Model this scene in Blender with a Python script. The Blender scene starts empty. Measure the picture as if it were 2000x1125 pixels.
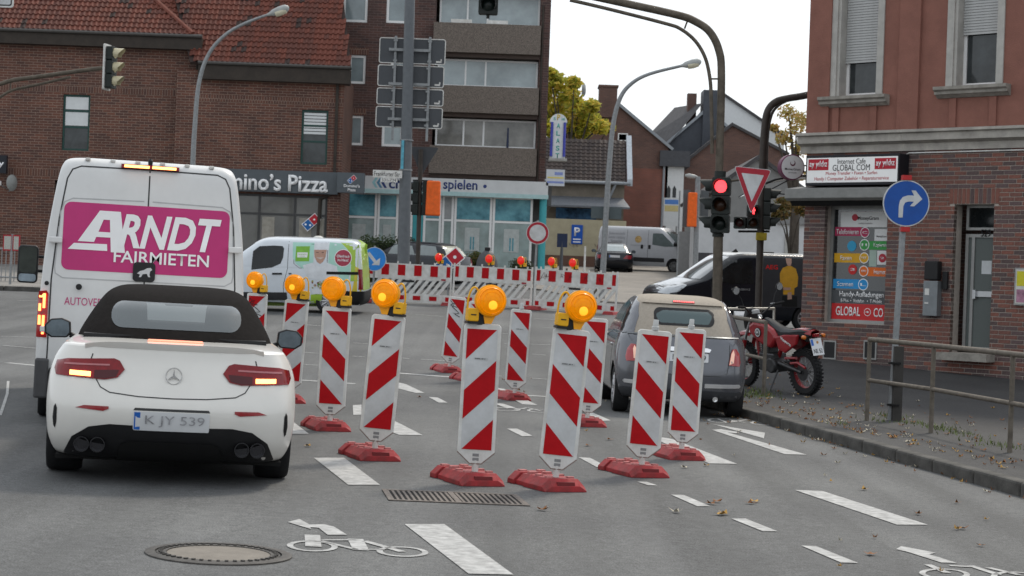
import bpy, bmesh, math, random
from mathutils import Matrix, Vector, geometry
from mathutils.bvhtree import BVHTree
random.seed(7)
SC = bpy.context.scene
COL = SC.collection
R = math.radians

# ------------------------------------------------------------------ camera, sky, sun, exposure
F_PX, ROLL, EYE = 3700.0, 0.036, 1.5
cam = bpy.data.cameras.new('camera')
cam.sensor_width = 36.0
cam.lens = F_PX / 2000 * 36
cam.clip_start, cam.clip_end = 0.5, 3000
cam.dof.use_dof = True
cam.dof.focus_distance = 16.5
cam.dof.aperture_fstop = 8.0
camo = bpy.data.objects.new('camera', cam)
COL.objects.link(camo)
camo.matrix_world = Matrix.Translation((0, 0, EYE)) @ Matrix.Rotation(R(90), 4, 'X') @ Matrix.Rotation(ROLL, 4, 'Z')
SC.camera = camo

SUN_EL, SUN_AZ = 48.0, 28.0        # degrees; azimuth measured from +Y towards +X
world = bpy.data.worlds.new('World')
SC.world = world
world.use_nodes = True
wn = world.node_tree
wn.nodes.clear()
w_out = wn.nodes.new('ShaderNodeOutputWorld')
w_bg = wn.nodes.new('ShaderNodeBackground')
w_sky = wn.nodes.new('ShaderNodeTexSky')
w_sky.sky_type = 'NISHITA'
w_sky.sun_disc = False
w_sky.sun_elevation = R(SUN_EL)
w_sky.sun_rotation = R(SUN_AZ)
w_sky.dust_density = 3.0
w_mix = wn.nodes.new('ShaderNodeMix')
w_mix.data_type = 'RGBA'
w_noise = wn.nodes.new('ShaderNodeTexNoise')
w_noise.inputs['Scale'].default_value = 2.2
w_noise.inputs['Detail'].default_value = 6
w_ramp = wn.nodes.new('ShaderNodeValToRGB')      # veil of high cloud over the whole sky
w_ramp.color_ramp.elements[0].position = 0.25
w_ramp.color_ramp.elements[0].color = (0.72, 0.72, 0.72, 1)
w_ramp.color_ramp.elements[1].position = 0.75
w_ramp.color_ramp.elements[1].color = (0.97, 0.97, 0.97, 1)
w_tc = wn.nodes.new('ShaderNodeTexCoord')
wn.links.new(w_tc.outputs['Generated'], w_noise.inputs['Vector'])
wn.links.new(w_noise.outputs['Fac'], w_ramp.inputs['Fac'])
wn.links.new(w_ramp.outputs['Color'], w_mix.inputs[0])
wn.links.new(w_sky.outputs['Color'], w_mix.inputs[6])
w_mix.inputs[7].default_value = (7.0, 7.35, 7.7, 1)
wn.links.new(w_mix.outputs[2], w_bg.inputs['Color'])
w_bg.inputs['Strength'].default_value = 0.11
wn.links.new(w_bg.outputs[0], w_out.inputs['Surface'])

sun = bpy.data.lights.new('sun', 'SUN')
sun.energy = 1.5
sun.angle = R(10)
sun.color = (1.0, 0.92, 0.80)
suno = bpy.data.objects.new('sun', sun)
COL.objects.link(suno)
sd = Vector((math.sin(R(SUN_AZ)) * math.cos(R(SUN_EL)), math.cos(R(SUN_AZ)) * math.cos(R(SUN_EL)), math.sin(R(SUN_EL))))
suno.matrix_world = Matrix.Translation(sd * 80) @ sd.to_track_quat('Z', 'Y').to_matrix().to_4x4()

SC.view_settings.view_transform = 'Standard'
SC.view_settings.look = 'None'
SC.view_settings.gamma = 1.0
SC.view_settings.exposure = 0.5
SC.view_settings.use_curve_mapping = False
SC.render.engine = 'CYCLES'
SC.cycles.max_bounces = 6
SC.cycles.transparent_max_bounces = 12
SC.cycles.use_denoising = True

# ------------------------------------------------------------------ terrain and survey helpers
def sstep(a, b, t):
    t = min(1, max(0, (t - a) / (b - a)))
    return t * t * (3 - 2 * t)

def gz(x, y):
    """ground height: near road has a crossfall, the far side of the junction climbs"""
    cross = -0.02 * max(-7, min(7, x)) * (1 - sstep(28, 46, y))
    if y < 24: rise = 0
    elif y < 32: rise = (y - 24) ** 2 * 0.038 / 16
    else: rise = 0.038 * (y - 28)
    return cross + rise

def ray(px, py):
    u, v = px - 1000, py - 562.5
    c, s = math.cos(ROLL), math.sin(ROLL)
    return (u * c + v * s) / F_PX, (u * s - v * c) / F_PX

def W(px, py, Y):
    """surveyed point at distance Y seen under the photograph's bearing"""
    a, b = ray(px, py)
    return Vector((a * Y, Y, EYE + b * Y))

def G(px, py, h=0.0):
    """surveyed point on the ground (h above it)"""
    a, b = ray(px, py)
    lo, hi = 4.0, 140.0
    def d(Y): return EYE + b * Y - gz(a * Y, Y) - h
    prev = lo
    Y = lo
    while Y < hi:
        if d(Y) < 0: break
        prev = Y
        Y += 0.5
    lo, hi = prev, Y
    for _ in range(30):
        m = (lo + hi) / 2
        if d(m) < 0: hi = m
        else: lo = m
    return Vector((a * lo, lo, gz(a * lo, lo) + h))

# ------------------------------------------------------------------ materials
MATS = {}
def mat(name, col=(.5, .5, .5), rough=.6, metal=0, var=0.12, scale=6.0, bump=0.0, bscale=60, emit=0, ecol=None, coat=0, dirt=None, spec=.3):
    if name in MATS: return MATS[name]
    m = bpy.data.materials.new(name)
    m.use_nodes = True
    nt = m.node_tree
    p = nt.nodes['Principled BSDF']
    p.inputs['Roughness'].default_value = rough
    p.inputs['Metallic'].default_value = metal
    p.inputs['Specular IOR Level'].default_value = spec
    p.inputs['Coat Weight'].default_value = coat
    p.inputs['Coat Roughness'].default_value = .06
    tc = nt.nodes.new('ShaderNodeTexCoord')
    n = nt.nodes.new('ShaderNodeTexNoise')
    n.inputs['Scale'].default_value = scale
    n.inputs['Detail'].default_value = 5
    n.inputs['Roughness'].default_value = .65
    nt.links.new(tc.outputs['Object'], n.inputs['Vector'])
    r = nt.nodes.new('ShaderNodeValToRGB')
    r.color_ramp.elements[0].position = .3
    r.color_ramp.elements[1].position = .7
    lo = dirt if dirt else tuple(max(0, c * (1 - var)) for c in col)
    hi = tuple(min(1, c * (1 + var)) for c in col)
    r.color_ramp.elements[0].color = (*lo, 1)
    r.color_ramp.elements[1].color = (*hi, 1)
    nt.links.new(n.outputs['Fac'], r.inputs['Fac'])
    nt.links.new(r.outputs['Color'], p.inputs['Base Color'])
    if bump:
        n2 = nt.nodes.new('ShaderNodeTexNoise')
        n2.inputs['Scale'].default_value = bscale
        n2.inputs['Detail'].default_value = 4
        nt.links.new(tc.outputs['Object'], n2.inputs['Vector'])
        b = nt.nodes.new('ShaderNodeBump')
        b.inputs['Strength'].default_value = bump
        b.inputs['Distance'].default_value = .01
        nt.links.new(n2.outputs['Fac'], b.inputs['Height'])
        nt.links.new(b.outputs['Normal'], p.inputs['Normal'])
    if emit:
        p.inputs['Emission Color'].default_value = (*(ecol or col), 1)
        p.inputs['Emission Strength'].default_value = emit
    MATS[name] = m
    return m

def glass_mat(name, tint=(.5, .55, .55), alpha=.5, diff=(.15, .17, .18)):
    """window glass: glossy skin over a partly see-through tint"""
    if name in MATS: return MATS[name]
    m = bpy.data.materials.new(name)
    m.use_nodes = True
    nt = m.node_tree
    nt.nodes.remove(nt.nodes['Principled BSDF'])
    out = nt.nodes['Material Output']
    tr = nt.nodes.new('ShaderNodeBsdfTransparent')
    tr.inputs['Color'].default_value = (*tint, 1)
    df = nt.nodes.new('ShaderNodeBsdfDiffuse')
    df.inputs['Color'].default_value = (*diff, 1)
    gl = nt.nodes.new('ShaderNodeBsdfGlossy')
    gl.inputs['Roughness'].default_value = .04
    m1 = nt.nodes.new('ShaderNodeMixShader')
    m1.inputs[0].default_value = 1 - alpha
    nt.links.new(tr.outputs[0], m1.inputs[1])
    nt.links.new(df.outputs[0], m1.inputs[2])
    fr = nt.nodes.new('ShaderNodeFresnel')
    fr.inputs['IOR'].default_value = 1.5
    m2 = nt.nodes.new('ShaderNodeMixShader')
    nt.links.new(fr.outputs[0], m2.inputs[0])
    nt.links.new(m1.outputs[0], m2.inputs[1])
    nt.links.new(gl.outputs[0], m2.inputs[2])
    nt.links.new(m2.outputs[0], out.inputs['Surface'])
    MATS[name] = m
    return m

def brick_mat(name, c1, c2, mortar, w=.24, h=.071, gap=.012, bump=.5):
    m = bpy.data.materials.new(name)
    m.use_nodes = True
    nt = m.node_tree
    p = nt.nodes['Principled BSDF']
    p.inputs['Roughness'].default_value = .85
    tc = nt.nodes.new('ShaderNodeTexCoord')
    sp = nt.nodes.new('ShaderNodeSeparateXYZ')
    nt.links.new(tc.outputs['Object'], sp.inputs[0])
    ad = nt.nodes.new('ShaderNodeMath'); ad.operation = 'ADD'
    nt.links.new(sp.outputs[0], ad.inputs[0]); nt.links.new(sp.outputs[1], ad.inputs[1])
    cb = nt.nodes.new('ShaderNodeCombineXYZ')
    nt.links.new(ad.outputs[0], cb.inputs[0]); nt.links.new(sp.outputs[2], cb.inputs[1])
    b = nt.nodes.new('ShaderNodeTexBrick')
    b.inputs['Scale'].default_value = 1
    b.inputs['Brick Width'].default_value = w
    b.inputs['Row Height'].default_value = h
    b.inputs['Mortar Size'].default_value = gap / 2
    b.inputs['Mortar Smooth'].default_value = .2
    b.inputs['Color1'].default_value = (*c1, 1)
    b.inputs['Color2'].default_value = (*c2, 1)
    b.inputs['Mortar'].default_value = (*mortar, 1)
    nt.links.new(cb.outputs[0], b.inputs['Vector'])
    n = nt.nodes.new('ShaderNodeTexNoise')
    n.inputs['Scale'].default_value = .9
    n.inputs['Detail'].default_value = 6
    nt.links.new(tc.outputs['Object'], n.inputs['Vector'])
    mx = nt.nodes.new('ShaderNodeMix'); mx.data_type = 'RGBA'; mx.blend_type = 'MULTIPLY'
    mx.inputs[0].default_value = .55
    rr = nt.nodes.new('ShaderNodeValToRGB')
    rr.color_ramp.elements[0].color = (.5, .5, .52, 1); rr.color_ramp.elements[0].position = .3
    rr.color_ramp.elements[1].color = (1.15, 1.12, 1.1, 1); rr.color_ramp.elements[1].position = .7
    nt.links.new(n.outputs['Fac'], rr.inputs['Fac'])
    nt.links.new(b.outputs['Color'], mx.inputs[6]); nt.links.new(rr.outputs['Color'], mx.inputs[7])
    nt.links.new(mx.outputs[2], p.inputs['Base Color'])
    bp = nt.nodes.new('ShaderNodeBump')
    bp.inputs['Strength'].default_value = bump
    bp.inputs['Distance'].default_value = .012
    bp.invert = True
    nt.links.new(b.outputs['Fac'], bp.inputs['Height'])
    nt.links.new(bp.outputs['Normal'], p.inputs['Normal'])
    MATS[name] = m
    return m

def asphalt_mat(name, col, fine=260, patch=.35, streak=True):
    m = bpy.data.materials.new(name)
    m.use_nodes = True
    nt = m.node_tree
    p = nt.nodes['Principled BSDF']
    p.inputs['Roughness'].default_value = .82
    p.inputs['Specular IOR Level'].default_value = .3
    tc = nt.nodes.new('ShaderNodeTexCoord')
    def noise(sc, det, vec=None):
        n = nt.nodes.new('ShaderNodeTexNoise')
        n.inputs['Scale'].default_value = sc
        n.inputs['Detail'].default_value = det
        nt.links.new(vec or tc.outputs['Object'], n.inputs['Vector'])
        return n
    def ramp(src, a, b, p0=.3, p1=.7):
        r = nt.nodes.new('ShaderNodeValToRGB')
        r.color_ramp.elements[0].position = p0; r.color_ramp.elements[1].position = p1
        r.color_ramp.elements[0].color = (*a, 1); r.color_ramp.elements[1].color = (*b, 1)
        nt.links.new(src, r.inputs['Fac'])
        return r.outputs['Color']
    def mul(a, b, f=1):
        x = nt.nodes.new('ShaderNodeMix'); x.data_type = 'RGBA'; x.blend_type = 'MULTIPLY'
        x.inputs[0].default_value = f
        nt.links.new(a, x.inputs[6]); nt.links.new(b, x.inputs[7])
        return x.outputs[2]
    base = ramp(noise(fine, 4).outputs['Fac'], tuple(c * .45 for c in col), tuple(c * 1.55 for c in col), .3, .7)
    mid = ramp(noise(16, 8).outputs['Fac'], (.84,) * 3, (1.16,) * 3)
    big = ramp(noise(patch, 6).outputs['Fac'], (.76, .76, .77), (1.14, 1.14, 1.12))
    c = mul(mul(base, mid), big)
    if streak:
        mp = nt.nodes.new('ShaderNodeMapping')
        mp.inputs['Rotation'].default_value = (0, 0, R(9))
        mp.inputs['Scale'].default_value = (1.5, .06, 1)
        nt.links.new(tc.outputs['Object'], mp.inputs['Vector'])
        c = mul(c, ramp(noise(.9, 5, mp.outputs[0]).outputs['Fac'], (.70,) * 3, (1.14,) * 3, .32, .66))
        v = nt.nodes.new('ShaderNodeTexVoronoi')          # hairline cracks
        v.feature = 'DISTANCE_TO_EDGE'
        v.inputs['Scale'].default_value = .38
        wv = nt.nodes.new('ShaderNodeVectorMath'); wv.operation = 'ADD'
        wn2 = noise(1.8, 5)
        nt.links.new(wn2.outputs['Color'], wv.inputs[0]); nt.links.new(tc.outputs['Object'], wv.inputs[1])
        nt.links.new(wv.outputs[0], v.inputs['Vector'])
        c = mul(c, ramp(v.outputs['Distance'], (.7,) * 3, (1,) * 3, .0, .004), .45)
    nt.links.new(c, p.inputs['Base Color'])
    bp = nt.nodes.new('ShaderNodeBump')
    bp.inputs['Strength'].default_value = .35
    bp.inputs['Distance'].default_value = .006
    nt.links.new(noise(fine * .7, 3).outputs['Fac'], bp.inputs['Height'])
    nt.links.new(bp.outputs['Normal'], p.inputs['Normal'])
    MATS[name] = m
    return m

def paving_mat(name, c1, c2, mortar, w=.2, h=.1):
    m = brick_mat(name, c1, c2, mortar, w, h, .008, .3)
    nt = m.node_tree
    for n in nt.nodes:
        if n.type == 'COMBXYZ':
            sp = [k for k in nt.nodes if k.type == 'SEPXYZ'][0]
            nt.links.new(sp.outputs[0], n.inputs[0]); nt.links.new(sp.outputs[1], n.inputs[1])
    return m

# ------------------------------------------------------------------ mesh building
def link(name, data, parent=None, **tags):
    o = bpy.data.objects.new(name, data)
    COL.objects.link(o)
    if parent: o.parent = parent
    for k, v in tags.items():
        if v is not None: o[k] = v
    return o

def thing(name, label, category, loc=(0, 0, 0), rz=0.0, group=None, mtx=None):
    o = link(name, None, None, label=label, category=category, group=group)
    o.empty_display_size = .2
    o.matrix_world = mtx if mtx is not None else Matrix.Translation(loc) @ Matrix.Rotation(rz, 4, 'Z')
    return o

def gmat(x, y, rz, h=0.0):
    """pose standing on the (slightly tilted) ground, local +y turned by rz from world +y"""
    e = .4
    n = Vector((-(gz(x + e, y) - gz(x - e, y)) / (2 * e), -(gz(x, y + e) - gz(x, y - e)) / (2 * e), 1)).normalized()
    f = Vector((-math.sin(rz), math.cos(rz), 0))
    f = (f - n * f.dot(n)).normalized()
    r = f.cross(n)
    m = Matrix((r, f, n)).transposed().to_4x4()
    return Matrix.Translation((x, y, gz(x, y) + h)) @ m

def copy_tree(o, parent=None):
    c = o.copy()
    COL.objects.link(c)
    c.parent = parent
    for ch in list(o.children): copy_tree(ch, c)
    return c

class MB:
    def __init__(s):
        s.v, s.f, s.m, s.T, s.mi = [], [], [], None, 0
    def add(s, vs, fs):
        b = len(s.v)
        for p in vs:
            p = Vector(p)
            s.v.append(s.T @ p if s.T else p)
        for f in fs:
            s.f.append([b + i for i in f]); s.m.append(s.mi)
        return s
    def box(s, c, d, rz=0, top=(1, 1)):
        x, y, z = d[0] / 2, d[1] / 2, d[2] / 2
        q = Matrix.Rotation(rz, 3, 'Z')
        vs = []
        for k, zz in ((0, -z), (1, z)):
            tx, ty = top if k else (1, 1)
            for sx, sy in ((-1, -1), (1, -1), (1, 1), (-1, 1)):
                vs.append(Vector(c) + q @ Vector((sx * x * tx, sy * y * ty, zz)))
        return s.add(vs, [(3, 2, 1, 0), (4, 5, 6, 7), (0, 1, 5, 4), (1, 2, 6, 5), (2, 3, 7, 6), (3, 0, 4, 7)])
    def bx(s, x0, x1, y0, y1, z0, z1):
        return s.box(((x0 + x1) / 2, (y0 + y1) / 2, (z0 + z1) / 2), (x1 - x0, y1 - y0, z1 - z0))
    def tube(s, pts, r, n=10, caps=True):
        pts = [Vector(p) for p in pts]
        rs = r if isinstance(r, (list, tuple)) else [r] * len(pts)
        vs, fs = [], []
        up = None
        for i, p in enumerate(pts):
            t = (pts[min(i + 1, len(pts) - 1)] - pts[max(i - 1, 0)]).normalized()
            if up is None:
                up = Vector((0, 0, 1)) if abs(t.z) < .9 else Vector((1, 0, 0))
            a = t.cross(up).normalized()
            up = a.cross(t).normalized()
            for k in range(n):
                g = 2 * math.pi * k / n
                vs.append(p + (a * math.cos(g) + up * math.sin(g)) * rs[i])
        for i in range(len(pts) - 1):
            for k in range(n):
                fs.append((i * n + k, i * n + (k + 1) % n, (i + 1) * n + (k + 1) % n, (i + 1) * n + k))
        if caps:
            fs.append(tuple(range(n))[::-1]); fs.append(tuple(range((len(pts) - 1) * n, len(pts) * n)))
        return s.add(vs, fs)
    def lathe(s, prof, o=(0, 0, 0), axis=(0, 0, 1), n=24, a0=0, a1=2 * math.pi, ring=False):
        """prof: (radius, height) pairs along axis"""
        ax = Vector(axis).normalized()
        u = ax.orthogonal().normalized(); w = ax.cross(u)
        full = abs(a1 - a0 - 2 * math.pi) < 1e-6
        if ring: prof = list(prof) + [prof[0]]
        cnt = n if full else n + 1
        vs, fs = [], []
        for (r, h) in prof:
            for k in range(cnt):
                g = a0 + (a1 - a0) * k / n
                vs.append(Vector(o) + ax * h + (u * math.cos(g) + w * math.sin(g)) * max(r, 1e-4))
        for i in range(len(prof) - 1):
            for k in range(n):
                k2 = (k + 1) % cnt
                fs.append((i * cnt + k, i * cnt + k2, (i + 1) * cnt + k2, (i + 1) * cnt + k))
        if full and not ring:
            fs.append(tuple(range(n))[::-1]); fs.append(tuple(range((len(prof) - 1) * n, len(prof) * n)))
        return s.add(vs, fs)
    def prism(s, poly, plane, d0, d1):
        """extrude a 2-D outline; plane 'xz' (depth y), 'yz' (depth x), 'xy' (depth z)"""
        def P(p, d):
            return {'xz': (p[0], d, p[1]), 'yz': (d, p[0], p[1]), 'xy': (p[0], p[1], d)}[plane]
        n = len(poly)
        vs = [P(p, d0) for p in poly] + [P(p, d1) for p in poly]
        fs = [tuple(range(n)), tuple(range(n, 2 * n))[::-1]]
        fs += [(i, (i + 1) % n, n + (i + 1) % n, n + i)[::-1] for i in range(n)]
        return s.add(vs, fs)
    def grid(s, rows):
        n = len(rows[0])
        vs = [p for r in rows for p in r]
        fs = [(i * n + j, i * n + j + 1, (i + 1) * n + j + 1, (i + 1) * n + j) for i in range(len(rows) - 1) for j in range(n - 1)]
        return s.add(vs, fs)
    def mesh(s, name, mats, smooth=False, bevel=0, segs=2, fix=True):
        me = bpy.data.meshes.new(name)
        me.from_pydata([tuple(p) for p in s.v], [], s.f)
        for m in (mats if isinstance(mats, (list, tuple)) else [mats]): me.materials.append(m)
        me.polygons.foreach_set('material_index', s.m)
        if fix or bevel:
            bm = bmesh.new(); bm.from_mesh(me)
            if fix: bmesh.ops.recalc_face_normals(bm, faces=bm.faces)
            if bevel:
                es = [e for e in bm.edges if e.is_manifold and e.calc_face_angle(0) > R(35)]
                bmesh.ops.bevel(bm, geom=es, offset=bevel, segments=segs, affect='EDGES', profile=.5, clamp_overlap=True)
            bm.to_mesh(me); bm.free()
        if smooth: set_smooth(me)
        return me
    def obj(s, name, mats, parent=None, smooth=False, bevel=0, segs=2, fix=True, **tags):
        return link(name, s.mesh(name, mats, smooth, bevel, segs, fix), parent, **tags)

def set_smooth(me, ang=40):
    me.polygons.foreach_set('use_smooth', [True] * len(me.polygons))
    try: me.set_sharp_from_angle(angle=R(ang))
    except Exception: pass

def rrect(x0, x1, z0, z1, r, n=5):
    out = []
    for cx, cz, a in ((x1 - r, z1 - r, 0), (x0 + r, z1 - r, 90), (x0 + r, z0 + r, 180), (x1 - r, z0 + r, 270)):
        for k in range(n + 1):
            g = R(a + 90 * k / n)
            out.append((cx + r * math.cos(g), cz + r * math.sin(g)))
    return out

def circle(cx, cz, r, n=28):
    return [(cx + r * math.cos(2 * math.pi * k / n), cz + r * math.sin(2 * math.pi * k / n)) for k in range(n)]

def arc(cx, cz, r, a0, a1, n=10):
    return [(cx + r * math.cos(R(a0 + (a1 - a0) * k / n)), cz + r * math.sin(R(a0 + (a1 - a0) * k / n))) for k in range(n + 1)]

def bez(p0, p1, p2, n=10):
    p0, p1, p2 = Vector(p0), Vector(p1), Vector(p2)
    return [(1 - t) ** 2 * p0 + 2 * t * (1 - t) * p1 + t * t * p2 for t in [k / n for k in range(n + 1)]]

def text_mesh(body, width=None, height=None, bold=0.0, shear=0.0, depth=.004, align='CENTER', space=1.0):
    """built-in font as a mesh in the x-z plane facing -y, fitted to width x height, centred"""
    cu = bpy.data.curves.new('letters', 'FONT')
    cu.body = body
    cu.size = 1
    cu.align_x = align
    cu.offset = bold
    cu.shear = shear
    cu.space_character = space
    cu.resolution_u = 3
    ob = bpy.data.objects.new('letters', cu)
    me = bpy.data.meshes.new_from_object(ob)
    bpy.data.objects.remove(ob); bpy.data.curves.remove(cu)
    xs = [v.co.x for v in me.vertices]; ys = [v.co.y for v in me.vertices]
    w, h = max(xs) - min(xs), max(ys) - min(ys)
    cx, cy = (max(xs) + min(xs)) / 2, (max(ys) + min(ys)) / 2
    sx = width / w if width else None
    sy = height / h if height else sx
    sx = sx or sy
    bm = bmesh.new(); bm.from_mesh(me)
    bmesh.ops.dissolve_limit(bm, angle_limit=.02, verts=bm.verts, edges=bm.edges)
    if depth:
        g = bmesh.ops.extrude_face_region(bm, geom=bm.faces[:])
        for v in g['geom']:
            if isinstance(v, bmesh.types.BMVert): v.co.z += 1
    for v in bm.verts:
        x, y, z = v.co
        v.co = Vector(((x - cx) * sx, -z * depth, (y - cy) * sy))
    bm.to_mesh(me); bm.free()
    return me

def text(name, body, m, parent, c, width=None, height=None, bold=0.0, shear=0.0, depth=.004, M=None, **tags):
    me = text_mesh(body, width, height, bold, shear, depth)
    me.transform(Matrix.Translation(c) @ (M or Matrix()))
    me.materials.append(m)
    return link(name, me, parent, **tags)

def sheet(name, poly, dz, m, step=1.0, skirt=.3, parent=None, **tags):
    """surface following the ground inside a plan outline, with a skirt down its edge"""
    dense = []
    for i, p in enumerate(poly):
        q = poly[(i + 1) % len(poly)]
        k = max(1, int(math.dist(p, q) / step))
        dense += [(p[0] + (q[0] - p[0]) * j / k, p[1] + (q[1] - p[1]) * j / k) for j in range(k)]
    xs = [p[0] for p in dense]; ys = [p[1] for p in dense]
    pts = [Vector(p) for p in dense]
    x = math.floor(min(xs)) + step / 2
    while x < max(xs):
        y = math.floor(min(ys)) + step / 2
        while y < max(ys):
            pts.append(Vector((x, y))); y += step
        x += step
    vs, es, fs, *_ = geometry.delaunay_2d_cdt(pts, [], [list(range(len(dense)))], 1, 1e-4)
    mb = MB()
    mb.add([(v[0], v[1], gz(v[0], v[1]) + dz) for v in vs], [tuple(f) for f in fs])
    if skirt:
        n = len(dense)
        mb.add([(p[0], p[1], gz(*p) + dz) for p in dense] + [(p[0], p[1], gz(*p) + dz - skirt) for p in dense],
               [(i, (i + 1) % n, n + (i + 1) % n, n + i) for i in range(n)])
    me = mb.mesh(name, m, fix=False)
    bm = bmesh.new(); bm.from_mesh(me)
    bmesh.ops.remove_doubles(bm, verts=bm.verts, dist=.0005)
    for f in bm.faces:
        if abs(f.normal.z) > .5 and f.normal.z < 0: f.normal_flip()
    bm.to_mesh(me); bm.free()
    return link(name, me, parent, **tags)

# ------------------------------------------------------------------ vehicle bodies: stacks of plan outlines, and panels laid on them
def plan(yr, yf, w, rr, rf, br, bf):
    h = []
    for k in range(7):
        x = (w - rr) * k / 6
        h.append((x, yr + br * (x / w) ** 2))
    y0 = h[-1][1]
    y1 = yf - bf * ((w - rf) / w) ** 2
    for k in range(1, 7):
        a = R(90 * k / 6)
        h.append((w - rr + rr * math.sin(a), y0 + rr * (1 - math.cos(a))))
    ya, yb = y0 + rr, y1 - rf
    for k in range(1, 12): h.append((w, ya + (yb - ya) * k / 12))
    for k in range(0, 7):
        a = R(90 * k / 6)
        h.append((w - rf + rf * math.cos(a), yb + rf * math.sin(a)))
    for k in range(1, 7):
        x = (w - rf) * (1 - k / 6)
        h.append((x, yf - bf * (x / w) ** 2))
    return h + [(-x, y) for x, y in h[-2:0:-1]]

def body_mesh(keys, sub=4):
    ks = [Vector(k) for k in keys]
    rows = []
    for i in range(len(ks) - 1):
        p0, p1, p2, p3 = ks[max(i - 1, 0)], ks[i], ks[i + 1], ks[min(i + 2, len(ks) - 1)]
        for j in range(sub):
            t = j / sub
            rows.append(.5 * (2 * p1 + (p2 - p0) * t + (2 * p0 - 5 * p1 + 4 * p2 - p3) * t * t + (3 * p1 - p0 - 3 * p2 + p3) * t ** 3))
    rows.append(ks[-1])
    mb = MB()
    rings = [[(x, y, k[0]) for x, y in plan(*k[1:])] for k in rows]
    n = len(rings[0])
    vs = [p for r in rings for p in r]
    fs = [(i * n + j, i * n + (j + 1) % n, (i + 1) * n + (j + 1) % n, (i + 1) * n + j) for i in range(len(rings) - 1) for j in range(n)]
    fs += [tuple(range(n))[::-1], tuple(range((len(rings) - 1) * n, len(rings) * n))]
    mb.add(vs, fs)
    return mb

def cut(me, cutter_mb, mats):
    """boolean difference; new inner faces take the last material"""
    a = bpy.data.objects.new('cut_a', me); COL.objects.link(a)
    cm = cutter_mb.mesh('cutter', mats[-1])
    b = bpy.data.objects.new('cut_b', cm); COL.objects.link(b)
    md = a.modifiers.new('b', 'BOOLEAN'); md.operation = 'DIFFERENCE'; md.object = b; md.solver = 'EXACT'
    md.material_mode = 'TRANSFER'
    dg = bpy.context.evaluated_depsgraph_get()
    r = bpy.data.meshes.new_from_object(a.evaluated_get(dg))
    bpy.data.objects.remove(a); bpy.data.objects.remove(b)
    return r

def bvh_of(me):
    return BVHTree.FromPolygons([v.co for v in me.vertices], [tuple(p.vertices) for p in me.polygons])

VIEWS = {'rear': (lambda p: (p[0], -9, p[1]), (0, 1, 0)), 'front': (lambda p: (p[0], 19, p[1]), (0, -1, 0)),
         'left': (lambda p: (-9, p[0], p[1]), (1, 0, 0)), 'right': (lambda p: (9, p[0], p[1]), (-1, 0, 0)),
         'top': (lambda p: (p[0], p[1], 9), (0, 0, -1))}

def panel(name, bvh, view, poly, m, parent, off=.004, step=.06, smooth=True, back=.012, holes=(), **tags):
    """a panel drawn as an outline in one view and laid on a body surface, standing proud by off"""
    loops = [list(poly)] + [list(h) for h in holes]
    pts, edges, n0 = [], [], 0
    for lp in loops:
        dense = []
        for i, p in enumerate(lp):
            q = lp[(i + 1) % len(lp)]
            k = max(1, int(math.dist(p, q) / step + .5))
            dense += [(p[0] + (q[0] - p[0]) * j / k, p[1] + (q[1] - p[1]) * j / k) for j in range(k)]
        if lp is loops[0]: outer = dense
        pts += dense
        n0 = len(pts)
    xs = [p[0] for p in outer]; ys = [p[1] for p in outer]
    def inside(x, y):
        c = False
        n = len(outer)
        for i in range(n):
            (x1, y1), (x2, y2) = outer[i], outer[(i + 1) % n]
            if (y1 > y) != (y2 > y) and x < (x2 - x1) * (y - y1) / (y2 - y1) + x1: c = not c
        return c
    gx = min(xs) + step / 2
    grid = []
    while gx < max(xs):
        gy = min(ys) + step / 2
        while gy < max(ys):
            if inside(gx, gy): grid.append((gx, gy))
            gy += step
        gx += step
    vs, es, fs, *_ = geometry.delaunay_2d_cdt([Vector(p) for p in outer + grid], [], [list(range(len(outer)))], 1, 1e-5)
    fn, d = VIEWS[view]
    d = Vector(d)
    top = []
    for v in vs:
        o = Vector(fn(v))
        h, nrm, idx, dist = bvh.ray_cast(o, d)
        if h is None:
            h, nrm, idx, dist = bvh.find_nearest(o + d * 9)
            h = o + d * (h - o).dot(d)
        if nrm.dot(d) > 0: nrm = -nrm
        nn = (nrm - d * .5).normalized()
        top.append(h + nn * off)
    bm = bmesh.new()
    bv = [bm.verts.new(p) for p in top]
    for f in fs:
        try: bm.faces.new([bv[i] for i in f])
        except ValueError: pass
    bm.normal_update()
    for f in bm.faces:
        if f.normal.dot(d) > 0: f.normal_flip()
    be = [e for e in bm.edges if e.is_boundary]
    g = bmesh.ops.extrude_edge_only(bm, edges=be)
    for v in g['geom']:
        if isinstance(v, bmesh.types.BMVert): v.co += d * back
    me = bpy.data.meshes.new(name)
    bm.to_mesh(me); bm.free()
    me.materials.append(m)
    if smooth: set_smooth(me, 50)
    return link(name, me, parent, **tags)

def strip(pts, w):
    """outline of a thin band along a 2-D polyline"""
    L, Rr = [], []
    for i, p in enumerate(pts):
        a, b = pts[max(i - 1, 0)], pts[min(i + 1, len(pts) - 1)]
        dx, dy = b[0] - a[0], b[1] - a[1]
        l = math.hypot(dx, dy) or 1
        nx, ny = -dy / l * w / 2, dx / l * w / 2
        L.append((p[0] + nx, p[1] + ny)); Rr.append((p[0] - nx, p[1] - ny))
    return L + Rr[::-1]

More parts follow.
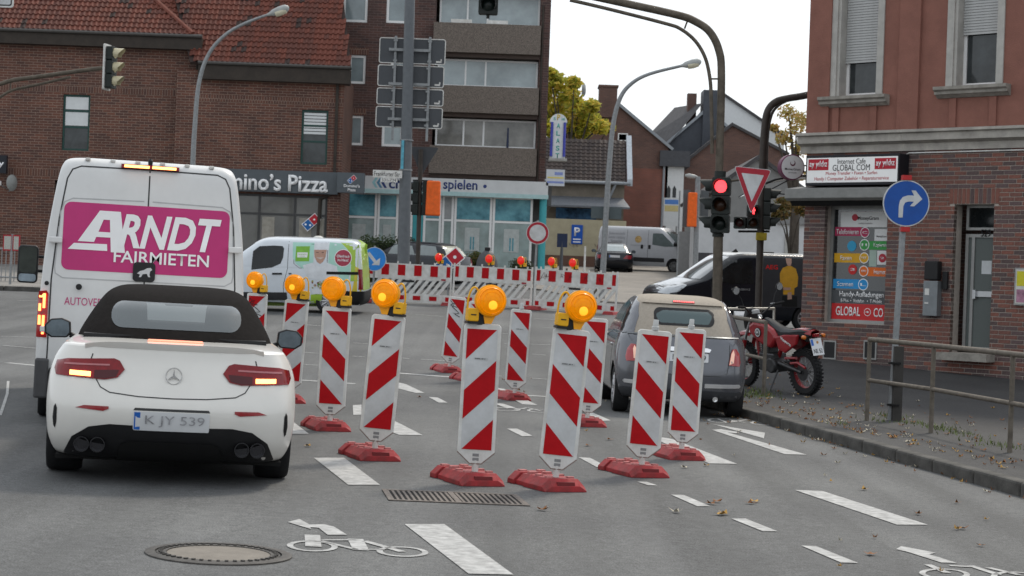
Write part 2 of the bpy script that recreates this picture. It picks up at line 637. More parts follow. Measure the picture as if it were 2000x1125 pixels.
def lay_text(name, body, bvh, view, c, width, height, m, parent, bold=0.0, shear=0.0, off=.006, flip=False, **tags):
    me = text_mesh(body, width, height, bold, shear, 0)
    fn, d = VIEWS[view]
    d = Vector(d)
    for v in me.vertices:
        a, b = v.co.x, v.co.z
        if flip: a = -a
        o = Vector(fn((c[0] + a, c[1] + b)))
        h, nrm, i, dist = bvh.ray_cast(o, d)
        if h is None: h = o + d * 9
        v.co = h - d * off
    me.materials.append(m)
    return link(name, me, parent, **tags)

def wheel(parent, x, y, r, w, side, rim_m, n_sp=10, rim_r=None, tyre_m=None, spoke_w=.035, dish=.02):
    """wheel with its outer face at x (side=+1 right, -1 left)"""
    rim_r = rim_r or r * .66
    ax = (side, 0, 0)
    o = (x - side * w, y, r)
    t = MB().lathe([(rim_r, .01), (r * .93, 0), (r * .985, .025), (r, w * .3), (r, w * .7), (r * .985, w - .02), (r * .93, w), (rim_r, w - .012)], o, ax, 32, ring=True)
    tt = t.obj('wheel', tyre_m or MATS['tyre'], parent, smooth=True)
    b = MB().lathe([(rim_r * 1.01, w * .5), (rim_r * 1.01, w - .008), (rim_r * .93, w - .002), (rim_r * .9, w - .03), (rim_r * .85, w * .55), (.02, w * .5)], o, ax, 32)
    b.lathe([(.075, w * .5), (.075, w - dish), (.06, w - dish + .006), (.001, w - dish + .006)], o, ax, 20)
    for k in range(n_sp):
        g = 2 * math.pi * k / n_sp
        dy, dz = math.cos(g), math.sin(g)
        p0 = Vector(o) + Vector(ax) * (w - dish - .01) + Vector((0, dy, dz)) * .05
        p1 = Vector(o) + Vector(ax) * (w - .02) + Vector((0, dy, dz)) * rim_r * .95
        b.tube([p0, p1], [spoke_w * .7, spoke_w * .5], 6)
    b.obj('rim', rim_m, tt, smooth=True)
    return tt

# ------------------------------------------------------------------ shared materials
asphalt = asphalt_mat('asphalt', (.112, .114, .114), 110)
walk_asphalt = asphalt_mat('footpath_asphalt', (.046, .046, .047), 90, .6, False)
far_walk = paving_mat('concrete_paving', (.20, .19, .175), (.25, .24, .22), (.12, .115, .105), .3, .3)
cobble = paving_mat('block_paving', (.21, .19, .165), (.27, .25, .22), (.12, .11, .10), .22, .11)
paint = mat('road_paint', (.46, .46, .45), .7, var=.1, scale=14, dirt=(.24, .24, .235), bump=.2)
kerb_m = mat('kerb_stone', (.075, .072, .066), .85, var=.45, scale=5, bump=.4)
tyre = mat('tyre', (.012, .012, .013), .75, var=.3, scale=20)
black = mat('black_plastic', (.014, .014, .015), .5, var=.2)
blackm = mat('black_matt', (.008, .008, .008), .8, var=.2)
rubber = mat('dark_trim', (.03, .03, .032), .6, var=.2)
chrome = mat('chrome', (.75, .75, .76), .12, 1, var=.03)
alu = mat('aluminium', (.5, .51, .52), .35, .9, var=.1)
galv = mat('galvanised_steel', (.25, .26, .265), .55, .45, var=.2, scale=14)
galvd = mat('grey_painted_steel', (.115, .125, .135), .5, .1, var=.12, scale=8)
rust = mat('weathered_brown_steel', (.105, .088, .068), .65, .2, var=.35, scale=7)
pole_m = mat('dark_brown_steel', (.055, .046, .04), .6, .2, var=.25, scale=9)
railm = mat('weathered_rail', (.13, .112, .09), .65, .2, var=.3, scale=11, bump=.2)
white_r = mat('white_reflective', (.56, .57, .58), .5, var=.05, scale=4, dirt=(.42, .425, .42), spec=.2)
white_f = mat('white_plastic', (.66, .66, .64), .5, var=.06, scale=5, dirt=(.47, .455, .42))
red_r = mat('red_reflective', (.40, .006, .010), .5, var=.12, scale=8, spec=.12)
red_p = mat('red_recycled_plastic', (.33, .026, .03), .6, var=.2, scale=9, dirt=(.17, .03, .03), bump=.25, bscale=40)
yellow_p = mat('yellow_plastic', (.72, .38, .01), .45, var=.12, scale=20)
amber = mat('amber_lens', (.85, .27, .0), .25, var=.2, scale=22, emit=.16, ecol=(1, .30, .0), spec=.2)
amber_hot = mat('amber_bulb_glow', (1, .5, .02), .3, var=.05, emit=.55, ecol=(1, .5, .03))
redlens = mat('red_lens', (.6, .015, .012), .25, var=.1, scale=20, emit=.25, ecol=(1, .02, .01), coat=.4)
redlit = mat('red_signal_lit', (.9, .03, .04), .3, var=.1, scale=40, emit=2.2, ecol=(1, .05, .06))
white_l = mat('white_letters', (.8, .8, .8), .5, var=.02)
black_l = mat('black_letters', (.015, .015, .018), .5, var=.05)
blue_r = mat('blue_reflective', (.008, .085, .42), .4, var=.06)
orange_c = mat('orange_cover', (.8, .13, .015), .55, var=.15, scale=9, bump=.6, bscale=9)
glass = mat('window_glass', (.03, .035, .037), .05, var=.6, scale=2, spec=.5)
glass_d = mat('dark_car_glass', (.010, .012, .013), .06, var=.4, scale=3, spec=.4)
white_w = mat('white_window_frame', (.74, .74, .73), .45, var=.04)
blind = mat('white_blind', (.62, .64, .64), .7, var=.05)
concrete = mat('grey_concrete', (.3, .29, .27), .9, var=.2, scale=3, bump=.3)

# ------------------------------------------------------------------ ground
_gz0 = gz
def gz(x, y): return _gz0(x, min(y, 118))
xs = [-260, -180, -120, -80, -55, -40] + [-30 + i for i in range(61)] + [40, 55, 80, 120, 180, 260]
ys = [-30, -15, -5] + [i for i in range(0, 121)] + [130, 150, 180, 240, 320, 450]
g = MB().grid([[(x, y, gz(x, y)) for x in xs] for y in ys])
me = g.mesh('road', asphalt, smooth=True, fix=False)
road = link('road', me, None, kind='structure')

KERB = [(6.3, 3), (5.45, 9), (4.36, 16.1), (3.72, 20.4), (3.08, 24.8), (2.62, 28.2), (2.45, 31.2), (2.62, 33.2), (3.2, 34.8), (4.4, 36.0), (6.2, 37.2), (14, 42.4)]
pav = sheet('pavement', KERB + [(26, 50), (26, 3)], .115, walk_asphalt, kind='structure')
kerb = link('kerb', None, None, kind='structure')
def along(poly, step):
    out, acc = [], 0
    for a, b in zip(poly, poly[1:]):
        L = math.dist(a, b); t = acc
        while t < L:
            out.append((a[0] + (b[0] - a[0]) * t / L, a[1] + (b[1] - a[1]) * t / L)); t += step
        acc = t - L
    return out
ks = along(KERB, .995)
kstone = MB().box((0, .495, -.04), (.15, .985, .32)).mesh('kerbstone', kerb_m, bevel=.022)
for a, b in zip(ks, ks[1:]):
    o = link('kerbstone', kstone, kerb)
    v = Vector((b[0] - a[0], b[1] - a[1], gz(*b) - gz(*a)))
    y = v.normalized(); x = y.cross(Vector((0, 0, 1))).normalized(); z = x.cross(y)
    m = Matrix((x, y, z)).transposed().to_4x4()
    o.matrix_world = Matrix.Translation((a[0] - x.x * .05, a[1] - x.y * .05, gz(*a) + .006 + random.uniform(-.004, .004))) @ m

# far side of the junction
lw = sheet('far_pavement', [(-60, 52.5), (-5.6, 52.3), (-4.9, 53.6), (-4.7, 57), (-4.7, 79), (-60, 79)], .12, far_walk, 1.5, kind='structure')
lk = link('far_kerb', None, None, kind='structure')
ks2 = along([(-24, 52.4), (-5.6, 52.2), (-4.8, 53.6), (-4.6, 57), (-4.6, 76)], 1.0)
for a, b in zip(ks2, ks2[1:]):
    o = link('kerbstone', kstone, lk)
    v = Vector((b[0] - a[0], b[1] - a[1], gz(*b) - gz(*a))); y = v.normalized(); x = y.cross(Vector((0, 0, 1))).normalized(); z = x.cross(y)
    o.matrix_world = Matrix.Translation((a[0], a[1], gz(*a) + .012)) @ Matrix((x, y, z)).transposed().to_4x4()
sheet('parking_area', [(2.6, 58.5), (4.2, 57.2), (9.5, 57.6), (40, 66), (40, 112), (-2.5, 112), (-2.5, 73), (1.0, 66)], .05, cobble, 2.0, kind='structure')

# ------------------------------------------------------------------ painted markings
def mark(name, poly, h=.005):
    pts = [G(*p) for p in poly]
    mb = MB()
    mb.add([(p.x, p.y, gz(p.x, p.y) + h) for p in pts], [tuple(range(len(pts)))])
    me = mb.mesh(name, paint, fix=False)
    if me.polygons[0].normal.z < 0: me.flip_normals()
    return link(name, me, road)
def line(name, pts, w):
    """band of constant ground width w through surveyed points"""
    P = [G(*p) for p in pts]
    q = strip([(p.x, p.y) for p in P], w)
    n = len(pts)
    mb = MB()
    vs = [(x, y, gz(x, y) + .005) for x, y in q]
    mb.add(vs, [(i, i + 1, 2 * n - 2 - i, 2 * n - 1 - i) for i in range(n - 1)])
    me = mb.mesh(name, paint, fix=False)
    for f in me.polygons:
        if f.normal.z < 0: f.flip()
    return link(name, me, road)
for p in ([(790, 1025), (868, 1025), (1003, 1124), (915, 1122)], [(613, 895), (672, 895), (742, 948), (680, 948)],
          [(538, 800), (572, 824), (603, 848), (560, 848)], [(689, 792), (706, 791), (706, 811), (690, 811)],
          [(1552, 958), (1606, 960), (1812, 1026), (1752, 1026)], [(1262, 850), (1312, 858), (1440, 907), (1385, 906)],
          [(1130, 800), (1150, 803), (1193, 822), (1172, 823)]):
    mark('lane_dash', p)
for p in ([(837, 776), (855, 777), (874, 787), (857, 787)], [(990, 838), (1010, 838), (1040, 852), (1020, 853)], [(1130, 894), (1152, 895), (1187, 913), (1165, 913)],
          [(1245, 942), (1263, 942), (1284, 949), (1266, 949)], [(1310, 967), (1336, 968), (1388, 990), (1362, 990)], [(1428, 1014), (1456, 1014), (1519, 1039), (1490, 1039)],
          [(1565, 1067), (1594, 1068), (1676, 1101), (1642, 1100)], [(963, 788), (982, 789), (1007, 797), (990, 798)]):
    mark('cycle_lane_dash', p)
mark('arrow_shaft', [(1389.5, 840), (1408, 839), (1444, 845), (1436, 847), (1420, 845), (1576, 889), (1533, 888)])
mark('arrow_head', [(1392, 829), (1494, 846), (1492, 857)])
mark('arrow_shaft', [(742, 812), (771, 823), (826, 851), (779, 850), (742, 836)])
mark('arrow_shaft', [(776, 747), (793, 751), (829, 768), (812, 768), (776, 759)])
mark('arrow_shaft', [(960, 757), (985, 760), (1050, 792), (1020, 790)])
mark('turn_arrow', [(562, 1021), (585, 1015), (607, 1030), (590, 1028), (634, 1025), (652, 1030), (678, 1046), (640, 1046), (622, 1030), (600, 1032)][:2] + [(605, 1026), (632, 1025), (652, 1030), (678, 1046), (640, 1046), (622, 1032), (606, 1031), (608, 1035)])
mark('turn_arrow', [(1750, 1074), (1760, 1068), (1828, 1081), (1815, 1084), (1869, 1101), (1838, 1100), (1772, 1079)])
def ell(cx, cy, rx, ry, w, sk=.036):
    line('bicycle_symbol', [(cx + rx * math.cos(2 * math.pi * k / 20), cy + ry * math.sin(2 * math.pi * k / 20) + sk * rx * math.cos(2 * math.pi * k / 20)) for k in range(21)], w)
ell(610, 1068, 44, 9.5, .035); ell(786, 1079, 45, 9, .035)
for a, b, w in (((610, 1046), (612, 1069), .09), ((628, 1056), (695, 1056), .04), ((626, 1058), (698, 1075), .04), ((694, 1054), (705, 1076), .09), ((712, 1058), (786, 1079), .05), ((705, 1074), (750, 1075), .03)):
    line('bicycle_symbol', [a, b], w)
ell(1408, 822, 24, 4, .04); ell(1492, 827, 24, 4, .04)
for a, b in (((1400, 818), (1420, 826)), ((1420, 819), (1455, 826)), ((1455, 818), (1490, 827)), ((1425, 826), (1460, 820))): line('bicycle_symbol', [a, b], .04)
ell(990, 800, 24, 3, .04); ell(1056, 803, 24, 3, .04)
for a, b in (((985, 796), (1030, 800)), ((1005, 801), (1030, 797)), ((1030, 797), (1056, 803))): line('bicycle_symbol', [a, b], .04)
for a, b in (((1812, 1104), (1850, 1120)), ((1855, 1106), (1895, 1108)), ((1895, 1106), (1950, 1124)), ((1930, 1110), (1990, 1124))): line('bicycle_symbol', [a, b], .05)
ell(1845, 1122, 44, 9, .035); ell(1985, 1128, 44, 9, .035)
for a, b, w in (((0, 657), (66, 659), .05), ((5, 675), (76, 681), .06), ((14, 709), (78, 715), .14), ((34, 587), (82, 588), .06), ((576, 742), (694, 750), .16), ((776, 729), (894, 738), .18), ((955, 769), (1068, 775), .16),
                ((800, 614), (866, 618), .06), ((1042, 622), (1090, 625), .06), ((965, 651), (992, 652), .06), ((985, 671), (1082, 674), .06), ((780, 699), (800, 701), .06), ((822, 702), (872, 705), .06), ((590, 612), (626, 614), .06),
                ((590, 634), (628, 637), .06), ((590, 688), (640, 692), .06), ((590, 712), (640, 715), .06), ((688, 696), (712, 697), .06), ((960, 734), (980, 735), .06), ((1035, 739), (1068, 741), .06), ((1040, 692), (1066, 694), .06),
                ((690, 670), (720, 672), .05), ((930, 690), (960, 692), .05), ((1168, 762), (1184, 763), .1), ((700, 594), (760, 597), .06), ((770, 600), (830, 600), .05), ((1060, 640), (1110, 643), .05), ((730, 618), (780, 619), .05)):
    line('guide_line', [a, b], w)
line('chalk_mark', [(16, 745), (14, 770), (6, 795), (0, 812)], .03)

# ------------------------------------------------------------------ ironwork in the road
c = G(427, 1083)
t = thing('manhole_cover', 'round iron manhole cover with concrete filling in the road near the camera', 'manhole cover', mtx=gmat(c.x, c.y, 0))
iron = mat('cast_iron', (.075, .07, .064), .6, .5, var=.3, scale=22)
MB().lathe([(.388, -.03), (.388, .008), (.37, .012), (.335, .012), (.335, -.03)], n=48).obj('frame_ring', iron, t, smooth=True)
MB().lathe([(.325, -.03), (.325, .008), (.29, .01), (.275, .01), (.275, -.03)], n=48).obj('cover_rim', iron, t, smooth=True)
MB().lathe([(.272, -.03), (.272, .006), (.001, .008)], n=40).obj('concrete_filling', mat('manhole_concrete', (.2, .18, .155), .9, var=.15, scale=8, bump=.3), t)
stud = MB().box((0, 0, .012), (.022, .016, .01)).mesh('stud', iron)
for k in range(44):
    o = link('stud', stud, t); g = 2 * math.pi * k / 44
    o.matrix_local = Matrix.Rotation(g, 4, 'Z') @ Matrix.Translation((.305, 0, 0))
a, b, cc = G(748, 948), G(985, 957), G(1040, 1000)
c = (a + cc) / 2
t = thing('drain_grating', 'long rusty iron drain grating in the road in front of the beacons', 'drain grating', mtx=gmat(c.x, c.y, R(8)))
gw, gl = 0.98, .66
ironr = mat('rusty_iron', (.17, .15, .135), .75, .4, var=.4, scale=15)
MB().bx(-gw / 2, gw / 2, -gl / 2, gl / 2, -.06, .004).obj('pit', mat('drain_shade', (.006, .006, .006), .9), t)  # near-black sheet at road level stands in for the shaded depth below the bars
fr = MB()
for (x0, x1, y0, y1) in ((-gw / 2, gw / 2, -gl / 2, -gl / 2 + .04), (-gw / 2, gw / 2, gl / 2 - .04, gl / 2), (-gw / 2, -gw / 2 + .03, -gl / 2 + .04, gl / 2 - .04), (gw / 2 - .03, gw / 2, -gl / 2 + .04, gl / 2 - .04), (-.02, .02, -gl / 2 + .04, gl / 2 - .04)):
    fr.bx(x0, x1, y0, y1, -.05, .009)
fr.obj('frame', ironr, t)
bar = MB().bx(-.009, .009, -gl / 2 + .05, gl / 2 - .05, -.03, .0075).mesh('bar', ironr)
for k in range(-12, 13):
    if k == 0: continue
    o = link('bar', bar, t); o.location = (k * .038, 0, 0)

# ------------------------------------------------------------------ fallen leaves and weeds
leafm = [mat('leaf_ochre', (.34, .2, .05), .8, var=.4, scale=9), mat('leaf_brown', (.2, .085, .03), .8, var=.4, scale=9), mat('leaf_pale', (.4, .36, .28), .8, var=.3, scale=9)]
lf = MB()
def leaf_at(x, y, s, h):
    lf.mi = random.choice((0, 1, 1, 2))
    a = random.random() * 6.28
    z = gz(x, y) + h
    pts = []
    for k, (r, ang) in enumerate(((1, 0), (.45, .7), (.8, 1.3), (.4, 2.2), (.95, 3.1), (.4, 4.0), (.8, 4.9), (.45, 5.6))):
        pts.append((x + s * r * math.cos(a + ang), y + s * r * math.sin(a + ang), z + random.uniform(.004, .03) * (r > .6)))
    lf.add(pts, [(7, 0, 1), (1, 2, 3), (3, 4, 5), (5, 6, 7), (7, 1, 3, 5)])
for _ in range(330):
    y = random.uniform(14, 33); kx = 3.1 + (24.8 - y) * .15
    leaf_at(kx + .2 + abs(random.gauss(0, 1.6)), y, random.uniform(.025, .06), .125)
for _ in range(90):
    y = random.uniform(10, 34); kx = 3.1 + (24.8 - y) * .15
    leaf_at(kx - .15 - abs(random.gauss(0, 1.5)), y, random.uniform(.02, .055), .012)
for _ in range(260):
    y = random.uniform(13, 32); kx = 3.1 + (24.8 - y) * .15
    leaf_at(kx + .18 + abs(random.gauss(0, .3)), y, random.uniform(.02, .05), .123)
for _ in range(120):
    y = random.uniform(13, 30); kx = 3.1 + (24.8 - y) * .15
    leaf_at(kx - .14 - abs(random.gauss(0, .12)), y, random.uniform(.015, .04), .012)
for px, py in ((1400, 982), (1390, 986), (1405, 1007), (1475, 982), (1465, 985), (1320, 1002), (1148, 872), (1190, 860), (820, 777), (602, 873), (1700, 1085), (1415, 1006), (1060, 998)):
    p = G(px, py); leaf_at(p.x, p.y, .06, .012)
lf.obj('fallen_leaves', leafm, kind='stuff', fix=False, label='scattered ochre and brown fallen leaves on road and pavement', category='leaves')
wd = MB()
for (px, py, n, sp) in ((1745, 815, 90, .3), (1820, 835, 60, .3), (1850, 842, 60, .25), (1880, 850, 50, .3), (1970, 875, 60, .3), (1480, 768, 150, .35), (1460, 775, 120, .3), (1500, 775, 60, .25), (1640, 830, 25, .2), (1710, 822, 30, .2), (1780, 828, 50, .25), (1925, 865, 40, .3)):
    c = G(px, py, .11)
    for _ in range(n):
        x, y = c.x + random.gauss(0, sp * .45), c.y + random.gauss(0, sp * .9)
        a = random.random() * 6.28; h = random.uniform(.015, .07); w = .006
        dx, dy = math.cos(a), math.sin(a)
        z = gz(x, y) + .115
        wd.add([(x - dy * w, y + dx * w, z), (x + dy * w, y - dx * w, z), (x + dx * h * .6, y + dy * h * .6, z + h)], [(0, 1, 2)])
wd.obj('weeds', mat('weed_green', (.09, .12, .025), .8, var=.4, scale=4), kind='stuff', fix=False, label='short green weeds along the kerb edge', category='weeds')

# ------------------------------------------------------------------ traffic beacons
def lamp_parts(parent, x, z, mirror, lens, hot, s=1.0, yaw=0, lens_name='lens'):
    """battery warning lamp: disc lens, battery case, carrying ring"""
    T = Matrix.Translation((x, 0, z)) @ Matrix.Rotation(yaw, 4, 'Z') @ Matrix.Diagonal((mirror * s, s, s, 1))
    def mb():
        m = MB(); m.T = T; return m
    l = mb().lathe([(.100, -.035), (.102, -.05), (.098, -.062), (.075, -.075), (.04, -.083), (.001, -.085)], (-.045, 0, .155), (0, 1, 0), 32)
    for r in (.03, .055, .08):
        l.lathe([(r, -.08 + r * .13), (r + .006, -.088 + r * .12), (r + .011, -.08 + r * .15)], (-.045, 0, .155), (0, 1, 0), 32)
    ls = l.obj(lens_name, lens, parent, smooth=True)
    if hot: mb().lathe([(.034, -.078), (.026, -.088), (.001, -.091)], (-.052, 0, .128), (0, 1, 0), 20).obj('bulb_glow', hot, ls, smooth=True)
    h = mb().lathe([(.06, .05), (.1, .02), (.108, -.02), (.109, -.045), (.101, -.05), (.099, -.03)], (-.045, 0, .155), (0, 1, 0), 32)
    h.prism([(-.105, .09), (.0, .075), (-.015, .0), (-.06, .0)], 'xz', -.03, .03)
    h.obj('lens_housing', yellow_p if lens is redlens else mat('amber_housing', (.85, .36, .01), .4, var=.1), parent, smooth=True)
    mb().prism(rrect(.03, .105, .012, .1, .012, 3), 'xz', -.045, .045).obj('battery_case', yellow_p, parent, bevel=.006)
    mb().bx(.028, .107, -.047, .047, -.004, .0115).bx(-.02, .03, -.02, .02, -.01, .07).obj('clamp', black, parent)
    ring = [(.06 + .05 * math.cos(R(a)) * .85, 0, .115 + .125 * math.sin(R(a))) for a in range(-10, 170, 12)]
    mb().tube(ring, .007, 8).obj('carrying_ring', yellow_p, parent, smooth=True)
    mb().bx(.05, .086, -.0475, -.0455, .052, .06).obj('maker_plate', black, parent)

def foot(parent, rz, dx=0):
    """recycled plastic foot plate, long axis front to back, with handle slot and stacking studs"""
    T = Matrix.Rotation(rz, 4, 'Z')
    m = MB(); m.T = T
    W2, H = .182, .094
    L0, L1 = -.18, .46
    o = [(-W2, .0), (-W2, .035), (-W2 * .66, H), (W2 * .66, H), (W2, .035), (W2, .0)]
    m.prism(o, 'xz', L0 + .05, .18)
    m.add([(x * .97, L0, z * .2 if z < .06 else .045) for x, z in o] + [(x, L0 + .05, z) for x, z in o], [(0, 1, 2, 3, 4, 5)] + [(i, (i + 1) % 6, 6 + (i + 1) % 6, 6 + i) for i in range(6)])
    m.prism([(x * .9, z * .93) for x, z in o], 'xz', .19, .34)
    m.prism(o, 'xz', .35, L1 + .0)
    b = m.obj('foot_plate', red_p, parent, bevel=.012)
    d = MB(); d.T = T
    d.prism([(-.075, .045), (.075, .045), (.07, .074), (-.07, .074)], 'xz', L0 + .002, L0 + .06)
    d.obj('handle_slot', mat('slot_dark_red', (.16, .02, .022), .7), b)
    for (x, y, w, l) in ((-.09, -.06, .05, .04), (.09, -.06, .05, .04), (-.09, .1, .05, .04), (.09, .1, .05, .04), (-.06, .27, .07, .04), (.06, .27, .07, .04), (-.08, .41, .06, .05), (.08, .41, .06, .05)):
        s = MB(); s.T = T
        s.bx(x - w / 2, x + w / 2, y - l / 2, y + l / 2, H - .008, H + .012)
        s.obj('stacking_stud', mat('faded_red_plastic', (.45, .17, .165), .7, var=.3, scale=14), b)
    return b

def stripes(slash):
    q = [[(.03, 1), (1, 1), (1, .745)], [(0, .745), (1, .49), (1, .25), (0, .5)], [(0, .255), (.98, 0), (0, 0)]]
    return q if not slash else [[(1 - x, z) for x, z in p] for p in q]

def beacon(px, py, h_px, slash, label, lamp=0, lean=0.0, foot_rz=.35, yaw=0, knob=False, graffiti=False, glow=True):
    """px, py: bearing of the foot of the panel; h_px only documents the survey"""
    g = G(px, py)
    t = thing('traffic_beacon', label, 'traffic beacon', group='red and white beacons around the road works', mtx=gmat(g.x, g.y, 0) @ Matrix.Rotation(yaw, 4, 'Z'))
    foot(t, foot_rz)
    T = Matrix.Translation((0, 0, .1)) @ Matrix.Rotation(lean, 4, 'Y')
    def mb():
        m = MB(); m.T = T; return m
    w, z0, z1 = .142, .14, 1.115
    fr = mb().prism([(-w, z0 + .0)] + [(-w, z1 - .02), (-w + .02, z1), (w - .02, z1), (w, z1 - .02)] + [(w, z0), (.045, z0 - .085), (-.045, z0 - .085)], 'xz', -.022, .022)
    pn = fr.obj('panel_frame', white_f, t, bevel=.006)
    iw, b0, b1 = .116, z0 + .022, z1 - .04
    mb().bx(-iw, iw, -.0245, -.0215, b0, b1).obj('reflective_sheet', white_r, pn)
    for q in stripes(slash):
        mb().prism([(-iw + 2 * iw * x, b0 + (b1 - b0) * z) for x, z in q], 'xz', -.0262, -.0240).obj('red_stripe', red_r, t)
    mb().bx(-.052, .052, -.0268, -.0262, b0 + (b1 - b0) * .746, b0 + (b1 - b0) * .764).obj('maker_sticker', mat('sticker_grey', (.42, .43, .43), .5), t)
    k = mb()
    for i, dx in enumerate((-.045, -.036, -.028, -.02, -.012, .004, .012, .026)):
        k.bx(dx, dx + .006, -.0274, -.0268, b0 + (b1 - b0) * .751, b0 + (b1 - b0) * .759)
    k.obj('sticker_print', black_l, t)
    st = mb().tube([(0, 0, -.06), (0, 0, z0 - .06)], .026, 10)
    st.obj('stub', white_f, t, smooth=True)
    mk = mb().bx(-.024, .024, -.0235, -.0218, z0 - .03, z0 - .008).bx(-.024, .024, -.0235, -.0218, z0 - .062, z0 - .04)
    mk.obj('latch_slots', mat('latch_grey', (.22, .22, .22), .6), pn)
    mb().tube([(-w, -.02, z0 + .002), (-.046, -.022, z0 - .084), (.046, -.022, z0 - .084), (w, -.02, z0 + .002)], .0045, 6).obj('edge_seam', mat('seam_dirt', (.2, .15, .13), .8), pn)
    if knob:
        mb().lathe([(.03, 0), (.032, .03), (.024, .035), (.022, .085), (.018, .09)], (.0, 0, z1), n=14).obj('lamp_socket', mat('grey_socket', (.5, .51, .5), .6), t, smooth=True)
    if lamp:
        e = link('warning_lamp', None, t)
        e.matrix_local = T @ Matrix.Translation((.0, 0, z1 + .004))
        lamp_parts(e, .012 * lamp, 0, lamp, amber, amber_hot if glow else None, 1.13, yaw=-.25 * lamp)
    if graffiti:
        mb().tube([(-.1, -.027, .98), (-.03, -.027, 1.02), (-.07, -.027, .95), (.0, -.027, .9), (.05, -.027, .86), (-.02, -.027, .84), (.07, -.027, .8)], .006, 5).tube([(-.11, -.027, 1.05), (-.06, -.027, 1.0), (-.1, -.027, .97), (.01, -.027, .95)], .005, 5).obj('graffiti_scrawl', black_l, t)
    return t

PH = 'of the red and white beacons'
beacon(926, 945, 270, True, 'beacon with amber lamp and rising stripes directly behind the drain grating', -1, .0, .42)
beacon(1084, 956, 270, False, 'beacon with amber lamp and falling stripes, tilted, second lamp from the right end', -1, .055, .45, glow=True)
beacon(1252, 929, 255, False, 'front beacon of the overlapping lampless pair beside the small grey car', 0, .045, .4, knob=True)
beacon(1330, 896, 230, False, 'rear beacon of the overlapping lampless pair, partly behind the other', 0, .025, .3, knob=True)
beacon(731, 897, 250, True, 'tallest lit beacon right of the white convertible, standing beyond a lane dash', 1, .05, .38)
beacon(643, 840, 215, False, 'beacon with amber lamp and falling stripes and a dirty foot plate corner', 1, .01, .35, glow=False)
beacon(562, 786, 180, True, 'beacon with amber lamp half hidden by the convertible door mirror', 1, .04, .35)
beacon(494, 742, 160, True, 'scrawled beacon with amber lamp mostly hidden behind the panel van', 1, .0, .35, graffiti=True)
beacon(1004, 781, 160, False, 'lampless beacon standing alone between the two central lit beacons', 0, .03, .4, knob=True)
beacon(877, 727, 135, False, 'scrawled lampless beacon just left of the central lit beacon, in the junction', 0, .07, .35, graffiti=True)
beacon(1146, 832, 190, False, 'lampless beacon directly left of the small grey car', 0, .03, .3)
beacon(922, 745, 140, False, 'beacon almost wholly hidden behind the central lit beacon', 0, .03, .45)

# ------------------------------------------------------------------ barrier boards closing the side street
def barrier(pa, pb, Y0, Y1, label, lamps, scrawl=False):
    a, b = W(*pa, Y0), W(*pb, Y1)
    a.z = gz(a.x, a.y); b.z = gz(b.x, b.y)
    L = (b - a).length
    ang = math.atan2(b.y - a.y, b.x - a.x)
    sl = math.asin((b.z - a.z) / L) + R(-.9)
    t = thing('barrier_board', label, 'barrier', group='barrier boards across the side street', mtx=Matrix.Translation(a) @ Matrix.Rotation(ang, 4, 'Z') @ Matrix.Rotation(-sl, 4, 'Y') @ Matrix.Diagonal((1, 1, 1.14, 1)))
    H = 1.0
    fr = MB()
    fr.bx(0, .045, -.025, .025, .06, H + .05).bx(L - .045, L, -.025, .025, .06, H + .05)
    fr.bx(.045, L - .045, -.022, .022, .68, H)
    fr.bx(.045, L - .045, -.022, .022, .615, .68).bx(.045, L - .045, -.022, .022, .06, .275)
    fr.obj('frame', white_f, t)
    n = 6
    cols = []
    pitch = (L - .1) / 5
    for k in range(n):
        if k == 0: x0, x1 = .055, .055 + pitch * .23
        elif k == n - 1: x0, x1 = L - .055 - pitch * .23, L - .055
        else: x0, x1 = .05 + pitch * k - pitch * .23, .05 + pitch * k + pitch * .23
        MB().bx(x0, x1, -.0265, -.0225, .71, .97).obj('red_block', red_r, t)
        MB().bx(x0, x1, -.0265, -.0225, .12, .225).obj('red_block', red_r, t)
    sl_m = MB().prism([(-.20, .274), (-.09, .274), (.20, .616), (.09, .616)], 'xz', -.018, .018).mesh('slat', white_f)
    m = int((L - .1) / .2)
    for k in range(m):
        x = .06 + .17 + (L - .12 - .34) * k / (m - 1)
        o = link('slat', sl_m, t); o.location = (x, 0, 0)
    for k in range(7):
        x = .16 + (L - .32) * k / 6
        MB().bx(x - .02, x + .02, -.018, .018, H + .001, H + .055).obj('lamp_peg', white_f, t)
    MB().bx(L - .3, L - .17, -.0265, -.0225, .625, .668).obj('owner_plate', mat('owner_red', (.3, .03, .04), .5), t)
    MB().bx(L * .42, L * .56, -.024, .02, .55, .6).obj('grip_slot', black, t)
    if scrawl:
        s = MB()
        for x0 in (.2, .34, .8, 1.02, 1.5, 1.92):
            pts = [(x0 + random.uniform(-.05, .09), -.0275, .84 + random.uniform(-.09, .09)) for _ in range(6)]
            s.tube(pts, .005, 5)
        s.obj('felt_pen_scrawl', mat('pen_dark_red', (.1, .01, .02), .6), t)
    for x in (.1, L - .1):
        f = MB().box((x, 0, .05), (.36, .75, .1), top=(.75, .9))
        f.obj('foot_plate', red_p, t, bevel=.015)
    for k, (lx, lb) in enumerate(lamps):
        o = thing('warning_lamp', lb, 'warning lamp', group='red warning lamps on the barrier boards', mtx=t.matrix_world @ Matrix.Translation((lx, 0, H + .04)) @ Matrix.Rotation(random.uniform(-.25, .1), 4, 'Z'))
        lamp_parts(o, 0, 0, 1, redlens, None, 1.0)
    return t
barrier((714, 590), (880, 596), 53.0, 53.0, 'red and white barrier board on the left, beside the round blue sign', [(2.02, 'red warning lamp on the left barrier board')])
barrier((882, 596), (1037, 602), 53.0, 52.6, 'red and white barrier board in the middle of the three', [(1.04, 'red warning lamp on the middle barrier board, nearer its centre'), (1.95, 'red warning lamp at the right end of the middle barrier board')])
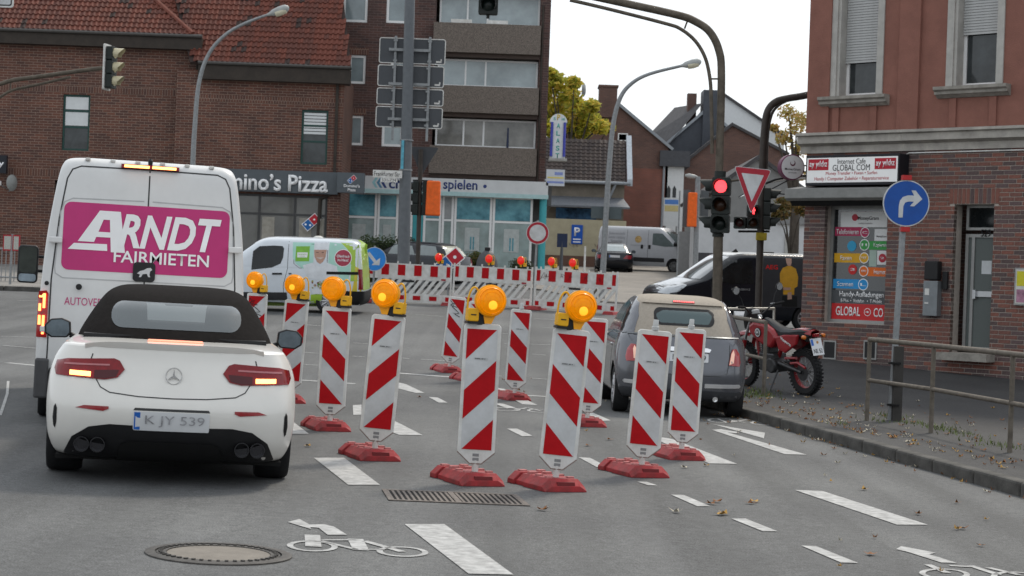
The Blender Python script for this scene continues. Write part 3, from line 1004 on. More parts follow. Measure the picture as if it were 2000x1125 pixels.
barrier((1041, 604), (1203, 611), 52.2, 51.2, 'felt-pen scrawled red and white barrier board on the right', [(.52, 'red warning lamp on the right barrier board, the left one of its two'), (1.15, 'red warning lamp on the right barrier board, the rightmost of all')], True)

# ------------------------------------------------------------------ buildings: helpers
def wall_mesh(mb, x0, x1, z0, z1, holes, depth, reveal=.22, y=0.0):
    """front with openings, reveals, and the other walls of the block"""
    xs = sorted({x0, x1, *[h[0] for h in holes], *[h[1] for h in holes]})
    zs = sorted({z0, z1, *[h[2] for h in holes], *[h[3] for h in holes]})
    for a, b in zip(xs, xs[1:]):
        for c, d in zip(zs, zs[1:]):
            mx, mz = (a + b) / 2, (c + d) / 2
            if any(h[0] < mx < h[1] and h[2] < mz < h[3] for h in holes): continue
            mb.add([(a, y, c), (b, y, c), (b, y, d), (a, y, d)], [(0, 1, 2, 3)])
    for (a, b, c, d) in holes:
        mb.add([(a, y, c), (a, y, d), (a, y + reveal, d), (a, y + reveal, c)], [(0, 1, 2, 3)])
        mb.add([(b, y, c), (b, y + reveal, c), (b, y + reveal, d), (b, y, d)], [(0, 1, 2, 3)])
        mb.add([(a, y, c), (a, y + reveal, c), (b, y + reveal, c), (b, y, c)], [(0, 1, 2, 3)])
        mb.add([(a, y, d), (b, y, d), (b, y + reveal, d), (a, y + reveal, d)], [(0, 1, 2, 3)])
    if depth:
        mb.add([(x0, y, z0), (x0, y, z1), (x0, y + depth, z1), (x0, y + depth, z0)], [(0, 1, 2, 3)])
        mb.add([(x1, y, z0), (x1, y + depth, z0), (x1, y + depth, z1), (x1, y, z1)], [(0, 1, 2, 3)])
        mb.add([(x0, y + depth, z0), (x0, y + depth, z1), (x1, y + depth, z1), (x1, y + depth, z0)], [(0, 1, 2, 3)])
        mb.add([(x0, y, z1), (x1, y, z1), (x1, y + depth, z1), (x0, y + depth, z1)], [(0, 1, 2, 3)])
    return mb

def window(parent, x0, x1, z0, z1, fm, y=.1, t=.06, xb=(), zb=(), gm=None, blinds=(), sill=None, name='window'):
    """framed window with bars at fractions xb / zb; blinds: (x0,x1,z0,z1,material) fractions"""
    f = MB()
    f.bx(x0, x1, y, y + .07, z0, z0 + t).bx(x0, x1, y, y + .07, z1 - t, z1)
    f.bx(x0, x0 + t, y, y + .07, z0 + t, z1 - t).bx(x1 - t, x1, y, y + .07, z0 + t, z1 - t)
    for q in xb:
        x = x0 + (x1 - x0) * q; f.bx(x - t * .5, x + t * .5, y + .003, y + .067, z0 + t, z1 - t)
    for q in zb:
        z = z0 + (z1 - z0) * q; f.bx(x0 + t, x1 - t, y + .005, y + .065, z - t * .45, z + t * .45)
    w = f.obj(name, fm, parent)
    cx = [x0 + t * .7] + [x0 + (x1 - x0) * q for q in xb] + [x1 - t * .7]
    cz = [z0 + t * .7] + [z0 + (z1 - z0) * q for q in zb] + [z1 - t * .7]
    for a, b in zip(cx, cx[1:]):
        for c, d in zip(cz, cz[1:]):
            MB().bx(a + .002, b - .002, y + .03, y + .045, c + .002, d - .002).obj('pane', gm or glass, w)
    for (a, b, c, d, m) in blinds:
        MB().bx(x0 + (x1 - x0) * a, x0 + (x1 - x0) * b, y + .022, y + .028, z0 + (z1 - z0) * c, z0 + (z1 - z0) * d).obj('blind', m, w)
    if sill: MB().bx(x0 - .06, x1 + .06, y - .2, y + .02, z0 - .06, z0 - .003).obj('sill', sill, w)
    return w

def tile_roof(parent, x0f, x1f, eave_y, eave_z, pitch, n_rows, tw, tl, mats, limit=300, name='roof', deck_m=None):
    """x0f/x1f: extent at a given height up the slope; every tile its own piece up to the limit"""
    c, s = math.cos(pitch), math.sin(pitch)
    L = n_rows * tl
    dk = MB()
    a0, b0, a1, b1 = x0f(0), x1f(0), x0f(L), x1f(L)
    P = lambda x, l, d=0: (x, eave_y + l * c + d * s, eave_z + l * s - d * c)
    dk.add([P(a0, 0, .02), P(b0, 0, .02), P(b1, L, .02), P(a1, L, .02), P(a0, 0, .15), P(b0, 0, .15), P(b1, L, .15), P(a1, L, .15)],
           [(0, 1, 2, 3), (7, 6, 5, 4), (0, 4, 5, 1), (1, 5, 6, 2), (2, 6, 7, 3), (3, 7, 4, 0)])
    deck = dk.obj(name, deck_m or MATS['tile_dark'], parent)
    def tile(m):
        prof = [(-.5, .018), (-.3, .0), (-.08, .004), (.12, .045), (.32, .058), (.5, .02)]
        mb = MB()
        ov = tl * 1.12
        T = []
        for (l, lift) in ((-.02, .055), (ov - .02, .012)):
            T.append([(u * tw * 1.04, l * c - (h + lift) * s, l * s + (h + lift) * c) for u, h in prof])
        T.insert(0, [(u * tw * 1.04, -.02 * c - (h + .022) * s, -.02 * s + (h + .022) * c) for u, h in prof])
        mb.grid(T)
        me = mb.mesh('roof_tile', m, fix=False)
        return me
    tm = [tile(m) for m in mats]
    cnt = 0
    rest = MB()
    for r in range(n_rows):
        l = r * tl
        a, b = x0f(l), x1f(l)
        x = math.ceil((a + tw / 2) / tw) * tw
        while x < b - tw * .4:
            dk_ = .5 + .5 * math.sin(x * 1.3 + 1.7 * math.sin(x * 4.1) + r * .12)
            k = random.choices(range(len(tm)), [5 - 3.5 * dk_, 3, .4 + 3.5 * dk_ ** 2, 1.3 * dk_ ** 4][:len(tm)])[0]
            o3 = Vector(P(x, l))
            if cnt < limit:
                o = link('roof_tile', tm[k], deck); o.location = o3; cnt += 1
            else:
                rest.mi = k
                rest.add([v.co + o3 for v in tm[k].vertices], [tuple(p.vertices) for p in tm[k].polygons])
            x += tw
    if rest.v: rest.obj('roof_tiles', mats, deck, fix=False, kind='stuff')
    return deck

tile_dark = mat('tile_dark', (.045, .03, .026), .8)
tile_red = [mat('tile_red', (.15, .046, .03), .75, var=.25, scale=5), mat('tile_red_b', (.118, .04, .028), .75, var=.25, scale=5), mat('tile_red_c', (.115, .043, .032), .8, var=.25), mat('tile_sooty', (.05, .034, .03), .85)]
tile_brown = [mat('tile_brown', (.075, .058, .052), .75, var=.2), mat('tile_brown_b', (.06, .048, .045), .75, var=.2)]
tile_grey = [mat('tile_grey', (.062, .064, .07), .7, var=.2), mat('tile_grey_b', (.05, .052, .058), .7, var=.2)]
brickA = brick_mat('brown_brick', (.150, .060, .039), (.082, .039, .031), (.25, .18, .14), .31, .098, gap=.018)
brickB = brick_mat('brown_brick_soldier', (.145, .06, .039), (.088, .042, .033), (.25, .18, .14), .098, .31, .018)
fascia_m = mat('brown_fascia', (.035, .027, .021), .6, var=.25, scale=4)
teal_f = mat('teal_frame', (.018, .06, .05), .5, var=.1)

# ------------------------------------------------------------------ brown brick corner houses with red tiled roofs
YA = 70.0
def LA(px, py, Y=YA):
    p = W(px, py, Y); return p.x, p.z
xa1 = LA(392, 150)[0]
h = thing('brick_house', 'long brown brick house with teal window and hipped red tiled roof', 'house', (0, YA, 0))
x0 = -24.0
za = gz(-12, YA) + .1
ze = LA(200, 92)[1]
(wx0, wz1), (wx1, wz0) = LA(124, 184), LA(173, 295)
(dx0, dz1) = LA(107, 352)
holes = [(wx0, wx1, wz0, wz1), (dx0, dx0 + 1.3, za + .02, dz1)]
wall_mesh(MB(), x0, xa1, za, ze + .3, holes, 9).obj('wall', brickA, h)
MB().bx(dx0, dx0 + 1.3, .18, .24, za + .02, dz1).obj('door', blackm, h)
def split_window(x0, x1, z0, z1, par, slat=False):
    w = window(par, x0, x1, z0, z1, teal_f, .06, .07, zb=(.42, .71))
    if not slat:
        MB().bx(x0 + .08, x1 - .08, .082, .088, z0 + (z1 - z0) * .45, z0 + (z1 - z0) * .69).obj('blind', blind, w)
        MB().bx(x0 + .08, x1 - .08, .082, .088, z0 + (z1 - z0) * .74, z1 - .08).obj('blind', blind, w)
    else:
        sl = MB().box((0, 0, 0), (x1 - x0 - .16, .012, .085)).mesh('slat', blind)
        for k in range(7):
            o = link('slat', sl, w); o.location = ((x0 + x1) / 2, .083, z1 - .15 - k * .115)
    return w
split_window(wx0, wx1, wz0, wz1, h)
for py in (176, 341):
    z = LA(200, py)[1]
    MB().bx(x0, xa1, -.012, 0, z - .12, z + .12).obj('soldier_course', brickB, h)
MB().bx(x0, xa1 + .06, -.4, -.02, ze - .02, ze + .43).bx(x0, xa1 + .06, -.018, .3, ze + .2, ze + .43).obj('fascia', fascia_m, h)
MB().tube([(x0, -.46, ze + .47), (xa1 + .08, -.46, ze + .47)], .07, 8).obj('gutter', mat('zinc_gutter', (.09, .085, .08), .5, .4), h)
MB().tube([(xa1 - .12, -.1, ze), (xa1 - .12, -.1, za)], .05, 8).obj('downpipe', fascia_m, h)
pit = R(44)
hipx = LA(380, 84)[0]
def hip_a(l): return min(xa1 + .05, hipx - l * math.sin(pit) * 1.22)
rf = tile_roof(h, lambda l: x0, hip_a, -.42, ze + .5, pit, 20, .185, .3, tile_red)
LL = 20 * .3
MB().tube([(hip_a(.05) + .03, -.4, ze + .56), (hip_a(LL), -.42 + LL * math.cos(pit), ze + .58 + LL * math.sin(pit))], .1, 8).obj('hip_ridge', tile_red[0], h, smooth=True)
# slate-hung cheek with its own strip of tiles between the two roofs
(sx0, sz1), (sx1, sz0) = LA(336, 37, YA + 1.2), LA(381, 76, YA + 1.2)
MB().bx(sx0, sx1 - .03, 1.2, 3.5, sz0 - 1.0, sz1 - .0).obj('slate_cheek', mat('slate_blue', (.06, .072, .09), .5, var=.2, bump=.4), h)
tile_roof(h, lambda l: sx0 - .9, lambda l: sx1, 1.1, sz1 + .02, pit, 9, .185, .3, tile_red[:1], 60)

YB = 69.6
h = thing('brick_house', 'brown brick house above the pizza shop with steep red tiled roof', 'house', (0, YB, 0))
def LB(px, py): return LA(px, py, YB)
xb0, xb1 = xa1 + .02, LB(668, 300)[0]
zb = gz(-8, YB) + .1
zeb = LB(540, 158)[1]
(wx0, wz1), (wx1, wz0) = LB(590, 214), LB(638, 322)
(sx0, s_z1), (sx1, s_z0) = LB(497, 378), LB(637, 470)
s_z0 = zb + .35
wall_mesh(MB(), xb0, xb1, zb, zeb + .3, [(wx0, wx1, wz0, wz1), (sx0 - 3, sx1, s_z0, s_z1)], 9).obj('wall', brickA, h)
split_window(wx0, wx1, wz0, wz1, h, True)
MB().bx(xb0, xb1, -.012, 0, LB(540, 196)[1] - .12, LB(540, 196)[1] + .12).obj('soldier_course', brickB, h)
MB().bx(xb0, xb1 + .2, -.35, -.02, zeb - .05, zeb + .5).bx(xb1 + .005, xb1 + .2, -.018, .4, zeb - .05, zeb + .5).obj('fascia', fascia_m, h)
MB().tube([(xb0, -.4, zeb + .54), (xb1 + .24, -.4, zeb + .54)], .07, 8).obj('gutter', MATS['zinc_gutter'], h)
dpx = LB(655, 300)[0]
MB().tube([(dpx, -.09, zeb), (dpx, -.09, LB(655, 374)[1]), (dpx - .12, -.09, LB(655, 380)[1]), (dpx - .5, -.09, LB(640, 390)[1]), (dpx - .55, -.09, zb)], .055, 8).obj('downpipe', fascia_m, h)
xr = xb1 + .26
tile_roof(h, lambda l: xb0 - .3 - l * .3, lambda l: xr - l * .16, -.38, zeb + .56, R(47), 24, .185, .3, tile_red)
# shop front under the sign
shopf = mat('dark_shop_frame', (.05, .05, .05), .5)
w = window(h, sx0 - 3, sx1, s_z0, s_z1, shopf, .1, .09, xb=(.33, .56, .79), zb=(.72,), gm=mat('shop_glass', (.07, .068, .06), .06, var=.3, scale=1.2, spec=.8), name='shop_window')
for k, (a, b) in enumerate(((.58, .66), (.82, .9), (.94, .98))):
    MB().bx(sx0 - 3 + (sx1 - sx0 + 3) * a, sx0 - 3 + (sx1 - sx0 + 3) * b, .115, .122, s_z0 + .12, s_z0 + (s_z1 - s_z0) * .68).obj('curtain', mat('curtain_cream', (.3, .28, .24), .8, var=.2), w)
# fascia sign with letters
z1s, z0s = LB(560, 334)[1], LB(560, 377)[1]
xs0, xs1 = LB(300, 350)[0], LB(661, 357)[0]
signgrey = mat('sign_grey', (.085, .098, .108), .5, var=.12, scale=2)
t = thing('shop_sign', "long grey fascia sign with raised white letters reading mino's Pizza", 'shop sign', ((xs0 + xs1) / 2, YB - .25, 0))
MB().bx(xs0 - t.location.x, xs1 - t.location.x, 0, .24, z0s, z1s).obj('sign_box', signgrey, t)
cxx = (LB(397, 355)[0] + LB(642, 362)[0]) / 2 - t.location.x
text('letters', 'Domino\u2019s Pizza', white_l, t, (cxx, -.003, LB(560, 358)[1]), LB(642, 362)[0] - LB(397, 355)[0], .62, .022, depth=.05)
zz0, zz1 = LB(690, 378)[1], LB(690, 339)[1]
xp0, xp1 = LB(661, 360)[0], LB(713, 360)[0]
def domino_logo(par, cx, cz, s, y):
    """two tilted squares with pips"""
    T = Matrix.Translation((cx, y, cz)) @ Matrix.Rotation(R(-45), 4, 'Y')
    T = Matrix.Translation((cx, y, cz)) @ Matrix.Rotation(R(-42), 4, 'Y')
    def q(x0, x1, z0, z1, d, m, nm):
        b = MB(); b.T = T; b.bx(x0 * s, x1 * s, -d, 0, z0 * s, z1 * s); b.obj(nm, m, par)
    q(-1.08, 1.08, -.58, .58, .006, white_l, 'logo_border')
    q(-1, -.03, -.5, .5, .012, mat('logo_blue', (.01, .11, .34), .5), 'logo_square')
    q(.03, 1, -.5, .5, .012, mat('logo_red', (.45, .015, .03), .5), 'logo_square')
    for (x, z) in ((-.7, .22), (-.33, -.2), (.5, 0)):
        b = MB(); b.T = T; b.lathe([(.13 * s, -.018), (.13 * s, 0)], (x * s, 0, z * s), (0, 1, 0), 16); b.obj('logo_dot', white_l, par)
t = thing('shop_sign', 'small square grey projecting sign with domino logo above the shop corner', 'shop sign', ((xp0 + xp1) / 2, YB - .55, 0))
MB().bx(-(xp1 - xp0) / 2, (xp1 - xp0) / 2, 0, .5, zz0, zz1).obj('sign_box', signgrey, t)
domino_logo(t, .05, zz0 + (zz1 - zz0) * .66, .15, -.003)
text('letters', 'Domino\u2019s\nPizza', white_l, t, (.05, -.003, zz0 + (zz1 - zz0) * .24), .58, .25, .02, depth=.012)
lx, lz = LB(608, 434)
t = thing('logo_sign', 'tilted red and blue domino sign hanging in the pizza shop window', 'shop sign', (lx, YB - .04, 0))
domino_logo(t, 0, lz, .30, 0)
# sign, dish, bus stop and railing at the left edge
kx, kz = LA(-4, 321, YA - .4)
t = thing('shop_sign', 'black projecting sign with white letters at the left picture edge', 'shop sign', (kx, YA - .5, 0))
MB().bx(-.36, .36, -.1, .1, kz - .33, kz + .33).bx(-.3, -.2, .101, .5, kz - .05, kz + .05).obj('sign_box', mat('sign_black', (.012, .014, .02), .4), t)
text('letters', 'sky', white_l, t, (.0, -.103, kz), .56, .3, .015, depth=.006)
dxs, dzs = LA(22, 357, YA - .6)
t = thing('satellite_dish', 'small grey satellite dish on an arm on the brick wall', 'satellite dish', (dxs, YA - .6, 0))
d = MB(); d.T = Matrix.Translation((.05, 0, dzs)) @ Matrix.Rotation(R(65), 4, 'Z') @ Matrix.Rotation(R(20), 4, 'Y')
d.lathe([(.001, .06), (.12, .045), (.22, .015), (.30, -.04), (.305, -.035), (.22, .025), (.001, .07)], (0, 0, 0), (0, -1, 0), 24)
d.obj('reflector', mat('dish_grey', (.26, .27, .26), .5), t, smooth=True)
MB().tube([(.1, .05, dzs - .05), (-.2, .5, dzs - .3)], .025).tube([(-.15, .1, dzs - .25), (-.32, -.25, dzs - .1)], .02).obj('arm', galv, t)
MB().box((-.34, -.28, dzs - .05), (.1, .12, .16)).obj('receiver', white_f, t, bevel=.02)
bp = G(20, 540)
bx_, by_ = W(20, 540, 53.6).x, 53.6
t = thing('bus_stop_sign', 'bus stop post with two red-framed timetable boards on the far pavement', 'bus stop', (bx_, by_, gz(bx_, by_) + .12))
MB().tube([(0, 0, 0), (.02, 0, 1.42)], .035).obj('post', galv, t, smooth=True)
for k, x in enumerate((-.22, .05)):
    b = MB().bx(x - .01, x + .24 - k * .05, -.03, .02, .95, 1.4).obj('timetable_board', mat('timetable_red', (.35, .02, .03), .5), t)
    MB().bx(x + .02, x + .21 - k * .05, -.034, -.031, .99, 1.36).obj('timetable', mat('timetable_paper', (.42, .42, .38), .7, var=.2, scale=30), b)
rx0, rx1 = W(-30, 510, 55.5).x, W(52, 510, 55.5).x
t = thing('pavement_railing', 'grey bar railing on the far pavement in front of the brick house', 'railing', (rx0, 55.5, gz(-14, 55.5) + .12))
L = rx1 - rx0
MB().tube([(0, 0, .12), (L, 0, .12)], .025).tube([(0, 0, .95), (L, 0, .95)], .03).obj('rail', galv, t)
bb = MB().tube([(0, 0, .0), (0, 0, .95)], .014, 8).mesh('bar', galv)
for k in range(int(L / .125) + 1):
    o = link('bar', bb, t); o.location = (k * .125, 0, 0)

# ------------------------------------------------------------------ apartment block with balconies over the arcade
YC = 73.5
def LC(px, py, Y=YC): return LA(px, py, Y)
h = thing('apartment_block', 'brown brick apartment block with pebble-dash balconies above a gaming arcade', 'apartment building', (0, YC, 0))
brickC = brick_mat('dark_purple_brick', (.105, .05, .041), (.06, .035, .032), (.15, .11, .095), .31, .098, gap=.018)
xc0, xc1 = LC(600, 300)[0], LC(1066, 300)[0]
xm = LC(842, 300)[0]; xm2 = LC(1046, 300)[0]
zc = gz(-3, YC) + .1
z_shop = LC(900, 350)[1]
ztop = 16.5
# windows of the left part
wins = []
for (p0, q0, p1, q1, kind) in ((682, 107, 713, 164, 'half'), (677, 225, 708, 284, 'low'), (747, 228, 786, 287, 'net'), (671, -12, 717, 44, 'cur'), (756, -12, 800, 46, 'cur'), (764, 112, 800, 168, 'cur')):
    (a, d), (b, c) = LC(p0, q0), LC(p1, q1)
    wins.append((a, b, c, d, kind))
bal = [(288, 342), (170, 222), (48, 105), (-76, -20)]
holes = [w_[:4] for w_ in wins]
wall_mesh(MB(), xc0, xm, z_shop, ztop, holes, 10, .2).obj('wall', brickC, h)
wall_mesh(MB(), xm2, xc1, z_shop, ztop, [], 10).obj('wall', brickC, h)
for (a, b, c, d, kind) in wins:
    w = window(h, a, b, c, d, white_w, .05, .095, gm=mat('net_glass', (.3, .36, .37), .12, var=.15, scale=2, spec=.6) if kind == 'net' else mat('pale_glass', (.2, .24, .25), .1, var=.2, scale=1.5, spec=.7))
    if kind == 'low':
        MB().bx(a + .07, b - .07, .085, .1, c + (d - c) * .42, d - .07).obj('roller_blind', mat('blind_grey', (.3, .32, .34), .6), w)
    MB().bx(a - .1, b + .1, -.012, 0, d + .02, d + .28).obj('lintel_course', brickB, h)
back = MB()
back.bx(xm, xm2, 1.5, 1.8, z_shop, ztop)
back.obj('recess_wall', mat('recess_plaster', (.12, .105, .095), .9), h)
pebble = mat('pebble_dash', (.15, .126, .108), .95, var=.5, scale=26, bump=1.0, bscale=30)
for i, (q0, q1) in enumerate(bal):
    z1_, z0_ = LC(945, q0)[1], LC(945, q1)[1]
    a = LC(846 - (48 - q0) * -.03 - 2, q0)[0]
    MB().bx(xm - .06, xm2 + .04, -.28, -.1, z0_, z1_).bx(xm - .06, xm + .09, -.098, 1.2, z0_, z1_).obj('balcony_parapet', pebble, h)
    MB().bx(xm + .001, xm2 - .001, -.09, 1.49, z0_ - .16, z0_ + .06).obj('balcony_slab', mat('slab_brown', (.07, .05, .042), .8), h)
    # glazing above the parapet
    zt = LC(945, bal[i + 1][1])[1] - .2 if i + 1 < len(bal) else z1_ + 1.3
    pg = mat('balcony_glass', (.30, .35, .36), .08, var=.25, scale=.9, spec=.7) if i else mat('balcony_glass_low', (.17, .165, .15), .06, var=.5, scale=1.3, spec=.7)
    w = window(h, xm + .12, xm2 - .02, z1_ + .02, zt, white_w, .35, .07, xb=(.28, .48), gm=pg)
    if i == 2:
        for x in (.3, 1.7):
            MB().bx(xm + x + .3, xm + x + 1.1, -.27, -.02, z1_ + .002, z1_ + .14).obj('flower_box', white_f, w)
    if i == 0:
        MB().tube([(xm2 - 1.1, .1, z1_ + .02), (xm2 - 1.1, .1, z1_ + .8)], [.05, .03]).obj('folded_parasol', mat('parasol_blue', (.03, .04, .08), .7), w)
MB().tube([(xm2 + .1, -.05, 12.5), (xm2 + .1, -.05, z_shop)], .04, 8).obj('downpipe', fascia_m, h)
# arcade front
xs0, xs1 = LC(668, 370)[0], LC(1070, 372)[0]
zsb = LC(890, 381)[1]
MB().bx(xs0, xs1, .9, 1.1, zc, z_shop).bx(xs1 - .02, xs1 + .15, -.2, 8, zc + 2.9, z_shop - .02).obj('arcade_back', mat('arcade_inner', (.1, .1, .1), .8), h)
ag = mat('arcade_glass', (.20, .265, .255), .1, var=.45, scale=.8, spec=.6)
ag2 = mat('arcade_poster_blue', (.10, .26, .30), .25, var=.5, scale=1.8, dirt=(.02, .10, .14))
cols = [668, 736, 778, 806, 826, 862, 886, 961, 1040]
xsx = [LC(p, 440)[0] for p in cols]
zt = LC(900, 415)[1]
for k, (a, b) in enumerate(zip(xsx, xsx[1:])):
    if k == 3:
        MB().bx(a, b, -.05, .2, zc, zsb).obj('turquoise_pier', mat('turquoise', (.05, .30, .33), .5, var=.1), h); continue
    w = window(h, a + .01, b - .01, zc + .12, zsb, white_w, -.05, .09, zb=(.68,), gm=ag, name='shop_window')
    MB().bx(a + .1, b - .1, -.036, -.029, zc + .12 + (zsb - zc - .12) * .70, zsb - .1).obj('poster', ag2 if k != 5 else mat('vent_grey', (.3, .31, .31), .6), w)
    if k in (0, 1, 6, 7):
        MB().bx(a + (b - a) * .3, a + (b - a) * .68, -.036, -.029, zc + 1.05, zc + 1.95).obj('notice', mat('notice_pale', (.4, .43, .42), .6, var=.15, scale=8), w)
        if k >= 6:
            MB().bx(a + (b - a) * .44, a + (b - a) * .48, -.04, -.037, zc + 1.1, zc + 1.6).bx(a + (b - a) * .51, a + (b - a) * .55, -.04, -.037, zc + 1.1, zc + 1.6).obj('notice_stripes', ag2, w)
cx = LC(1059, 450)[0]
MB().tube([(cx, -.25, zc), (cx, -.25, zsb + .05)], .14, 20).obj('turquoise_column', MATS['turquoise'], h, smooth=True)
xs0 = LC(714, 365)[0]
t = thing('shop_sign', 'long white arcade fascia sign with blue lettering and three chevrons', 'shop sign', ((xs0 + xs1) / 2, YC - .5, 0))
hw = (xs1 - xs0) / 2
s_m = mat('sign_white', (.52, .53, .53), .5, var=.08, scale=2)
MB().bx(-hw, hw, 0, .48, zsb, z_shop - .02).obj('sign_box', s_m, t)
MB().bx(-hw, hw + .02, -.03, -.002, zsb - .06, zsb + .1).obj('lower_trim', mat('trim_pale_teal', (.35, .5, .5), .5), t)
nav = mat('sign_navy', (.03, .05, .16), .5)
def sx(px, py): return LC(px, py, YC - .5)[0] - t.location.x
zm = (zsb + z_shop) / 2 + .04
text('letters', 'chance', nav, t, (sx(800, 366), -.003, zm), 1.6, .42, .02, depth=.004)
text('letters', 'spielen', nav, t, (sx(899, 369), -.003, zm - .02), 1.32, .5, .02, depth=.004)
MB().lathe([(.07, -.006), (.07, 0)], (sx(947, 369), 0, zm), (0, 1, 0), 16).obj('dot', nav, t)
for k, cm in enumerate(((.25, .45, .48), (.08, .2, .3), (.03, .05, .16))):
    x = sx(730 + k * 9, 362)
    MB().prism([(x + .16, zm + .2), (x + .06, zm + .2), (x - .07, zm), (x + .06, zm - .2), (x + .16, zm - .2), (x + .04, zm)], 'xz', -.006, -.001).obj('chevron', mat('chevron%d' % k, cm, .5), t)

# ------------------------------------------------------------------ corner building with internet cafe (clinker brick below, plaster above)
OX, OY = 5.6, 36.6
FD, FN = Vector((.722, -.692)), Vector((.692, .722))
def FB(px, py, y=0.0):
    """surveyed point on the facade (set back by y): (s along facade, z)"""
    a, b = ray(px, py)
    t_ = (OX * FN.x + OY * FN.y + y) / (a * FN.x + FN.y)
    return ((t_ * a - OX) * FD.x + (t_ - OY) * FD.y, EYE + b * t_)
FRZ = math.atan2(FD.y, FD.x)
def on_facade(name, label, cat, **k):
    return thing(name, label, cat, (OX, OY, 0), FRZ, **k)
h = on_facade('corner_building', 'corner building of clinker brick with red-brown plaster upper floor', 'building')
zg = .2
z_cb = FB(1700, 297)[1]; z_ct = FB(1700, 258)[1]
(sw0, swz1) = FB(1622, 408); (sw1, swz0) = FB(1729, 634)
sw1 = FB(1729, 500)[0]
(dr0, drz1) = FB(1864, 399); dr1 = FB(1935, 600)[0]
drz0 = FB(1900, 690)[1]
SMAX = 13.0
mortar = mat('mortar_grey', (.36, .315, .275), .9, var=.15, scale=8)
openings = [(sw0 - .12, sw1 + .02, swz0, swz1 + .45), (dr0, dr1, drz0, drz1)]
wall_mesh(MB(), 0, SMAX, zg - .3, z_cb + .02, openings, 0, .28, y=.008).obj('mortar_wall', mortar, h)
shell = MB()
shell.bx(0.0, .02, .03, 9, zg - .3, 9.5).bx(.02, SMAX, 8.6, 9, zg - .3, 9.5)
shell.obj('side_wall', brick_mat('clinker_far', (.16, .07, .052), (.09, .055, .05), (.26, .23, .2), .25, .077, .012), h)
cl = [mat('clinker_red', (.19, .078, .058), .75, var=.25, scale=18, bump=.3), mat('clinker_brown', (.155, .070, .055), .75, var=.3, scale=18, bump=.3),
      mat('clinker_violet', (.105, .070, .068), .7, var=.3, scale=18, bump=.3), mat('clinker_dark', (.085, .058, .055), .65, var=.3, scale=18, bump=.3)]
CH, BL, JT = .079, .25, .0135
def bmesh_brick(w, hgt, m):
    return MB().bx(0, w - JT, 0, .1, 0, hgt - JT).mesh('brick', m, bevel=.003, segs=1)
vis, cells = [], []
row = 0
z = zg
while z < z_cb - .03:
    off = (BL / 2 if row % 2 else 0) + random.choice((0, 0, .03))
    s = -off
    while s < 7.2:
        a, b = max(s, 0), s + BL
        if b - a > .05:
            segs = [(a, b)]
            for (h0, h1, c0, c1) in openings + [(dr0 - .1, dr1 + .1 - JT, drz1, drz1 + .285)]:
                if c0 - .03 < z + CH / 2 < c1 + .0:
                    ns = []
                    for (p, q) in segs:
                        if q <= h0 or p >= h1: ns.append((p, q)); continue
                        if p < h0: ns.append((p, h0 + JT))
                        if q > h1: ns.append((h1, q))
                    segs = ns
            for (p, q) in segs:
                if q - p < .02: continue
                cells.append((p, z, q - p))
        s += BL
    z += CH
    row += 1
nS = int((dr1 - dr0 + .2) / CH)
for k in range(nS): cells.append((dr0 - .1 + (dr1 - dr0 + .2) * k / nS, drz1 + .01, -(dr1 - dr0 + .2) / nS))
cells.sort(key=lambda c: -(c[0] < 5.1) * c[0] - (c[0] >= 5.1) * -50)
cache = {}
rest = MB()
bw = link('brick_wall', None, h)
for i, (s, z, w) in enumerate(cells):
    hgt = CH if w > 0 else .285
    w = abs(w)
    k = random.choices(range(4), [4, 5, 4, 2])[0]
    if i < 300:
        key = (round(w, 2), hgt, k)
        if key not in cache: cache[key] = bmesh_brick(w, hgt, cl[k])
        o = link('brick', cache[key], bw); o.location = (s, -random.uniform(0, .004), z)
    else:
        rest.mi = k
        y = -random.uniform(0, .004)
        rest.bx(s, s + w - JT, y, .1, z, z + hgt - JT)
rest.obj('bricks', cl, bw, fix=False, kind='stuff')
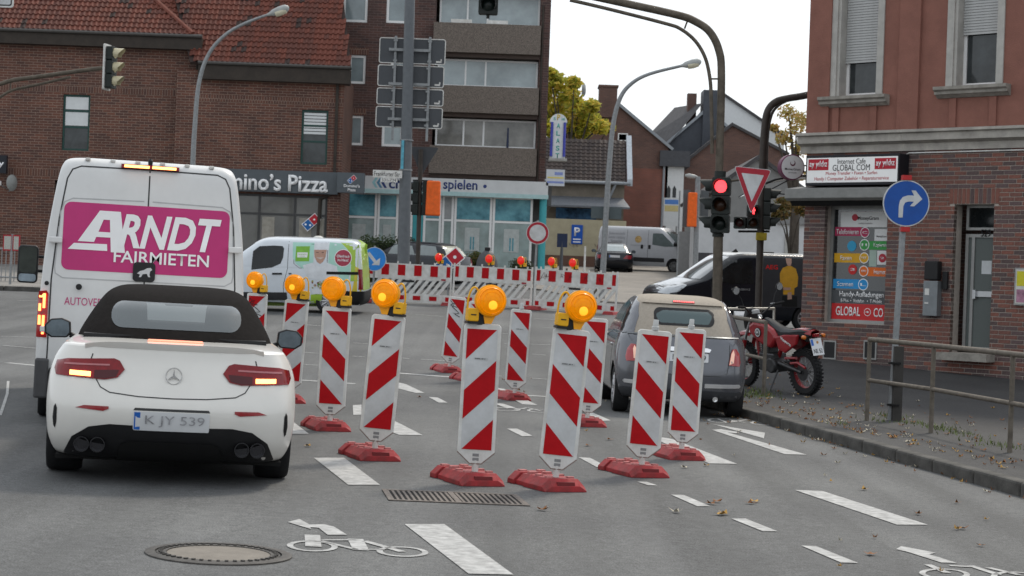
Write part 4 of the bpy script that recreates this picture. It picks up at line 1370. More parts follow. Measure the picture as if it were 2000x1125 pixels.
# plaster storey with pilasters and framed windows
plas = mat('red_brown_plaster', (.235, .105, .080), .9, var=.12, scale=2.5, bump=.5, bscale=40)
stone = mat('pale_window_surround', (.40, .385, .355), .85, var=.15, scale=4, bump=.2)
stone2 = mat('weathered_sill', (.27, .25, .22), .9, var=.3, scale=6, bump=.3)
uw = []
for (p0, p1, pz) in ((1664, 1724, 186), (1893, 1957, 166)):
    a, zz = FB(p0, pz, .3); b, _ = FB(p1, pz, .3)
    uw.append((a - .16, b + .05, zz - .06, 8.2))
wall_mesh(MB(), 0, SMAX, z_ct, 9.5, uw, 9, .34).obj('plaster_wall', plas, h)
for (a, b) in ((0, .5), (2.02, 2.46), (5.0, 5.4)):
    MB().bx(a, b, -.06, -.001, z_ct + .02, 9.5).obj('pilaster', plas, h)
for (a, b, c, d) in uw:
    for (p, q) in ((a - .14, a - .001), (b + .001, b + .14)):
        MB().bx(p, q, -.03, .3, c, d + .3).obj('window_surround', stone, h)
    MB().bx(a + .001, a + .06, .001, .3, c, d).obj('window_jamb', stone, h)
    MB().prism([(-.14, c - .14), (-.1, c - .14), (-.03, c - .2), (.0, c - .2), (.0, c - .002), (-.19, c - .002), (-.19, c - .06), (-.14, c - .09)], 'yz', a - .3, b + .3).obj('window_sill', stone2, h)
    for x in (a - .04, b - .1):
        MB().bx(x, x + .14, -.04, -.001, z_ct + .03, c - .21).obj('sill_bracket', plas, h)
    w = window(h, a + .06, b, c + .02, d - .2, white_w, .24, .06, gm=glass)
    open_h = FB(1690, 122, .2)[1] if a < 2 else FB(1925, 66, .2)[1]
    slat = MB().prism([(.19, 0), (.2, .046), (.215, .046), (.215, 0)], 'yz', a + .065, b - .005).mesh('shutter_slat', mat('shutter_grey', (.42, .42, .41), .6, var=.08))
    z = open_h
    while z < d:
        o = link('shutter_slat', slat, w); o.location = (0, 0, z); z += .051
    if a < 2:
        MB().box(((a + b) / 2 + .1, .3, (c + open_h) / 2), (.3, .02, .5)).obj('curtain', mat('curtain_orange', (.3, .1, .06), .8), w)
# cornice
zc0, zc1 = z_cb, z_ct
pf = [(.0, zc0), (-.05, zc0), (-.05, zc0 + (zc1 - zc0) * .35), (-.11, zc0 + (zc1 - zc0) * .42), (-.17, zc0 + (zc1 - zc0) * .48), (-.17, zc0 + (zc1 - zc0) * .82), (-.23, zc0 + (zc1 - zc0) * .88), (-.23, zc1), (.0, zc1 + .03)]
MB().prism(pf, 'yz', -.12, 2.2).prism(pf, 'yz', 2.205, SMAX).obj('cornice', mat('cornice_grey', (.36, .335, .30), .9, var=.3, scale=3, bump=.3), h)
MB().tube([(2.24, -.03, FB(1780, 345)[1]), (2.24, -.03, zc0 - .07), (2.3, -.03, zc0 - .04), (7, -.03, zc0 - .04)], .014, 8).obj('cable_conduit', white_f, h)
# shop window
alu_f = mat('alu_window', (.30, .30, .29), .4, .5)
w = MB()
a, b, c, d = sw0, sw1, swz0, swz1
w.bx(a - .12, a - .05, .2, .28, c, d + .2).bx(a - .05, b, .2, .26, c, c + .06).bx(a - .05, b, .2, .26, d, d + .12)
w = w.obj('shop_window', alu_f, h)
MB().bx(a - .05, b, .225, .235, c + .06, d).obj('pane', mat('cafe_glass', (.022, .026, .028), .05, var=.4, scale=1.5, spec=.9), w)
MB().bx(a - .12, b + .1, .1, .195, c - .06, c - .003).obj('sill', alu_f, w)
def Z6(zx, zy, y=.222): return FB(zx / 2.557 + 1550, zy / 2.557 + 280, y)
SY = [.2235]
def sticker(zx0, zy0, zx1, zy1, m, nm='sticker', dy=.0):
    s0, z1_ = Z6(zx0, zy0); s1, z0_ = Z6(zx1, zy1)
    zm = (Z6((zx0 + zx1) / 2, zy0)[1], Z6((zx0 + zx1) / 2, zy1)[1])
    return MB().bx(s0, s1, .2225 - dy, .2245 - dy * .5, zm[1], zm[0]).obj(nm, m, w), (s0, s1, zm[1], zm[0])
def wtext(zx, zy, body, width_zx, h_zy, m, bold=.01, dy=.004):
    s0, z0_ = Z6(zx - width_zx / 2, zy); s1, _ = Z6(zx + width_zx / 2, zy)
    zt = Z6(zx, zy - h_zy / 2)[1] - Z6(zx, zy + h_zy / 2)[1]
    text('lettering', body, m, w, ((s0 + s1) / 2, .2215 - dy, Z6(zx, zy)[1]), s1 - s0, zt, bold, depth=.001)
def wdisc(zx, zy, rz_, m, ring=white_l, body=None):
    s, z_ = Z6(zx, zy); r = rz_ / 2.557 / 105
    MB().lathe([(r, -.004), (r, 0)], (s, .2215, z_), (0, 1, 0), 28).obj('round_sticker', ring, w)
    MB().lathe([(r * .86, -.006), (r * .86, 0)], (s, .2215, z_), (0, 1, 0), 28).obj('round_sticker', m, w)
    if body: text('lettering', body, white_l, w, (s, .2145, z_), r * 1.1, r * .5, .01, depth=.001)
C6 = lambda n, c_: mat('sticker_' + n, c_, .45, var=.05)
sticker(237, 340, 466, 418, C6('white', (.66, .66, .65)))
wtext(373, 376, 'MoneyGram', 105, 24, mat('ink_grey', (.06, .05, .05), .5)); wtext(360, 400, 'money transfer', 72, 10, mat('ink_pale', (.3, .28, .28), .5))
wdisc(307, 370, 21, C6('crimson', (.4, .02, .04)))
sticker(208, 418, 338, 462, C6('magenta', (.38, .02, .08))); wtext(270, 441, 'Telefonieren', 112, 26, white_l)
wdisc(357, 445, 27, C6('magenta', (.38, .02, .08)), body='C')
sticker(405, 428, 466, 487, C6('white', (.66, .66, .65))); wtext(440, 466, 'MoneyGram', 50, 12, MATS['ink_grey'])
wdisc(291, 513, 27, C6('cyan', (.03, .3, .5)), C6('cyan', (.03, .3, .5)))
wdisc(354, 507, 29, C6('green', (.04, .28, .06)), body='||')
sticker(374, 488, 464, 531, C6('green', (.04, .28, .06))); wtext(432, 510, 'Kopieren', 64, 26, white_l)
sticker(204, 549, 333, 595, C6('amber', (.62, .33, .01))); wtext(262, 572, 'Faxen', 56, 24, white_l)
wdisc(353, 572, 28, C6('amber', (.62, .33, .01)), body='FAX')
sticker(379, 533, 412, 615, C6('palegreen', (.33, .42, .36))); sticker(418, 536, 461, 606, C6('white', (.66, .66, .65)))
wdisc(444, 573, 22, C6('crimson', (.4, .02, .04)), C6('crimson', (.4, .02, .04)), '2')
wdisc(295, 630, 26, C6('red', (.5, .02, .02)), C6('red', (.5, .02, .02)), '3')
wdisc(350, 638, 28, C6('orange', (.65, .13, .01)), body='WWW')
sticker(370, 620, 460, 664, C6('orange', (.65, .13, .01))); wtext(430, 642, 'Internet', 58, 24, white_l)
sticker(198, 678, 328, 725, C6('sky', (.02, .25, .55))); wtext(258, 702, 'Scannen', 80, 24, white_l)
wdisc(348, 705, 30, C6('sky', (.02, .25, .55)), body='L')
sticker(193, 735, 456, 800, C6('slate', (.075, .08, .085)))
wtext(340, 758, 'Handy-Aufladungen', 222, 36, white_l, .015); wtext(339, 787, 'E-Plus  \u2022  Vodafon   \u2022  T-Mobile', 205, 18, white_l)
sticker(191, 802, 453, 884, C6('red2', (.5, .022, .025)))
wtext(272, 838, 'GLOBAL', 122, 46, white_l, .015); wtext(424, 846, 'CO', 48, 46, white_l, .015)
wdisc(369, 843, 20, C6('red2', (.5, .022, .025)), body='$')
# awning
(aw0, az1), (aw1, az0) = FB(1565, 371), FB(1757, 386)
azt, azb = FB(1650, 367)[1], FB(1650, 391)[1]
aw = MB().prism([(-.02, azt + .03), (-.42, azt - .03), (-.44, azb + .02), (-.36, azb - .03), (-.02, azb + .04)], 'yz', -.18, 2.12)
aw.obj('awning_cassette', mat('awning_grey', (.2, .2, .19), .6, var=.15), h, bevel=.01)
MB().prism([(-.34, azb - .035), (-.25, azb - .12), (-.05, azb - .06), (-.05, azb + .02)], 'yz', -.12, 2.06).obj('awning_cloth_roll', blackm, h)
# door
d = MB()
a, b, c, dd = dr0, dr1, drz0, drz1
zl = FB(1905, 455, .25)[1]
d = window(h, a + .1, b, c + .05, zl - .02, alu_f, .27, .06, xb=(.22,), gm=mat('door_wire_glass', (.10, .115, .11), .35, var=.3, scale=60), name='door')
MB().bx(a + .36, b - .06, .262, .275, c + 1.02, c + 1.12).bx(a + .3, a + .36, .22, .28, c + .98, c + 1.14).obj('handle', alu, d)
s0, zz = FB(1925, 520, .26)
MB().bx(s0 - .1, s0 + .1, .295, .299, zz - .14, zz + .1).obj('paper_note', mat('paper', (.55, .57, .58), .8), d)
text('house_number', '529', black_l, h, (b - .3, .26, zl - .0), .2, .13, .005, depth=.004)
w2 = window(h, a + .1, b, zl + .05, dd, alu_f, .27, .05, gm=glass_d)
MB().bx(a - .1, b + .12, -.3, .25, c - .14, c - .003).obj('doorstep', stone2, h)
for px0 in (1609, 1688):
    (s0, z1_), (s1, z0_) = FB(px0, 664), FB(px0 + 24, 700)
    z0_ = z1_ - .36
    v = MB().bx(s0, s1, -.02, .01, z0_, z1_).obj('cellar_vent', alu_f, h)
    MB().bx(s0 + .03, s1 - .03, -.024, -.021, z0_ + .03, z1_ - .03).obj('grille', black, v)
(s0, z1_), (s1, z0_) = FB(1814, 510), FB(1838, 618)
t = on_facade('letterbox', 'slim grey letterbox with black newspaper tube on the brick wall by the door', 'letterbox')
MB().bx(s0, s1, -.16, -.005, z0_, z0_ + (z1_ - z0_) * .64).obj('box', mat('letterbox_grey', (.2, .215, .225), .4, .5), t, bevel=.01)
MB().bx(s0 + .01, s1 - .01, -.17, -.005, z0_ + (z1_ - z0_) * .655, z1_).obj('newspaper_tube', black, t, bevel=.02)
MB().bx(s0 + .04, s0 + .13, -.166, -.161, z0_ + .38, z0_ + .5).bx(s0 + .04, s0 + .12, -.166, -.161, z0_ + .22, z0_ + .25).obj('name_plate', white_f, t)
MB().bx(s1 + .03, s1 + .13, -.06, -.003, z0_ + .5, z0_ + .82).obj('intercom', black, t)
(s0, z1_), (s1, z0_) = FB(1985, 523), FB(2040, 598)
t = on_facade('poster_case', 'small framed poster case on the brick wall at the right edge', 'poster')
MB().bx(s0, s1, -.05, -.003, z0_, z1_).obj('case', alu_f, t)
MB().bx(s0 + .03, s1 - .03, -.056, -.051, z0_ + .03, z1_ - .03).obj('sheet', mat('poster_sheet', (.55, .55, .5), .6, var=.1), t)
MB().bx(s0 + .05, s1 - .05, -.0585, -.0565, z1_ - .32, z1_ - .06).obj('yellow_panel', mat('poster_yellow', (.55, .5, .03), .6), t)
MB().bx(s0 + .05, s1 - .05, -.0585, -.0565, z0_ + .05, z1_ - .38).obj('picture_panel', mat('poster_pink', (.4, .2, .28), .6, var=.5, scale=9), t)
# illuminated sign above the awning
t = on_facade('shop_sign', 'white light box sign reading Internet Cafe above the awning', 'shop sign')
Z5 = lambda zx, zy: FB(zx / 2.678 + 1550, zy / 2.678, -.35)
s0, s1 = Z5(70, 890)[0], Z5(543, 890)[0]
z0_, z1_ = Z5(305, 953)[1], Z5(305, 822)[1]
MB().bx(s0 - .03, s1 + .03, -.345, -.02, z0_ - .05, z1_ + .05).obj('sign_case', mat('case_black', (.012, .012, .016), .4), t)
MB().bx(s0, s1, -.35, -.346, z0_, z1_).obj('sign_face', mat('sign_face', (.7, .7, .69), .4, var=.03, emit=.08, ecol=(1, 1, 1)), t)
red_i = mat('ink_red', (.42, .015, .03), .5)
def t5(zx, zy, body, wz, hz, m, bold=.0):
    q0, q1 = Z5(zx - wz / 2, zy)[0], Z5(zx + wz / 2, zy)[0]
    hh = Z5(zx, zy - hz / 2)[1] - Z5(zx, zy + hz / 2)[1]
    text('lettering', body, m, t, ((q0 + q1) / 2, -.353, Z5(zx, zy)[1]), q1 - q0, hh, bold, depth=.002)
for zx0, zx1, zy in ((78, 183, 862), (425, 536, 855)):
    q0, q1 = Z5(zx0, zy)[0], Z5(zx1, zy)[0]
    MB().bx(q0, q1, -.354, -.3505, Z5(zx0 + 50, zy + 29)[1], Z5(zx0 + 50, zy - 29)[1]).obj('red_panel', red_i, t)
    q = (zx0 + zx1) / 2
    text('lettering', 'ay y\u0131ld\u0131z', white_l, t, ((q0 + q1) / 2, -.356, Z5(q, zy)[1]), (q1 - q0) * .88, .15, .01, depth=.002)
t5(304, 843, 'Internet Cafe', 146, 27, black_l); t5(302, 876, 'GLOBAL COM', 194, 32, black_l, .0)
t5(303, 907, 'Money Transfer \u2022 Faxen \u2022 Surfen', 268, 22, red_i); t5(304, 935, 'Handy / Computer Zubeh\u00f6r \u2022 Reparaturservice', 388, 24, red_i)
# round sign projecting from the corner
c5 = W(1545, 327, 36.9)
t = thing('round_sign', 'round white and purple projecting sign at the building corner', 'shop sign', (c5.x, c5.y, 0), R(12))
MB().lathe([(.235, -.09), (.25, -.08), (.25, .08), (.235, .09)], (0, 0, c5.z), (0, 1, 0), 40).obj('sign_drum', mat('drum_purple', (.13, .03, .07), .4), t, smooth=True)
MB().lathe([(.228, -.094), (.228, -.085)], (0, 0, c5.z), (0, 1, 0), 40).obj('sign_face', mat('round_face', (.52, .5, .5), .4, var=.05), t)
text('lettering', 'MoneyGram', MATS['ink_grey'], t, (0, -.096, c5.z - .045), .32, .06, .008, depth=.002)
text('lettering', 'geldtransfer', MATS['ink_grey'], t, (0, -.096, c5.z - .11), .17, .025, .004, depth=.002)
MB().lathe([(.055, -.097), (.055, -.093)], (0, 0, c5.z + .075), (0, 1, 0), 24).obj('globe_mark', mat('globe_dark', (.1, .02, .04), .5), t)
MB().lathe([(.04, -.0985), (.04, -.094)], (-.006, 0, c5.z + .09), (0, 1, 0), 24).obj('globe_light', MATS['round_face'], t)
MB().tube([(.23, 0, c5.z + .05), (.62, .0, c5.z + .05)], .015).tube([(.23, 0, c5.z - .07), (.62, .0, c5.z - .07)], .015).obj('bracket', black, t)

# ------------------------------------------------------------------ houses and walls beyond the side street
def gable_house(name, label, Y, pts_gable, zbase_px, depth, wall_m, roof_m, parts=None, over=.25, rows=True, cat='house'):
    """house seen on its gable: outline (px,py) left eave, ridge, right eave"""
    (l, r, q) = [LA(*p, Y) for p in pts_gable]
    h = thing(name, label, cat, (0, Y, 0))
    zb = gz(l[0], Y) - .2
    MB().prism([(l[0], zb), (q[0], zb), (q[0], q[1]), (r[0], r[1]), (l[0], l[1])], 'xz', 0, depth).obj('wall', wall_m, h)
    for nm, a, b in (('l', l, r), ('r', q, r)):
        dx, dz = a[0] - b[0], a[1] - b[1]
        n = math.hypot(dx, dz)
        ux, uz = dx / n, dz / n
        nx, nz = (-uz, ux) if dx > 0 else (uz, -ux)
        if nz < 0: nx, nz = -nx, -nz
        e = (a[0] + ux * over, a[1] + uz * over)
        MB().prism([(b[0], b[1] + .002), e, (e[0] + nx * .16, e[1] + nz * .16), (b[0], b[1] + .16 / max(nz, .3))], 'xz', -.18, depth + .2).obj('roof_slope', roof_m, h)
    return h, zb
bm_ = lambda n, c, v=.15: mat(n, c, .85, var=v, scale=3, bump=.3)
brickD = brick_mat('gable_brick', (.15, .08, .062), (.115, .065, .054), (.16, .11, .09))
zinc = mat('zinc_trim', (.26, .28, .30), .5, .3, var=.1)
dark_roof = mat('dark_roof', (.065, .062, .064), .75, var=.25, scale=4, bump=.5, bscale=8)
# brick gable house with chimney
h, zb = gable_house('gable_house', 'brown brick gable house with broad chimney beyond the low tiled garage', 109, [(1066, 275), (1188, 190), (1306, 289)], 500, 11, brickD, zinc)
(c0, cz1), (c1, cz0) = LA(1171, 170, 109), LA(1204, 220, 109)
MB().bx(c0, c1, -.22, 1.2, cz0 - .3, cz1).bx(c0 - .06, c1 + .06, -.28, 1.26, cz1 + .001, cz1 + .12).obj('chimney', brickD, h)
a, b = LA(1208, 330, 109), LA(1306, 331, 109)
MB().bx(a[0], LA(1300, 331, 109)[0], -.04, -.002, zb, b[1]).obj('lower_wall', brick_mat('orange_brick', (.23, .085, .06), (.19, .075, .055), (.17, .10, .08)), h)
(a, z1_), (b, z0_) = LA(1207, 260, 109), LA(1226, 276, 109)
window(h, a, b, z0_, z1_, white_w, -.03, .06, gm=mat('pale_pane', (.4, .42, .42), .3), name='window')
MB().tube([(LA(1303, 300, 109)[0], -.1, LA(1303, 298, 109)[1]), (LA(1298, 300, 109)[0], -.1, LA(1298, 310, 109)[1]), (LA(1296, 300, 109)[0], -.1, zb)], .07, 8).obj('downpipe', zinc, h)
t = thing('roof_antenna', 'flat grey satellite antenna on a roof behind the autumn tree', 'antenna', (W(1141, 175, 110).x, 110, 0))
az = W(1141, 175, 110).z
d = MB(); d.T = Matrix.Translation((0, 0, az)) @ Matrix.Rotation(R(75), 4, 'Z')
d.lathe([(.001, .05), (.3, .02), (.42, -.05), (.42, -.03), (.3, .04), (.001, .07)], (0, 0, 0), (0, -1, 0), 20); d.obj('reflector', MATS['dish_grey'], t, smooth=True)
MB().tube([(-.1, .1, az), (-.15, .2, az - 2.2)], .04).obj('mast', galv, t)
# low garage with brown tiles
YG = 101
h = thing('garage', 'low garage with brown pantile roof and slate canopy beside the arcade', 'garage', (0, YG, 0))
g0, g1 = LA(1040, 350, YG)[0], LA(1224, 360, YG)[0]
zgb = gz(4, YG) - .2
zgt = LA(1150, 357, YG)[1]
MB().bx(g0, g1 - .1, .3, 7, zgb, zgt).obj('wall', mat('render_beige', (.20, .175, .14), .9, var=.2, scale=2), h)
zr = LA(1150, 274, YG + 2.2)[1]
pt = math.atan2(zr - zgt, 2.2)
n = int(math.hypot(zr - zgt, 2.2) / .27)
tile_roof(h, lambda l: g0, lambda l: g1, 0, zgt + .05, pt, n, .26, .27, tile_brown, 300, deck_m=tile_brown[1])
MB().add([(g1 + .02, -.1, zgt - .1), (g1 + .3, -.1, zgt - .1), (g1 + .3, 2.3, zr + .15), (g1 + .02, 2.3, zr + .15), (g1 + .02, -.1, zgt + .25), (g1 + .3, -.1, zgt + .25), (g1 + .3, 2.3, zr + .35), (g1 + .02, 2.3, zr + .35)],
         [(0, 1, 2, 3), (4, 5, 6, 7), (0, 1, 5, 4), (1, 2, 6, 5), (2, 3, 7, 6), (3, 0, 4, 7)]).obj('verge_board', mat('verge_pale', (.42, .46, .5), .5), h)
MB().tube([(g0, -.12, zgt + .02), (g1 + .2, -.12, zgt + .02)], .09, 8).tube([(g1 - .6, -.05, zgt - .05), (g1 - .9, .1, zgt - .8), (g1 - .95, .2, zgt - 1.1)], .07, 8).obj('gutter', zinc, h)
cz = LA(1150, 384, YG)[1]; cz0 = LA(1150, 404, YG)[1]
MB().add([(g0, .3, cz), (g1 - .15, .3, cz), (g1 + .15, -1.1, cz0), (g0, -1.1, cz0), (g0, .3, cz - .1), (g1 - .15, .3, cz - .1), (g1 + .15, -1.1, cz0 - .1), (g0, -1.1, cz0 - .1)],
         [(0, 1, 2, 3), (7, 6, 5, 4), (2, 6, 7, 3), (1, 5, 6, 2), (0, 4, 5, 1), (3, 7, 4, 0)]).obj('canopy_roof', mat('canopy_slate', (.13, .14, .155), .5, var=.3, scale=12, bump=.8, bscale=14), h)
a, b = LA(1086, 415, YG), LA(1165, 415, YG)
MB().bx(a[0], b[0], .25, .295, LA(1120, 428, YG)[1], LA(1120, 406, YG)[1]).obj('mural', mat('mural_blue', (.05, .14, .28), .6, var=.9, scale=1.6), h)
YW = 99
a, b = LA(1062, 470, YW), LA(1222, 470, YW)
h = thing('yard_wall', 'pale yellow rendered yard wall behind the parked black car', 'wall', (0, YW, 0))
zw = LA(1120, 428, YW)[1]
MB().bx(a[0], b[0], 0, .25, gz(4, YW) + .6, zw).obj('render', mat('render_cream', (.40, .36, .25), .9, var=.12, scale=2), h)
MB().bx(a[0], b[0], -.02, .27, gz(4, YW) - .2, gz(4, YW) + .598).obj('plinth', brick_mat('plinth_brick', (.16, .08, .05), (.12, .065, .045), (.15, .11, .09)), h)
s = MB()
for px, py in ((1110, 478), (1160, 480)):
    q = LA(px, py, YW)
    s.tube([(q[0] + .07 * k + .1 * math.cos(k * 2.1), -.004, q[1] + .12 * math.sin(k * 1.7)) for k in range(9)], .012, 5)
s.obj('graffiti_scrawl', mat('spray_grey', (.2, .18, .15), .8), h)
p = LA(1127, 458, YW)
t = thing('parking_sign', 'small blue parking sign with white P on the yellow yard wall', 'sign', (p[0], YW - .05, 0))
MB().bx(-.29, .29, 0, .03, p[1] - .5, p[1] + .5).obj('plate', blue_r, t)
text('lettering', 'P', white_l, t, (0, -.002, p[1] + .14), .3, .45, .03, depth=.004)
MB().bx(-.2, .2, -.004, -.001, p[1] - .28, p[1] - .22).bx(-.2, .2, -.004, -.001, p[1] - .42, p[1] - .36).obj('small_print', white_l, t)
p = LA(1097, 500, 80)
t = thing('info_post', 'small dark blue notice plate on a short grey post', 'sign', (p[0], 80, gz(p[0], 80)))
pz = LA(1097, 470, 80)[1] - gz(p[0], 80)
MB().bx(-.22, .22, -.03, 0, pz - .28, pz + .3).obj('plate', mat('plate_navy', (.03, .045, .10), .5), t)
MB().tube([(-.02, .02, 0), (0, .02, pz)], [.1, .05]).obj('post', galvd, t)
# slate house, white gable, brown gable, grey shed, white hall
h, zb = gable_house('slate_house', 'dark slate-hung house with tall slate chimney stack', 118, [(1300, 285), (1382, 215), (1462, 290)], 500, 12, mat('slate_cladding', (.06, .066, .078), .6, var=.15, scale=3, bump=.4), zinc)
(c0, cz1), (c1, cz0) = LA(1374, 176, 118), LA(1410, 240, 118)
MB().bx(c0, c1, -.25, 1.6, cz0 - 1.5, cz1).obj('chimney', MATS['slate_cladding'], h)
q = [LA(*p, 118) for p in ((1268, 262), (1331, 195), (1372, 202), (1300, 290))]
MB().add([(q[0][0], 4, q[0][1]), (q[1][0], 5, q[1][1]), (q[2][0], -.2, q[2][1]), (q[3][0], -.3, q[3][1]), (q[0][0], 6, q[0][1] - 2), (q[3][0], 6, q[3][1] - 2)], [(0, 1, 2, 3), (0, 3, 5, 4)]).obj('tiled_slope', dark_roof, h)
(c0, cz1), (c1, cz0) = LA(1344, 182, 119), LA(1360, 215, 119)
MB().bx(c0, c1, 1.0, 1.8, cz0 - 1, cz1).obj('chimney_pot', brickD, h)
h, zb = gable_house('white_house', 'white rendered gable house behind the slate house', 124, [(1330, 275), (1410, 185), (1532, 268)], 500, 12, mat('render_white', (.62, .63, .63), .85, var=.05), dark_roof)
h, zb = gable_house('brown_house', 'brown brick gable house with brown tiled roof at the street bend', 112, [(1325, 330), (1430, 246), (1532, 300)], 500, 11, brickD, dark_roof)
(a, z1_), (b, z0_) = LA(1298, 325, 109), LA(1332, 445, 109)
h = thing('white_annex', 'narrow white rendered annex with two arched windows and notice boards', 'house', (0, 109, 0))
MB().bx(a, b, 0, 4, gz(9, 109) - .2, z1_).obj('wall', MATS['render_white'], h)
for px in (1303, 1314):
    (wa, wz1), (wb, wz0) = LA(px, 362, 109), LA(px + 6, 386, 109)
    MB().prism([(wa, wz0), (wb, wz0), (wb, wz1 - .2), ((wa + wb) / 2, wz1), (wa, wz1 - .2)], 'xz', -.02, .1).obj('window', glass_d, h)
MB().bx(a - .3, b + .3, -.3, 4.2, z1_ + .002, z1_ + .9).obj('flat_roof', mat('roof_slate', (.07, .072, .08), .7), h)
(a, z1_), (b, z0_) = LA(1297, 386, 105), LA(1325, 442, 105)
t = thing('notice_board', 'tall white notice board with blue heading beyond the white van', 'sign', (0, 105, 0))
MB().bx(a, b, 0, .08, z0_, z1_).obj('board', mat('board_white', (.55, .57, .58), .5, var=.05), t)
MB().bx(a + .05, b - .05, -.006, -.001, z1_ - .35, z1_ - .1).obj('heading', mat('heading_blue', (.08, .2, .5), .5), t)
MB().bx(a + .05, b - .05, -.006, -.001, z1_ - .75, z1_ - .42).obj('yellow_band', mat('band_yellow', (.5, .42, .2), .5), t)
MB().tube([(a + .1, .05, gz(9, 105)), (a + .1, .05, z0_ + .05)], .05).tube([(b - .1, .05, gz(9, 105)), (b - .1, .05, z0_ + .05)], .05).obj('legs', galv, t)
h, zb = gable_house('grey_shed', 'grey rendered shed with dark corrugated roof behind the signals', 84, [(1395, 372), (1482, 311), (1600, 395)], 500, 14, mat('render_grey', (.21, .21, .205), .9, var=.12, scale=2), dark_roof)
YT = 78
(a, z1_), (b, z0_) = LA(1362, 432, YT), LA(1560, 500, YT)
h = thing('yard_hall', 'low white hall wall with pale roller door behind the dark van', 'wall', (0, YT, 0))
MB().bx(a, b + 3, 0, 3, gz(9, YT) - .2, z1_).obj('wall', mat('hall_white', (.50, .51, .52), .8, var=.1, scale=1.5), h)
MB().bx(LA(1518, 430, YT)[0], b + 3, -.15, .5, z1_ + .003, z1_ + .25).obj('parapet', mat('parapet_grey', (.2, .2, .2), .7), h)
(c0, cz1), (c1, cz0) = LA(1533, 461, YT), LA(1556, 500, YT)
MB().bx(c0, c1, -.06, -.003, gz(9, YT), cz1).obj('roller_door', mat('roller_door', (.36, .36, .34), .6, bump=.4, bscale=20), h)
MB().bx(a, LA(1515, 430, YT)[0], -.05, -.003, gz(9, YT) + .2, LA(1440, 496, YT)[1]).obj('dark_base', mat('base_dark', (.05, .05, .055), .7), h)
a, b = LA(1325, 452, 86), LA(1362, 456, 86)
t = thing('yard_gate', 'plain grey panel gate beside the parked white van', 'gate', (0, 86, 0))
zg_ = gz(8, 86)
MB().bx(a[0], b[0], 0, .06, zg_, a[1]).obj('panel', mat('gate_grey', (.28, .28, .28), .7, var=.1), t)
MB().bx(b[0] + .002, b[0] + .25, -.05, .1, zg_, a[1] + .1).obj('post', mat('gate_post', (.14, .12, .1), .8), t)
# arched glass canopy beside the corner
t = thing('arched_canopy', 'arched glass canopy on dark iron ribs beside the corner building', 'canopy', (W(1545, 380, 41).x, 41, 0))
cz = W(1545, 372, 41).z
rb = [(-1.05 + .0, -.16), (-.75, .05), (-.4, .2), (0, .29), (.6, .32)]
MB().prism(rb + [(.6, .3), (0, .27), (-.4, .18), (-.75, .03), (-1.04, -.17)], 'xz', -.4, .6).obj('glass_sheet', mat('canopy_glass', (.5, .52, .52), .3, var=.05), t)
for y in (-.42, .62):
    m = MB(); m.tube([(x, y, z) for x, z in rb], .025, 8); m.obj('rib', black, t)
m = MB(); m.tube([(-1.0, -.42, -.17), (-.5, -.42, -.02), (0, -.42, .27)], .014, 6).tube([(-.9, -.42, -.05), (-.4, -.42, -.1), (.6, -.42, -.15)], .014, 6); m.obj('scroll', black, t)
for v in t.children:
    for vv in v.data.vertices: vv.co.z += cz

# ------------------------------------------------------------------ vehicles
pearl = mat('pearl_white_paint', (.72, .70, .655), .28, var=.03, scale=3, coat=.7)
van_w = mat('van_white_paint', (.62, .62, .61), .38, var=.05, scale=3, coat=.3)
grey_p = mat('grey_metallic_paint', (.115, .12, .135), .25, .45, var=.06, scale=4, coat=.7)
black_p = mat('black_car_paint', (.007, .009, .014), .25, var=.1, coat=.35)
silver_p = mat('light_grey_van_paint', (.48, .49, .51), .35, .1, var=.04, coat=.4)
fabric_k = mat('black_hood_fabric', (.013, .0115, .011), .9, var=.25, scale=30, bump=.3, bscale=200, spec=.05)
fabric_b = mat('beige_hood_fabric', (.34, .30, .25), .9, var=.1, scale=30, bump=.3, bscale=200)
tail_red = mat('tail_lamp_red', (.20, .004, .008), .15, var=.25, scale=18, coat=.2)
tail_dark = mat('tail_lamp_dark', (.06, .003, .006), .15, coat=.2)
tail_lit = mat('tail_lamp_lit', (1, .3, .1), .3, emit=3.0, ecol=(1, .25, .07))
tail_lit2 = mat('tail_lamp_lit_yellow', (1, .5, .2), .3, emit=3.2, ecol=(1, .42, .10))
red_dot = mat('brake_led', (1, .1, .1), .3, emit=1.8, ecol=(1, .08, .07))
red_ref = mat('red_reflector', (.25, .008, .012), .2, coat=.5)
seam_m = mat('panel_seam', (.05, .05, .05), .8)
plate_w = mat('number_plate_white', (.62, .63, .64), .4, var=.04)
plate_b = mat('number_plate_blue', (.02, .12, .45), .4)
mirror_m = mat('mirror_glass', (.18, .22, .25), .08, .6, var=.3, scale=6)
seat_m = mat('seat_grey', (.09, .095, .10), .8)
rim_a = mat('alloy_rim', (.42, .42, .43), .3, .85, var=.05)
see = glass_mat('see_through_glass', (.55, .62, .63), .38, (.12, .14, .15))

